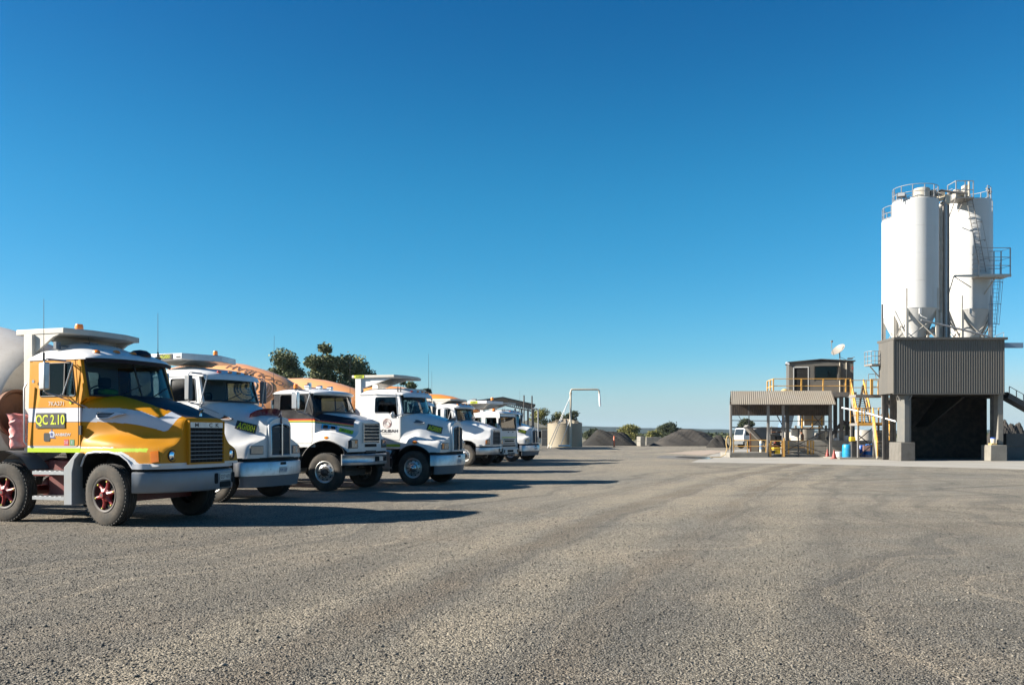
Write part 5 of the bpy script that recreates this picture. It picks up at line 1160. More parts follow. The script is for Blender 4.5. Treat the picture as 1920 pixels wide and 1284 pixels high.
# white truck parked behind
vt=thing('service_truck','white truck with sloping tray parked behind the shelter, only its front showing','truck',g(1398,98,0),R(200)); vt.scale=(.9,.9,.9); Mx=None
k=MB(); k.prism(rpoly([(-.1,.9),(.9,.9),(1.0,1.5),(.75,2.45),(-.1,2.5)],.1),lambda a,c,t:(a,t,c),-1.0,1.0); k.build('cab',M['white'],vt,bevel=.04)
k=MB(); 
for s in (-1,1): k.prism([(.1,1.6),(.72,1.6),(.58,2.3),(.1,2.3)],lambda a,c,t:(a,s*t,c),1.002,1.01)
k.add([(1.0,-.9,1.6),(1.0,.9,1.6),(.83,.85,2.35),(.83,-.85,2.35)],[(0,1,2,3)]); k.build('windows',M['glass_dark'],vt)
k=MB(); k.bx((-5.2,-1.1,.9),(-.14,1.1,1.15)); k.prism([(-5.2,1.16),(-.2,1.16),(-.2,2.2),(-1.4,2.6),(-5.2,2.6)],lambda a,c,t:(a,t,c),-1.1,1.1); k.build('tray',M['concrete_dark'],vt)
for x in (0,-3.8):
    for s in (-1,1): k=MB(); k.lathe([(.001,-.13),(.3,-.13),(.46,-.12),(.48,-.05),(.48,.05),(.46,.12),(.3,.13),(.001,.13)],(x,s*.95,.48),axis='y',n=24); k.build('wheel',M['rubber'],vt)
k=MB(); k.bx((.9,-1.05,.55),(1.08,1.05,.85)); k.build('bumper',M['grey_trim'],vt)
# cream settling tanks behind
for u,Y,r_,v,l in ((1488,70,.95,810,'cream concrete tank behind the left of the shelter bracing'),(1505,68,.85,803,'cream concrete tank with a tall body behind the shelter'),(1549,69,.9,812,'cream concrete tank seen beside the right shelter post'),(1620,72,.9,806,'rust-stained cream tank seen under the stair landing')):
    p=g(u,Y,0); k=MB(); zt2=Zv(v,Y); k.lathe([(r_,0),(r_,zt2*.5),(r_+.03,zt2*.5+.02),(r_+.03,zt2*.5+.1),(r_,zt2*.5+.12),(r_,zt2),(r_-.1,zt2),(r_-.1,zt2-.3),(.001,zt2-.3)],p,n=32); tag(k.build('tank',M['silo_steel']),l,'tank')
hp=thing('slurry_hopper','cream steel hopper with yellow railing behind the shelter awning','hopper',g(1515,67,0)); 
k=MB(); a=g(1508,67,0).x-g(1515,67,0).x; k.bx((a,0,2.2),(a+1.5,1.5,4.2)); k.build('bin',M['silo_steel'],hp); k=MB(); k.prism([(a-.6,3.3),(a-.9,2.0),(a-1.7,2.0),(a-1.1,3.6)],lambda x,z,t:(x,t,z),.2,1.0); k.build('chute',M['skyblue'],hp)
k=MB(); 
for x in (a-.2,a+1.6): 
    for y in (0,1.4): k.beam((x,y,0),(x,y,2.2),.14)
k.build('leg',M['concrete'],hp)
k=MB()
for x in (a-.25,a+.5,a+1.2): k.beam((x,-.3,2.0),(x,-.3,3.3),.09)
for z in (2.05,2.6,3.2): k.beam((a-.25,-.3,z),(a+1.2,-.3,z),.07)
k.build('railing',M['safety'],hp)
tag(MB().bx((g(1538,72,0).x,72,0),(g(1668,72,0).x,72.6,1.9)).build('block_wall',M['concrete_dark'],bevel=.04),'dark wall behind the drums and stair base','concrete wall')
# ---------------------------------------------------------------- control cabin
YC=64.0
def C(u,v,Y=YC): return at(u,v,Y)
cb=thing('control_cabin','charcoal control cabin with white-framed door and dark window on the raised platform','cabin',(C(1481,0).x,YC+.2,Zv(738,YC)),R(-12)); o=Vector(cb.location); wC=C(1596,0).x-o.x; hC=Zv(678,YC)-o.z
door=rr(C(1490,0).x-o.x,.02,C(1515,0).x-o.x,hC-.42,.01); xd0,xd1=C(1490,0).x-o.x,C(1515,0).x-o.x; xw0,xw1=C(1528,0).x-o.x,C(1567,0).x-o.x
ff=lambda a,c,t:(a,t,c)
k=MB(); k.holed([(0,0),(wC,0),(wC,hC),(0,hC)],[door,rr(xw0,hC*.42,xw1,hC*.84,.02)],ff,0,.08); k.bx((0,.081,0),(.08,2.3,hC)); k.bx((wC-.08,.081,0),(wC,2.3,hC)); k.bx((.081,2.22,0),(wC-.081,2.3,hC)); k.bx((.081,.081,0),(wC-.081,2.2,.05)); k.build('wall',M['clad'],cb)
k=MB(); k.prism([(0-.08,-.06),(wC/2,.12),(wC+.12,-.03),(wC+.12,.03),(wC/2,.18),(-.08,0)],lambda a,c,t:(a,t,hC+c),-.12,2.42); k.build('roof',M['steel_dark'],cb)
k=MB(); k.holed([(xd0-.05,.01),(xd1+.05,.01),(xd1+.05,hC-.36),(xd0-.05,hC-.36)],[door],ff,-.03,.0); k.build('door_frame',M['silo'],cb)
k=MB(); k.prism(door,ff,.03,.05); k.build('door',M['void'],cb)
k=MB(); k.prism(rr(xw0,hC*.42,xw1,hC*.84,.02),ff,.04,.05); k.build('window',M['glass_dark'],cb)
k=MB(); k.bx((xw0-.06,-.30,hC*.84),(xw1+.1,-.004,hC*.84+.04)); k.bx((xw1+.06,-.3,hC*.42),(xw1+.1,-.004,hC*.84-.002)); k.bx((xw0-.10,-.03,hC*.40),(xw0-.05,-.003,hC*.88)); k.build('window_hood',M['clad_dark'],cb)
for u in (1571.5,1583): k=MB(); xx=C(u,0).x-o.x; k.tube([(xx,-.05,.0),(xx,-.05,hC-.1)],.03,8); k.build('downpipe',M['pipe_w'],cb)
k=MB(); k.box((-.1,-.05,hC-.12),(.28,.18,.14),Matrix.Rotation(R(25),3,'Y')); k.build('outside_lamp',M['silver_band'],cb,bevel=.02)
k=MB(); k.bx((wC-.12,-.02,hC-.6),(wC-.02,-.004,hC-.4)); k.build('warning_sign',M['cone'],cb)
k=MB(); k.bx((wC-.35,.2,hC+.16),(wC,.6,hC+.24)); k.tube([(wC-.1,.3,hC+.2),(wC+.1,.2,hC+.3)],.02,5); k.build('cable_box',M['steel_dark'],cb)
# platform under the cabin
cp=thing('cabin_platform','steel platform on dark posts carrying the control cabin','platform',(C(1450,0).x,YC-1.3,0)); o=Vector(cp.location); zP=Zv(738,YC)-.004
xr_=at(1606,0,YC-1.3).x-o.x
k=MB(); k.bx((0,0,zP-.22),(xr_,4.3,zP)); k.build('deck',M['steel_mid'],cp)
k=MB(); k.bx((0,-.04,zP-.25),(xr_,-.002,zP+.06)); k.build('kick_plate',M['steel_mid'],cp)
for u,y in ((1477,.1),(1578.5,.1),(1589,2.0),(1567,2.8),(1477,4.0),(1600,4.0)):
    xx=at(u,0,YC-1.3+y).x-o.x; k=MB(); k.bx((xx-.11,y,0),(xx+.11,y+.22,zP-.22)); k.build('post',M['steel_dark'] if u!=1578.5 else M['steel_mid'],cp)
k=MB(); k.beam((at(1568,0,YC).x-o.x,.2,2.3),(at(1612,0,YC).x-o.x,.2,2.35),.14,.24); k.beam((at(1540,0,YC).x-o.x,.2,1.2),(at(1572,0,YC).x-o.x,.2,2.5),.12,.2); k.build('side_beam',M['steel_dark'],cp)
rail('handrail','long yellow handrail along the front of the control cabin platform',[Vector((C(1450,0).x,YC+1.5,zP)),Vector((at(1450,0,YC-1.25).x,YC-1.25,zP)),Vector((at(1596,0,YC-1.25).x,YC-1.25,zP))],.98,M['safety'],[(0,.0),(0,.5),(1,.0),(1,.36),(1,.64),(1,.93)],pw=.08)
k=MB(); p=Vector((at(1471,0,YC-.6).x,YC-.6,zP+.002)); k.lathe([(.001,0),(.22,.02),(.25,.2),(.12,.3),(.001,.34)],p,n=12); k.box(p+Vector((.35,0,.12)),(.4,.3,.2)); tag(k.build('tool_bag',M['cone'] if False else M['hose'],bevel=.02),'tan bag of gear on the platform by the cabin door','bag')
# dish
dp=at(1572,656,65.5); ds=thing('satellite_dish','white satellite dish on a thin pole above the control cabin roof','satellite dish',dp)
ax=Vector((-.66,-.30,.68)).normalized(); q=ax.to_track_quat('Z','Y').to_matrix()
k=MB(); k.lathe([(.001,-.12),(.26,-.09),(.45,-.01),(.54,.05),(.55,.055),(.45,.01),(.26,-.07),(.001,-.10)],(0,0,0),n=36,M=q@Matrix.Diagonal((1,1,1))); k.build('dish',M['dish'],ds)
k=MB(); k.tube([q@Vector((0,-.6,.0)),q@Vector((0,-.35,.55)),q@Vector((0,-.05,.85))],.02,6); k.box(q@Vector((0,0,.85)),(.12,.12,.14)); k.build('feed_arm',M['steel_mid'],ds)
k=MB(); k.tube([q@Vector((0,0,-.12)),(.12,.05,-.35),(.12,.05,Zv(678,YC)+.1-dp.z)],.04,8); k.tube([(.12,.05,-.5),(.9,.1,Zv(678,YC)+.12-dp.z)],.015,5); k.build('mast',M['steel_mid'],ds)
# ---------------------------------------------------------------- stairs
def stairs(label,top,bot,w,n,colr,stepm,rail_h=.95,dirx=0):
    """flight facing the camera: top/bot are the centre points of the two ends"""
    o=Vector(bot); root=thing('stair_flight',label,'stairs',o); T=Vector(top)-o; B0=Vector((0,0,0)); S_=Vector((w/2,0,0))
    for s in (-1,1):
        k=MB(); k.beam(B0+S_*s,T+S_*s,.05,.22,up=(0,1,0)); k.build('stringer',colr[0],root)
        k=MB(); k.beam(B0+S_*s+Vector((0,0,rail_h)),T+S_*s+Vector((0,0,rail_h)),.07,.09,up=(0,1,0))
        k.beam(B0+S_*s+Vector((0,0,rail_h*.5)),T+S_*s+Vector((0,0,rail_h*.5)),.045,.05,up=(0,1,0))
        for t in (.02,.5,.98): q=B0.lerp(T,t)+S_*s; k.beam(q,q+Vector((0,0,rail_h)),.06,.06,up=(0,1,0))
        k.build('handrail',colr[1],root)
    k=MB()
    for i in range(n): q=B0.lerp(T,(i+.5)/n); k.box(q,(w,.26,.035))
    k.build('treads',stepm,root); return root
yst=56.5
stairs('upper flight of steep steel stairs with yellow handrails up to the cabin platform',at(1607,738,62.2),at(1619,793,58.4),.88,13,(M['steel_mid'],M['safety']),M['steel_dark'])
ld=thing('stair_landing','yellow-edged stair landing on braced legs between the two flights','platform',(at(1605,0,57.2).x,57.0,0)); o=Vector(ld.location); wl=at(1662,0,57.2).x-o.x; zl=Zv(793,57.2)
k=MB(); k.bx((0,0,zl-.16),(wl,1.3,zl)); k.build('deck',M['steel_mid'],ld); k=MB(); k.bx((0,-.03,zl-.17),(wl,-.002,zl+.03)); k.build('edge_plate',M['safety'],ld)
for x,y in ((.08,.05),(wl*.55,.05),(wl-.1,.05),(.08,1.2),(wl-.1,1.2)): k=MB(); k.beam((x,y,0),(x,y,zl-.16),.11); k.build('post',M['steel_mid'],ld)
k=MB(); k.beam((.1,.05,.2),(wl-.2,.05,1.5),.06); k.beam((.1,.07,1.5),(wl-.2,.07,.2),.06); k.beam((.1,.06,1.02),(wl-.2,.06,1.02),.07); k.beam((.1,.06,.25),(wl,.06,.15),.06); k.beam((.1,.05,1.2),(1.0,.05,zl-.3),.05); k.build('bracing',M['steel_dark'],ld)
k=MB()
for x in (.05,.3): k.beam((x,.0,zl),(x,.0,zl+.95),.07)
for z in (.5,.95): k.beam((.05,0,zl+z),(.3,0,zl+z),.04)
k.build('handrail',M['safety'],ld); k=MB()
for x in (wl*.7,wl-.35,wl-.05): k.beam((x,.0,zl),(x,.0,zl+.95),.07)
for z in (.5,.95): k.beam((wl*.7,0,zl+z),(wl-.05,0,zl+z),.04)
k.build('handrail',M['safety'],ld); k=MB()
for x in (.05,wl*.5,wl-.05): k.beam((x,1.28,zl),(x,1.28,zl+.95),.05)
for z in (.5,.95): k.beam((.05,1.28,zl+z),(wl-.05,1.28,zl+z),.04)
k.build('handrail',M['safety'],ld)
stairs('lower flight of steel stairs with yellow handrails down to the slab',at(1650,793,57.0),at(1659,859.5,55.2),.9,11,(M['steel_mid'],M['safety']),M['steel_dark'])
# bridge from the stair head to the silo building
br=thing('walkway','short walkway with yellow railing joining the stairs to the silo building','walkway',(at(1622,0,57.5).x,57.2,0)); o=Vector(br.location); wb=at(1658,0,57.5).x-o.x; zw=Zv(740,57.5)
k=MB(); k.bx((-.7,0,zw-.16),(wb,1.2,zw)); k.build('deck',M['steel_mid'],br)
k=MB()
for x in (.25,.35,wb-.32,wb-.22,wb-.05): k.beam((x,0,zw),(x,0,zw+.98),.075)
for z in (.5,.97): k.beam((.25,0,zw+z),(wb,0,zw+z),.04)
k.build('railing',M['safety'],br); k=MB()
for x in (-.6,.4,wb-.05): k.beam((x,1.15,zw),(x,1.15,zw+.97),.05)
for z in (.5,.97): k.beam((-.6,1.15,zw+z),(wb,1.15,zw+z),.04)
k.build('railing',M['safety'],br)
k=MB(); 
for x in (.45,wb-.3): k.beam((x,.9,zw+.9),(x,.9,zw+1.35),.035)
k.beam((.45,.9,zw+1.35),(wb-.3,.9,zw+1.35),.035); k.build('upper_rail',M['galv'],br)
k=MB(); k.bx((wb+.0,.1,zw-.05),(wb+.35,.5,zw+.12)); k.build('bracket_plate',M['silo_steel'],br)
k=MB(); P=[at(1578,764,58),at(1625,774,57),at(1680,790,54)]; o=P[0]; k.tube([p for p in P],.045,8); tag(k.build('pipe',M['pvc']),'long white pipe slanting behind the stair handrails','pipe')
k=MB(); k.beam(at(1606,792,60),at(1618,722,60),.10,.16,up=(0,1,0)); tag(k.build('steel_stay',M['steel_dark']),'dark diagonal steel stay behind the upper stairs','beam')
# ---------------------------------------------------------------- drums and bits
def drum_(label,u,Y,r_,h,m,g_=None):
    p=g(u,Y,.006); k=MB(); k.lathe([(.001,0),(r_*.95,0),(r_,.04),(r_,h*.32),(r_+.012,h*.33),(r_+.012,h*.36),(r_,h*.37),(r_,h*.64),(r_+.012,h*.65),(r_+.012,h*.68),(r_,h*.69),(r_,h*.92),(r_*.9,h*.97),(r_*.86,h),(r_*.8,h*.98),(.001,h*.98)],p,n=28)
    k.cyl(p+Vector((r_*.4,0,h*.97)),p+Vector((r_*.4,0,h*1.02)),.035,8); return tag(k.build('plastic_drum',m),label,'drum',g_)
GD='plastic drums at the foot of the stairs'
drum_('teal plastic drum with its lid closed, nearest the traffic cones',1588.5,58.0,.30,.90,M['teal'],GD)
drum_('dark blue plastic drum just behind the teal drum',1599,58.8,.27,.84,M['blue'],GD)
drum_('dark blue plastic drum behind the landing bracing',1616,58.2,.27,.84,M['blue'],GD)
drum_('bright blue plastic drum between the landing legs',1631,57.9,.27,.92,paint('bright blue plastic',(.0,.14,.5),.4,dirt=.15),GD)
def cone_(label,u,Y,h=.56):
    p=g(u,Y,.006); root=thing('traffic_cone',label,'traffic cone',p,0,'traffic cones by the shelter'); k=MB(); k.lathe([(.15,.04),(.06,h*.75),(.03,h),(.001,h)],n=20); k.build('cone_body',M['cone'],root); k=MB(); k.box((0,0,.02),(.4,.4,.04)); k.build('base',M['cone'],root)
    k=MB(); k.lathe([(.112,h*.40),(.08,h*.62)],n=20); k.v=[(x*1.03,y*1.03,z) for x,y,z in k.v]; k.build('reflective_band',M['cone'],root)
cone_('red traffic cone standing back by the right shelter post',1551.5,60.2); cone_('red traffic cone in front of the right shelter post',1564,57.2)
k=MB(); k.box(g(1598,57.6,1.3)+Vector((0,0,-.05)),(.32,.3,.26)); tag(k.build('tub',M['yellow_tub'],bevel=.02),'bright yellow container up on the wall edge by the landing','tub')
tag(MB().bx((g(1594,57.8,0).x,57.5,.006),(g(1603,57.8,0).x,57.9,1.12)).build('pedestal',M['steel_dark']),'dark steel pedestal under the yellow container','stand')
k=MB(); p=g(1573,58.4,.006); k.lathe([(.001,0),(.2,0),(.24,.42),(.22,.44),(.001,.44)],p,n=20); tag(k.build('bucket',M['silo']),'white bucket between the cones and the teal drum','bucket')
k=MB(); p=g(1587,62.8,Zv(825,62.6)); k.lathe([(.001,0),(.14,0),(.14,.3),(.001,.32)],p,n=18); k.lathe([(.001,0),(.2,0),(.2,.14),(.001,.16)],p+Vector((-.7,0,0)),n=18); tag(k.build('paint_tin',M['silver_band']),'white tins standing on the pale block wall','tin')
tag(MB().bx((g(1625,57.3,0).x-.2,57.35,.5),(g(1625,57.3,0).x+.25,57.4,.85)).build('notice_board',paint('faded pink board',(.5,.3,.27),.6)),'faded pink board fixed low on the landing legs','sign')
k=MB(); k.bx((g(1570,57,0).x,56.6,.006),(g(1672,57,0).x,59.6,.09)); tag(k.build('concrete_kerb',M['concrete'],bevel=.01),'low concrete base under the stair landing and drums','concrete block')
# ---------------------------------------------------------------- standpipe and tank on the left
YT=108
pT=at(1061,HOR,YT); rt=(1095-1029)/2/FOC*YT; ht=at(0,794,YT).z
tk=thing('water_tank','round beige water tank with conical lid beside the overhead filling pipe','water tank',(pT.x,YT+rt,0))
k=MB(); pf_=[(rt,0)]
for i in range(12): z=ht*i/12; pf_+=[(rt,z+.02),(rt+.006,z+.06),(rt+.006,z+ht/12-.06),(rt,z+ht/12-.02)]
k.lathe(pf_+[(rt+.03,ht),(rt,ht+.03)],n=48); k.build('shell',M['tank'],tk,sharp=60)
k=MB(); k.lathe([(rt,ht+.03),(.5,ht+.52),(.45,ht+.62),(.001,ht+.64)],n=48)
for a in range(0,360,30): k.beam((rt*math.cos(R(a)),rt*math.sin(R(a)),ht+.06),(.5*math.cos(R(a)),.5*math.sin(R(a)),ht+.56),.10)
k.box((-.9,-rt*.55,ht+.35),(.5,.5,.35)); k.box((1.3,-rt*.55,ht+.22),(.5,.5,.3)); k.build('lid',M['tank'],tk,sharp=30)
YP=103; sp=thing('standpipe','tall white overhead filling pipe with a drooping outlet beside the beige tank','pipe',(at(1070,HOR,YP).x,YP,0)); o=Vector(sp.location)
top=at(1070,730,YP).z; xe_=at(1123,0,YP).x-o.x
k=MB(); k.tube([(0,0,0),(0,0,top-.3)],.115,12); k.lathe([(.16,top-.5),(.16,top-.36)],n=12); k.build('upright',M['pipe_w'],sp)
k=MB(); k.tube([(0,0,top-.35),(.04,0,top-.1),(.15,0,top),(.35,0,top),(xe_-.2,0,top),(xe_,0,top-.1),(xe_+.04,0,top-.45)],.10,12); k.build('overhead_arm',M['pipe_w'],sp)
k=MB(); k.tube([(xe_+.04,0,top-.4),(xe_+.14,0,at(0,761,YP).z)],[.10,.12],12); k.build('outlet',M['pvc'],sp)
k=MB(); 
for ox in (0,.35): k.tube([(-.1,0,top-.9),(at(1026,0,YP).x-o.x+ox,-.6,0)],.035,6)
k.tube([(-.1,0,3.2),(-1.2,-.4,.2)],.03,6); k.tube([(0,0,.25),(-1.4,-.2,.25)],.1,8); k.build('brace',M['pvc'],sp)
# orange bollard
p=ground_at(1151.5,838); bo=thing('bollard','orange marker post standing alone in the yard','bollard',(p.x,p.y,0)); hb=at(0,817.5,p.y).z
k=MB(); k.lathe([(.10,0),(.10,hb-.1),(.07,hb),(.001,hb)],n=16); k.build('post',M['bollard'],bo); k=MB(); k.lathe([(.001,0),(.25,0),(.25,.06),(.001,.07)],n=16); k.build('base',M['bollard'],bo)
k=MB(); k.lathe([(.104,hb*.70),(.104,hb*.76)],n=16); k.build('reflective_band',M['pipe_w'],bo)
# ---------------------------------------------------------------- dark shed behind the trucks
YD=92
sd=thing('open_shed','dark open-sided shed with low gable roof and thin posts behind the trucks','shed',(at(943,0,YD).x,YD,0)); o=Vector(sd.location)
ap=Zv(744,YD); zl_=Zv(752.5,YD); zr_=Zv(758.5,YD); xl=at(881,0,YD).x-o.x; xr2=at(1004,0,YD).x-o.x
k=MB(); k.prism([(xl,zl_-.12),(0,ap-.12),(xr2,zr_-.12),(xr2,zr_+.05),(0,ap+.02),(xl,zl_+.05)],lambda a,c,t:(a,t,c),0,14); k.build('roof',M['shed'],sd,smooth=False)
k=MB(); k.prism([(xl,zl_-.9),(0,ap-.7),(xr2,zr_-.55),(xr2,zr_-.13),(0,ap-.13),(xl,zl_-.13)],lambda a,c,t:(a,t,c),.02,.08) if False else None
for i in range(14):
    x=.6+(xr2-.8)*i/13; k.beam((x,.2,interp(x,[0,xr2],[ap,zr_])-.15),(x,.2,interp(x,[0,xr2],[ap,zr_])-.75),.08)
    if i<13: k.beam((x,.2,interp(x,[0,xr2],[ap,zr_])-.75),(x+(xr2-.8)/13,.2,interp(x,[0,xr2],[ap,zr_])-.2),.06)
k.beam((0,.2,ap-.8),(xr2-.1,.2,zr_-.72),.12); k.beam((xl,.2,zl_-.7),(0,.2,ap-.8),.12); k.build('truss',M['steel_mid'],sd)
for u in (966,978,990,1000,905,930):
    x=at(u,0,YD).x-o.x; k=MB(); k.bx((x-.09,.1,0),(x+.09,.28,zr_-.4)); k.build('post',M['steel_dark'],sd)
for u,vt_,l in ((982.5,741,'tall dark pole rising through the shed roof, nearer the gable'),(997.5,742,'tall dark pole at the right end of the shed roof')):
    p=at(u,0,YD-.6); k=MB(); k.tube([(p.x,p.y,0),(p.x,p.y,Zv(vt_,YD-.6))],.07,8); tag(k.build('pole',M['steel_dark']),l,'pole')
p=at(1009,0,80); k=MB(); k.tube([(p.x,80,0),(p.x,80,Zv(766,80)-.15),(p.x-.15,80,Zv(766,80)),(p.x-.5,80,Zv(766,80))],.06,8); tag(k.build('pole',M['galv']),'thin grey pole with bent top right of the last truck','pole')
k=MB(); p=at(980,0,130); hh=thing('house','small pale house with low roof far behind the shed','house',(at(990,0,135).x,135,0))
k.bx((-3,0,0),(3,5,2.6)); k.build('wall',M['silo_steel'],hh); k=MB(); k.prism([(-3.4,2.55),(3.4,2.55),(0,3.7)],lambda a,c,t:(a,t,c),-.4,5.4); k.build('roof',M['pipe_w'],hh); k=MB(); k.bx((-.6,-.02,1.0),(.6,-.004,2.0)); k.bx((1.4,-.02,1.0),(2.2,-.004,2.0)); k.build('window',M['glass_dark'],hh)

# ---- machinery under and behind the shelter
fc=thing('feed_conveyor','rusty sloping feed conveyor standing behind the left half of the shelter','conveyor',g(1398,66,0)); xx=g(1441,66,0).x-g(1398,66,0).x
k=MB(); k.beam((0,0,2.15),(xx,0,.45),.9,.22); k.build('frame',M['steel_mid'],fc); k=MB(); k.beam((.15,-.1,2.2),(xx-.1,-.1,.62),.7,.06); k.build('belt',M['belt'],fc)
k=MB(); k.prism([(.35,.25),(xx-.1,.25),(xx-.1,.42),(.35,1.75)],lambda a,c,t:(a,t,c),.1,.16); k.build('side_sheet',M['zinc'],fc)
for x in (.35,1.1): k=MB(); k.beam((x,0,0),(x,0,2.0-x),.09); k.build('leg',M['rust'],fc)
pr=thing('pipe_rack','rusty rack of pipes and valves between the middle shelter posts','pipework',g(1446,62.9,0)); w_=g(1468,62.9,0).x-g(1446,62.9,0).x
for i,z in enumerate((.75,.95,1.15,1.7,1.95)): k=MB(); k.tube([(0,0,z),(w_*.5,0,z+.04*((i*7)%3)),(w_,.02*i,z)],.045 if i%2 else .065,8); k.build('pipe',M[('rust','steel_dark','steel_mid','rust','steel_dark')[i]],pr)
for x in (.05,w_-.05): k=MB(); k.beam((x,.1,0),(x,.1,2.1),.07); k.build('upright',M['steel_mid'],pr)
for x,z in ((.25,.98),(.55,1.18),(.4,1.74)): k=MB(); k.lathe([(.001,-.05),(.1,-.05),(.1,.0),(.03,.02),(.03,.12),(.08,.13),(.001,.14)],(x,-.05,z),n=12); k.build('valve',M['cone'] if z<1 else M['black'],pr)
rail('handrail','low rusty handrail at the back of the shelter floor',[g(1478,64.3,.2),g(1556,64.3,.2)],1.05,M['steel_mid'],[(0,.02),(0,.35),(0,.7),(0,.98)])
pm=thing('pump','grey pump set with pipes standing on the low plinth under the shelter','pump',g(1492,63,.2)); k=MB(); k.lathe([(.001,-.35),(.2,-.35),(.24,-.2),(.24,.2),(.18,.35),(.001,.35)],(0,0,.42),axis='x',n=18); k.bx((-.4,-.2,0),(.75,.2,.12)); k.build('motor',M['steel_dark'],pm)
k=MB(); k.lathe([(.001,-.12),(.28,-.12),(.28,.12),(.001,.12)],(.5,0,.42),axis='x',n=18); k.tube([(.5,0,.6),(.5,0,1.3),(.5,.5,1.5)],.07,8); k.build('casing',M['rust'],pm)
k=MB(); q=g(1529,62.6,0); 
for i in range(9): k.bx((q.x-.55+.14*(i%4),62.6+.05*i,.205+.10*(i//4)),(q.x-.42+.14*(i%4),63.5,.30+.10*(i//4)))
tag(k.build('timber_stack',M['hose']),'small stack of timber lengths under the right of the shelter','timber')
# ---------------------------------------------------------------- ground
def gravel_mat():
    m,nt,b,out=newmat('yard gravel'); tc=N(nt,'ShaderNodeTexCoord'); P=tc.outputs['Object']
    def n(s,d=5,sc=None,r=.55,rot=0):
        v=P
        if sc:
            mp=N(nt,'ShaderNodeMapping'); mp.inputs['Scale'].default_value=sc; mp.inputs['Rotation'].default_value=(0,0,rot); L(nt,P,mp.inputs[0]); v=mp.outputs[0]
        return noise(nt,s,d,vec=v,rough=r).outputs[0]
    big=n(.09,4); med=n(.5,5); 
    wv=noise(nt,.12,2,vec=P); add=N(nt,'ShaderNodeVectorMath',operation='MULTIPLY_ADD'); L(nt,wv.outputs['Color'],add.inputs[0]); add.inputs[1].default_value=(9,9,0); L(nt,P,add.inputs[2])
    def track(rot,sx,sy,s):
        mp=N(nt,'ShaderNodeMapping',vector_type='TEXTURE'); mp.inputs['Rotation'].default_value=(0,0,rot); mp.inputs['Scale'].default_value=(1/sx,1/sy,1); L(nt,add.outputs[0],mp.inputs[0]); return noise(nt,s,4,vec=mp.outputs[0]).outputs[0]
    tr1=track(R(4),.05,.8,.9); tr2=track(R(70),.035,1.5,.8); tr3=track(R(70),.03,5,.8)
    tan,grey,dark=(.262,.230,.178),(.19,.178,.151),(.112,.105,.092)
    c=mix(nt,ramp(nt,big,.38,.62),tan,grey)
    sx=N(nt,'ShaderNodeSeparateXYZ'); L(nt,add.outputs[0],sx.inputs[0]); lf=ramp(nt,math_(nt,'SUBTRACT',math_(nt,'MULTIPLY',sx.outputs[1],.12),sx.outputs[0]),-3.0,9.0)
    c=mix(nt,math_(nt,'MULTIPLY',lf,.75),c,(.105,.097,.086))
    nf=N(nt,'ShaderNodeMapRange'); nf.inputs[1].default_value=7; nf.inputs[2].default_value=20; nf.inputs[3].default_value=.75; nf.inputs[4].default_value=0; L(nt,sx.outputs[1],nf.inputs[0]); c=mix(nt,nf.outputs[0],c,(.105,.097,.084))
    side=ramp(nt,math_(nt,'SUBTRACT',sx.outputs[0],math_(nt,'MULTIPLY',sx.outputs[1],.25)),-1.0,8.0); inv=math_(nt,'SUBTRACT',1.0,side)
    c=mix(nt,math_(nt,'MULTIPLY',math_(nt,'MULTIPLY',ramp(nt,tr1,.48,.66),.75),side),c,dark)
    c=mix(nt,math_(nt,'MULTIPLY',ramp(nt,tr2,.50,.66),.65),c,dark); c=mix(nt,math_(nt,'MULTIPLY',ramp(nt,tr3,.55,.72),.5),c,(.33,.28,.21))
    # the worn lane that curves from the foreground to the plant
    ad2=N(nt,'ShaderNodeVectorMath',operation='MULTIPLY_ADD'); wv2=noise(nt,.16,3,vec=P); L(nt,wv2.outputs['Color'],ad2.inputs[0]); ad2.inputs[1].default_value=(1.3,1.3,0); L(nt,P,ad2.inputs[2])
    s2=N(nt,'ShaderNodeSeparateXYZ'); L(nt,ad2.outputs[0],s2.inputs[0]); yy=s2.outputs[1]
    cen=math_(nt,'ADD',math_(nt,'ADD',math_(nt,'MULTIPLY',yy,.24),-2.75),math_(nt,'MULTIPLY',math_(nt,'MULTIPLY',yy,yy),.003)); off0=math_(nt,'SUBTRACT',s2.outputs[0],cen)
    for off,wd,st in ((0,.4,.5),(-.8,.5,-.4),(1.0,.7,-.45),(2.0,.28,.42),(-1.9,.25,.35),(3.2,.6,-.3),(4.1,.22,.35),(6.3,.35,.22),(.35,.12,.5),(2.3,.10,.45),(-1.6,.10,.4)):
        l_=math_(nt,'ABSOLUTE',math_(nt,'SUBTRACT',off0,off)); cl_=(.33,.285,.21) if st<0 else (.13,.105,.078) if off in (0,2.0) else (.10,.094,.082); st=abs(st)
        mr=N(nt,'ShaderNodeMapRange',interpolation_type='SMOOTHSTEP'); mr.inputs[1].default_value=wd*.3; mr.inputs[2].default_value=wd; mr.inputs[3].default_value=st; mr.inputs[4].default_value=0; L(nt,l_,mr.inputs[0]); c=mix(nt,math_(nt,'MULTIPLY',mr.outputs[0],ramp(nt,med,.25,.55)),c,cl_)
    c=mix(nt,math_(nt,'MULTIPLY',ramp(nt,med,.5,.7),.35),c,(.27,.22,.16))
    # single stones
    v=N(nt,'ShaderNodeTexVoronoi'); v.inputs['Scale'].default_value=55; L(nt,P,v.inputs['Vector'])
    v2=N(nt,'ShaderNodeTexVoronoi'); v2.inputs['Scale'].default_value=110; L(nt,P,v2.inputs['Vector'])
    hs=N(nt,'ShaderNodeSeparateColor'); L(nt,v.outputs['Color'],hs.inputs[0]); hs2=N(nt,'ShaderNodeSeparateColor'); L(nt,v2.outputs['Color'],hs2.inputs[0])
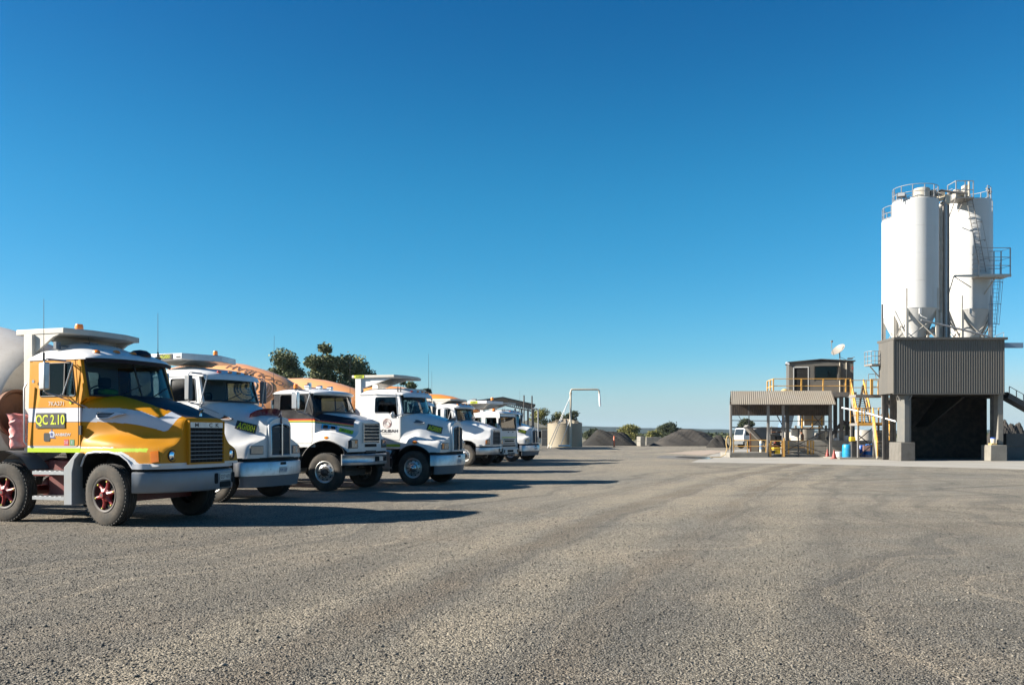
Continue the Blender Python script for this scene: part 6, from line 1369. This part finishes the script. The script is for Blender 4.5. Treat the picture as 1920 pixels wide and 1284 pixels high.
    k=math_(nt,'ADD',math_(nt,'MULTIPLY',hs.outputs[0],.9),.55); k2=math_(nt,'ADD',math_(nt,'MULTIPLY',hs2.outputs[0],.7),.65)
    mm=N(nt,'ShaderNodeMix',data_type='RGBA',blend_type='MULTIPLY'); mm.inputs[0].default_value=1; L(nt,c,mm.inputs[6])
    cb=N(nt,'ShaderNodeCombineColor'); kk=math_(nt,'MULTIPLY',k,k2); [L(nt,kk,cb.inputs[i]) for i in range(3)]; L(nt,cb.outputs[0],mm.inputs[7])
    L(nt,mm.outputs[2],b.inputs['Base Color']); b.inputs['Roughness'].default_value=.95; b.inputs['Specular IOR Level'].default_value=.15
    h=math_(nt,'ADD',math_(nt,'MULTIPLY',v.outputs['Distance'],-1.0),math_(nt,'MULTIPLY',v2.outputs['Distance'],-.5))
    h=math_(nt,'ADD',h,math_(nt,'MULTIPLY',n(3,5),1.4)); h=math_(nt,'ADD',h,math_(nt,'MULTIPLY',tr1,2.0)); h=math_(nt,'ADD',h,math_(nt,'MULTIPLY',n(11,4),1.0))
    bp=N(nt,'ShaderNodeBump'); bp.inputs['Strength'].default_value=.9; bp.inputs['Distance'].default_value=.024; L(nt,h,bp.inputs['Height']); L(nt,bp.outputs[0],b.inputs['Normal'])
    return m
def earth_mat():
    m,nt,b,out=newmat('dry grass plain'); n1=noise(nt,.02,6); n2=noise(nt,.25,5)
    c=mix(nt,ramp(nt,n1.outputs[0],.4,.6),(.20,.16,.10),(.075,.08,.04)); c=mix(nt,ramp(nt,n2.outputs[0],.45,.65),c,(.10,.09,.055)); L(nt,c,b.inputs['Base Color']); b.inputs['Roughness'].default_value=1; return m
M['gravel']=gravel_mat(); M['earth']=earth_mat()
b=MB(); b.add([(-4200,-60,-.02),(4200,-60,-.02),(4200,3500,-.02),(-4200,3500,-.02)],[(0,1,2,3)]); tag(b.build('ground',M['earth']),kind='structure')
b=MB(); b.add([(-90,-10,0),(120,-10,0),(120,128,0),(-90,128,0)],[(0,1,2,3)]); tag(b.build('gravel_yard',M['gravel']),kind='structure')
# loose stones on the near part of the yard
def stones():
    n=80000; rng=np.random.default_rng(3)
    Yd=5.2+rng.random(n)**1.25*15; X=(rng.random(n)*2-1)*(.62*Yd+1.0); r=.0045+.0075*rng.random(n)**2.2; r[rng.random(n)<.012]*=1.8
    keep=np.ones(n,bool)
    base=np.array([(1,0,0),(-1,0,0),(0,1,0),(0,-1,0),(0,0,1),(0,0,-.4)],float); F0=np.array([(0,2,4),(2,1,4),(1,3,4),(3,0,4),(2,0,5),(1,2,5),(3,1,5),(0,3,5)])
    V=base[None]*(1+(rng.random((n,6,3))-.5)*.7); a=rng.random(n)*6.28; ca,sa=np.cos(a),np.sin(a)
    V=V*np.stack([1+rng.random(n)*.6,.7+rng.random(n)*.5,.35+rng.random(n)*.5],1)[:,None]
    x=V[...,0]*ca[:,None]-V[...,1]*sa[:,None]; y=V[...,0]*sa[:,None]+V[...,1]*ca[:,None]
    V=np.stack([x*r[:,None]+X[:,None],y*r[:,None]+Yd[:,None],V[...,2]*r[:,None]+r[:,None]*.25],-1)
    F=(F0[None]+6*np.arange(n)[:,None,None]).reshape(-1,3)
    me=bpy.data.meshes.new('loose_gravel'); me.vertices.add(n*6); me.vertices.foreach_set('co',V.reshape(-1)); me.loops.add(len(F)*3); me.loops.foreach_set('vertex_index',F.reshape(-1).astype(np.int32))
    me.polygons.add(len(F)); me.polygons.foreach_set('loop_start',np.arange(0,len(F)*3,3,dtype=np.int32)); me.update(); me.validate()
    m,nt,bb,out=newmat('loose stone'); g=N(nt,'ShaderNodeNewGeometry'); cr=N(nt,'ShaderNodeValToRGB'); L(nt,g.outputs['Random Per Island'],cr.inputs[0])
    e=cr.color_ramp.elements; e[0].color=(.04,.038,.034,1); e[1].color=(.25,.225,.185,1); e.new(.45).color=(.092,.085,.072,1); e.new(.8).color=(.145,.13,.105,1)
    L(nt,cr.outputs[0],bb.inputs['Base Color']); bb.inputs['Roughness'].default_value=.9; me.materials.append(m)
    o=bpy.data.objects.new('loose_gravel',me); COL.objects.link(o); tag(o,kind='stuff')
stones()
# pale concrete slab round the plant
sl=[ground_at(1296,866),ground_at(1375,858.5),ground_at(1240,848.5),ground_at(1360,845)]
b=MB(); P=[ground_at(1296,866.5),ground_at(1500,869),ground_at(1920,879.5),Vector((60,40,0)),Vector((60,75,0)),ground_at(1385,842),ground_at(1335,852)]
b.add([(p.x,p.y,.004) for p in P]+[(p.x,p.y,-.05) for p in P],[tuple(range(7))]+[(i,(i+1)%7,7+(i+1)%7,7+i) for i in range(7)]); tag(b.build('concrete_slab',M['slab'],smooth=False),kind='structure')
P=[ground_at(1245,849.5),ground_at(1318,853.3),ground_at(1368,845.2),ground_at(1330,843.8)]
b=MB(); b.add([(p.x,p.y,.008) for p in P],[(0,1,2,3)]); tag(b.build('dusty_path',paint('pinkish dust',(.33,.26,.2),.9,dirt=.3)),kind='structure')
m,nt,bb,out=newmat('shallow water'); bb.inputs['Base Color'].default_value=(.03,.03,.025,1); bb.inputs['Roughness'].default_value=.04
c=ground_at(1302,858); b=MB(); b.lathe([(.001,.010),(1,.010)],n=20,M=Matrix.Diagonal((1,1,1))); b.v=[(c.x+x*1.0*(1+.2*math.sin(3*math.atan2(y,x))),c.y+y*3.2,.012) for x,y,z in b.v]; tag(b.build('puddle',m),kind='structure')
c=ground_at(1292,857); b=MB(); b.lathe([(.001,.010),(1,.010)],n=24); b.v=[(c.x-.3+x*1.9*(1+.2*math.sin(2*math.atan2(y,x))),c.y+y*5,.006) for x,y,z in b.v]; tag(b.build('damp_patch',M['concrete_dark']),kind='structure')
# far hills
def ridge(name,Y,hfn,mat,x0,x1,n=160,depth=500,kind='structure'):
    b=MB(); b.grid(lambda a,c:(x0+(x1-x0)*a,Y+depth*c,max(-1,hfn(x0+(x1-x0)*a)*math.sin(min(1,c*2)*math.pi/2)**.8*(1 if c<.5 else 1-.3*(c-.5)))-.5),n,8); o=b.build(name,mat,sharp=180); tag(o,kind=kind); return o
def hillmat(n,c1,c2,s):
    m,nt,b,out=newmat(n); n1=noise(nt,s,8); L(nt,mix(nt,ramp(nt,n1.outputs[0],.4,.6),c1,c2),b.inputs['Base Color']); b.inputs['Roughness'].default_value=1; b.inputs['Specular IOR Level'].default_value=0; return m
def hsmooth(x,s): return math.sin(x*s)+.6*math.sin(x*s*2.3+1)+.4*math.sin(x*s*5.1+2)+.15*math.sin(x*s*17)
ridge('hills',2600,lambda x:min(36,max(15,31.5-.023*x))+1.1*hsmooth(x,.004)+.6*math.sin(x*.06),hillmat('far wooded hills',(.022,.033,.03),(.035,.05,.042),.03),-3200,3600,420)
# ---------------------------------------------------------------- trees
def leafmat(name,c1,c2,c3):
    m,nt,b,out=newmat(name); g=N(nt,'ShaderNodeNewGeometry'); cr=N(nt,'ShaderNodeValToRGB'); L(nt,g.outputs['Random Per Island'],cr.inputs[0])
    e=cr.color_ramp.elements; e[0].color=rgba(c1); e[1].color=rgba(c3); e.new(.6).color=rgba(c2)
    L(nt,cr.outputs[0],b.inputs['Base Color']); b.inputs['Roughness'].default_value=.7; b.inputs['Specular IOR Level'].default_value=.25; return m
M['gum']=leafmat('gum leaves',(.045,.058,.026),(.125,.145,.065),(.26,.27,.14)); M['olive']=leafmat('olive leaves',(.08,.085,.02),(.17,.165,.045),(.27,.25,.09)); M['dkleaf']=leafmat('dark leaves',(.025,.035,.02),(.05,.065,.03),(.1,.11,.05))
M['bark']=paint('grey bark',(.13,.11,.09),.9,dirt=.5,bump=.5)
def tree(name,label,cat,base,h,w,mat,seed,group=None,leaf=.16,nleaf=9000,trunk=.25,clumps=16,shape=None,low=.25):
    rng=np.random.default_rng(seed); root=thing(name,label,cat,base,0,group)
    C=[]; b=MB(); lean=(rng.random(2)-.5)*.1*h
    fork=Vector((lean[0]*.5,lean[1]*.5,h*low)); b.tube([(0,0,-.1),fork*.5,fork],[trunk,trunk*.85,trunk*.7],8)
    for k in range(clumps):
        if shape: cx,cz,cr=shape[k%len(shape)]; c=np.array([cx*w,(rng.random()-.5)*w*.7,cz*h]); rad=cr*w*(.85+.3*rng.random()); c+= (rng.random(3)-.5)*rad*.5
        elif name=='bush':
            a=rng.random()*6.28; zz=.14+.72*rng.random(); rr_=w*.44*math.sqrt(max(.1,1-((zz-.4)/.62)**2))*rng.random()**.5; c=np.array([math.cos(a)*rr_,math.sin(a)*rr_,zz*h]); rad=w*(.16+.1*rng.random())
        else:
            a=rng.random()*6.28; zz=low+.12+(1-low-.2)*rng.random(); rr_=w*.5*math.sqrt(max(.05,1-((zz-.55)/.5)**2))*(.35+.6*rng.random()); c=np.array([math.cos(a)*rr_,math.sin(a)*rr_,zz*h]); rad=w*(.13+.1*rng.random())
        C.append((c,rad)); c2=Vector(c); mid=fork.lerp(c2,.5)+Vector((0,0,-.04*h)); b.tube([fork,mid,c2],[trunk*.5,trunk*.28,trunk*.08],5)
    b.build('trunk',M['bark'],root)
    vols=np.array([r**2 for _,r in C]); pick=rng.choice(len(C),nleaf,p=vols/vols.sum()); cen=np.array([c for c,_ in C])[pick]; rad=np.array([r for _,r in C])[pick]
    d=rng.normal(size=(nleaf,3)); d/=np.linalg.norm(d,axis=1)[:,None]; t=rng.random(nleaf)**.45; P=cen+d*(rad*t)[:,None]*np.array([1,1,.75]); P+=rng.normal(size=(nleaf,3))*rad[:,None]*.12
    u=rng.normal(size=(nleaf,3)); u/=np.linalg.norm(u,axis=1)[:,None]; v=np.cross(u,rng.normal(size=(nleaf,3))); v/=np.linalg.norm(v,axis=1)[:,None]
    s=leaf*(.6+.8*rng.random(nleaf))[:,None]; V=np.stack([P-u*s,P+v*s*.45,P+u*s,P-v*s*.45],1).reshape(-1,3); V[:,2]=np.maximum(V[:,2],.05)
    me=bpy.data.meshes.new('crown'); me.vertices.add(len(V)); me.vertices.foreach_set('co',V.reshape(-1)); me.loops.add(len(V)); me.loops.foreach_set('vertex_index',np.arange(len(V),dtype=np.int32)); me.polygons.add(nleaf); me.polygons.foreach_set('loop_start',np.arange(0,len(V),4,dtype=np.int32)); me.update(); me.validate(); me.materials.append(mat)
    o=bpy.data.objects.new('crown',me); COL.objects.link(o); o.parent=root; return root
def tree_at(u,v_top,Y,wpx,*a,**k):
    p=at(u,HOR,Y); return (p.x,Y,0),at(u,v_top,Y).z,wpx/FOC*Y
GT='gum trees behind the trucks'
l,h,w=tree_at(535,648,85,66); tree('gum_tree','slim round gum tree behind the trucks, with sky on both sides of its crown','tree',l,h,w,M['gum'],1,GT,.15,9500,shape=[(0,.86,.3),(-.2,.72,.26),(.2,.72,.3),(0,.6,.32),(-.45,.64,.16),(.1,.45,.3)])
l,h,w=tree_at(603,636,88,60); tree('gum_tree','tallest gum tree behind the trucks, with a pointed crown','tree',l,h,w,M['gum'],2,GT,.15,11000,shape=[(.1,.92,.18),(-.25,.8,.26),(.2,.78,.28),(0,.65,.4),(-.1,.5,.36)],low=.2)
l,h,w=tree_at(664,656,90,86); tree('gum_tree','broad gum tree behind the black and white truck, its crown sloping down','tree',l,h,w,M['gum'],3,GT,.16,13000,shape=[(-.2,.86,.24),(.05,.8,.26),(.25,.7,.24),(-.1,.6,.4),(.3,.5,.28),(.0,.42,.35)],low=.2)
l,h,w=tree_at(763,700,88,40); tree('gum_tree','low gum tree showing above the AGI009 truck roof','tree',l,h,w,M['gum'],5,GT,.15,5000)
l,h,w=tree_at(792,714,95,30); tree('gum_tree','small dark gum tree just beyond the AGI009 windscreen','tree',l,h,w,M['dkleaf'],6,GT,.15,4000)
GB='bushes and trees round the yard edge'
l,h,w=tree_at(1026,763,150,60); tree('bush','olive green bushy tree between the dark shed and the water tank','tree',l,h,w,M['olive'],7,GB,.15,9000,low=.08)
l,h,w=tree_at(1002,772,160,34); tree('bush','pale olive bush under the dark shed roof edge','tree',l,h,w,M['olive'],8,GB,.15,5000,low=.08)
l,h,w=tree_at(1066,767,170,36); tree('bush','dark green tree behind the water tank','tree',l,h,w,M['dkleaf'],9,GB,.17,5500,low=.1)
l,h,w=tree_at(1180,797,210,44); tree('bush','green bush between the two gravel mounds','tree',l,h,w,M['olive'],10,GB,.2,6000,low=.05)
l,h,w=tree_at(1110,799,230,30); tree('bush','low green bush beyond the near gravel mound','tree',l,h,w,M['dkleaf'],11,GB,.2,3500,low=.05)
l,h,w=tree_at(1254,791,220,44); tree('bush','rounded green tree behind the grey gravel mound','tree',l,h,w,M['dkleaf'],12,GB,.22,7000,low=.1)
l,h,w=tree_at(1222,806,215,30); tree('bush','low olive shrub beside the rounded green tree','tree',l,h,w,M['olive'],13,GB,.2,2500,low=.05)
l,h,w=tree_at(1395,779,170,32); tree('bush','dark green tree behind the lean-to shelter','tree',l,h,w,M['dkleaf'],14,GB,.2,4500,low=.1)
l,h,w=tree_at(1589,790,190,24); tree('bush','small green tree seen under the stair landing','tree',l,h,w,M['dkleaf'],15,GB,.2,3000,low=.1)
# distant belt of scrub: one mass
def belt(name,Y0,Y1,x0,x1,n,h,mat,seed):
    rng=np.random.default_rng(seed); X=x0+(x1-x0)*rng.random(n); Yd=Y0+(Y1-Y0)*rng.random(n); k=14
    r=(.8+1.8*rng.random(n))*h/4; P=np.repeat(np.stack([X,Yd,r*.8],1),k,0); d=rng.normal(size=(n*k,3)); d/=np.linalg.norm(d,axis=1)[:,None]; P=P+d*np.repeat(r,k)[:,None]*np.array([1.4,1.4,1])*(.5+.5*rng.random((n*k,1)))
    u=rng.normal(size=(n*k,3)); u/=np.linalg.norm(u,axis=1)[:,None]; v=np.cross(u,rng.normal(size=(n*k,3))); v/=np.linalg.norm(v,axis=1)[:,None]; s=np.repeat(r,k)[:,None]*.5
    V=np.stack([P-u*s,P+v*s*.6,P+u*s,P-v*s*.6],1).reshape(-1,3); V[:,2]=np.maximum(V[:,2],0)
    me=bpy.data.meshes.new(name); me.vertices.add(len(V)); me.vertices.foreach_set('co',V.reshape(-1)); me.loops.add(len(V)); me.loops.foreach_set('vertex_index',np.arange(len(V),dtype=np.int32)); me.polygons.add(n*k); me.polygons.foreach_set('loop_start',np.arange(0,len(V),4,dtype=np.int32)); me.update(); me.validate(); me.materials.append(mat)
    o=bpy.data.objects.new(name,me); COL.objects.link(o); tag(o,kind='stuff'); return o
belt('distant_scrub',330,750,-750,800,11000,2.3,M['dkleaf'],5)
# ---------------------------------------------------------------- gravel mounds
def mound_mat(name,c1,c2):
    m,nt,b,out=newmat(name); n1=noise(nt,.5,6); n2=noise(nt,14,4); c=mix(nt,ramp(nt,n1.outputs[0],.35,.65),c1,c2); c=mix(nt,math_(nt,'MULTIPLY',ramp(nt,n2.outputs[0],.45,.65),.5),c,c1)
    L(nt,c,b.inputs['Base Color']); b.inputs['Roughness'].default_value=.95; b.inputs['Specular IOR Level'].default_value=.1
    bp=N(nt,'ShaderNodeBump'); bp.inputs['Distance'].default_value=.12; bp.inputs['Strength'].default_value=.8; L(nt,n2.outputs[0],bp.inputs['Height']); L(nt,bp.outputs[0],b.inputs['Normal']); return m
M['mound']=mound_mat('grey crushed stone',(.046,.043,.040),(.075,.068,.06)); M['mound_dk']=mound_mat('dark crushed stone',(.033,.032,.030),(.052,.048,.043))
def mound(label,u,vt,Y,wpx,mat,seed,depth=.55,ridge_=.45,skew=0):
    p=at(u,HOR,Y); W=wpx/FOC*Y; H=at(u,vt,Y).z; rng=np.random.default_rng(seed); ph=rng.random(8)*6.28
    def fn(a,c):
        x=(2*a-1); y=(2*c-1); t=math.hypot(max(0,abs(x-skew*(1-abs(x)))-ridge_*.0)*1.0,y)
        e=max(0,1-max(0,(math.hypot(max(0,abs(x)-ridge_)/(1-ridge_),y)))) 
        z=min(1,e*1.15)**.95; z=z-.12*max(0,z-.8)*5*max(0,z-.8)
        z*=1+.08*math.sin(x*6+ph[0]+y*3)+.05*math.sin(x*13+ph[1]+y*7)+.04*math.sin(y*11+ph[2])+.025*math.sin(x*27+y*19+ph[4])+.02*math.sin(x*41-y*33+ph[5])
        return (x*W/2*(1+.04*math.sin(y*6+ph[3])),y*W*depth/2,z*H-.02)
    b=MB(); b.grid(fn,90,50); o=b.build('gravel_mound',mat,loc=(p.x,Y+W*depth/2,0),sharp=80); return tag(o,label,'gravel mound','gravel mounds in the yard')
mound('dark gravel mound right of the beige water tank',1146,808.5,121,112,M['mound_dk'],1,.7,.35)
mound('grey gravel mound with broad sloping sides beyond the yard',1300,806.5,118,148,M['mound'],2,.6,.25)
mound('low dark gravel mound beside the lean-to shelter',1350,817,105,46,M['mound_dk'],3,.8,.2)
mound('grey gravel heap seen right of the silo building',1890,792,95,64,M['mound'],4,.8,.2)
mound('pale gravel heap beyond the conveyor',1915,794,110,60,M['mound'],5,.8,.2)
# concrete bay walls between the mounds
for i,(u0,u1,v0,Y,lb) in enumerate([(1200,1209,818,118,'short pale concrete bay wall standing end-on between the gravel mounds'),(1211,1240,819,128,'low concrete bay wall in shade between the gravel mounds'),(1015,1034,806,122,'dark block painted in for the shadowed area left of the water tank')]):
    a,c=at(u0,v0,Y),at(u1,v0,Y); w=MB()
    nB=max(1,int(abs(c.x-a.x)/1.5))
    for r_ in range(2):
        for j in range(nB):
            x0=a.x+(c.x-a.x)*j/nB; x1=a.x+(c.x-a.x)*(j+1)/nB; w.bx((x0+.01,Y-.3+.01*r_,a.z/2*r_+.01),(x1-.01,Y+(3.2 if i==0 else .35),a.z/2*(r_+1)-.01))
    tag(w.build('bay_wall',M['concrete_dark'] if i==2 else M['concrete'],bevel=.03),lb,'concrete wall')  # last block gets the dark concrete as painted shade left of the tank
# ---------------------------------------------------------------- light, sky, camera
EL=27.2; AZ=-95.0      # the sun stands to the left, a touch beyond the camera's side; azimuth from +y, clockwise
w=bpy.data.worlds.new('World'); SC.world=w; w.use_nodes=True; nt=w.node_tree; nt.nodes.clear()
sk=N(nt,'ShaderNodeTexSky'); sk.sky_type='NISHITA'; sk.sun_disc=False; sk.sun_elevation=R(EL); sk.sun_rotation=R(AZ); sk.altitude=300; sk.air_density=1.0; sk.dust_density=.25; sk.ozone_density=3.0
EXPO=1.5
bg=N(nt,'ShaderNodeBackground'); bg.inputs[1].default_value=.12; o=N(nt,'ShaderNodeOutputWorld')
sc=N(nt,'ShaderNodeSeparateColor'); L(nt,sk.outputs[0],sc.inputs[0]); ch=[]
for i,(k,gm) in enumerate(((1.3,2.15),(1.0,1.06),(1.20,1.05))):
    q=math_(nt,'MULTIPLY',sc.outputs[i],.12); q=math_(nt,'POWER',q,gm); q=math_(nt,'MULTIPLY',q,k); ch.append(math_(nt,'MINIMUM',q,1.1))
tc0=N(nt,'ShaderNodeTexCoord'); s0=N(nt,'ShaderNodeSeparateXYZ'); L(nt,tc0.outputs['Generated'],s0.inputs[0])
for i,lo in ((0,.75),(1,.74),(2,.90)):
    m0=N(nt,'ShaderNodeMapRange',interpolation_type='SMOOTHSTEP'); m0.inputs[1].default_value=.22; m0.inputs[2].default_value=.46; m0.inputs[3].default_value=1; m0.inputs[4].default_value=lo; L(nt,s0.outputs[2],m0.inputs[0]); ch[i]=math_(nt,'MULTIPLY',ch[i],m0.outputs[0])
cc=N(nt,'ShaderNodeCombineColor'); [L(nt,ch[i],cc.inputs[i]) for i in range(3)]
tc=N(nt,'ShaderNodeTexCoord'); sx=N(nt,'ShaderNodeSeparateXYZ'); L(nt,tc.outputs['Generated'],sx.inputs[0])
mr=N(nt,'ShaderNodeMapRange',interpolation_type='SMOOTHSTEP'); mr.inputs[1].default_value=-.01; mr.inputs[2].default_value=.085; mr.inputs[3].default_value=1; mr.inputs[4].default_value=0; L(nt,sx.outputs[2],mr.inputs[0])
col=mix(nt,mr.outputs[0],cc.outputs[0],(.46,.63,.70))
vm=N(nt,'ShaderNodeVectorMath',operation='SCALE'); vm.inputs['Scale'].default_value=1/.12/2**EXPO; L(nt,col,vm.inputs[0])
L(nt,vm.outputs[0],bg.inputs[0]); L(nt,bg.outputs[0],o.inputs[0])
sl=bpy.data.lights.new('sun','SUN'); sl.energy=5; sl.angle=R(.53); sl.color=(1,.93,.82); so=bpy.data.objects.new('sun',sl); COL.objects.link(so)
sd_=Vector((math.sin(R(AZ))*math.cos(R(EL)),math.cos(R(AZ))*math.cos(R(EL)),math.sin(R(EL)))); so.rotation_euler=sd_.to_track_quat('Z','Y').to_euler(); so.location=(-30,0,30)
cam=bpy.data.cameras.new('camera'); co=bpy.data.objects.new('camera',cam); COL.objects.link(co); SC.camera=co
co.location=(0,0,CAM_H); co.rotation_euler=(R(90),0,0); cam.sensor_width=36; cam.lens=FOC/1920*36; cam.shift_y=(HOR-642)/1920; cam.clip_start=.1; cam.clip_end=12000
SC.view_settings.view_transform='Standard'; SC.view_settings.look='None'; SC.view_settings.exposure=EXPO; SC.view_settings.gamma=1
SC.cycles.max_bounces=6; SC.cycles.transparent_max_bounces=12

hm=bpy.data.materials.new('thin haze'); hm.use_nodes=True; nt=hm.node_tree; nt.nodes.clear(); ho=N(nt,'ShaderNodeOutputMaterial'); pv=N(nt,'ShaderNodeVolumePrincipled')
pv.inputs['Color'].default_value=(.62,.78,.95,1); pv.inputs['Density'].default_value=.00006; pv.inputs['Anisotropy'].default_value=.1; L(nt,pv.outputs[0],ho.inputs['Volume'])
b=MB(); b.bx((-4300,-70,-1.1),(4300,3600,44)); hz=b.build('haze',hm,smooth=False); tag(hz,kind='stuff')
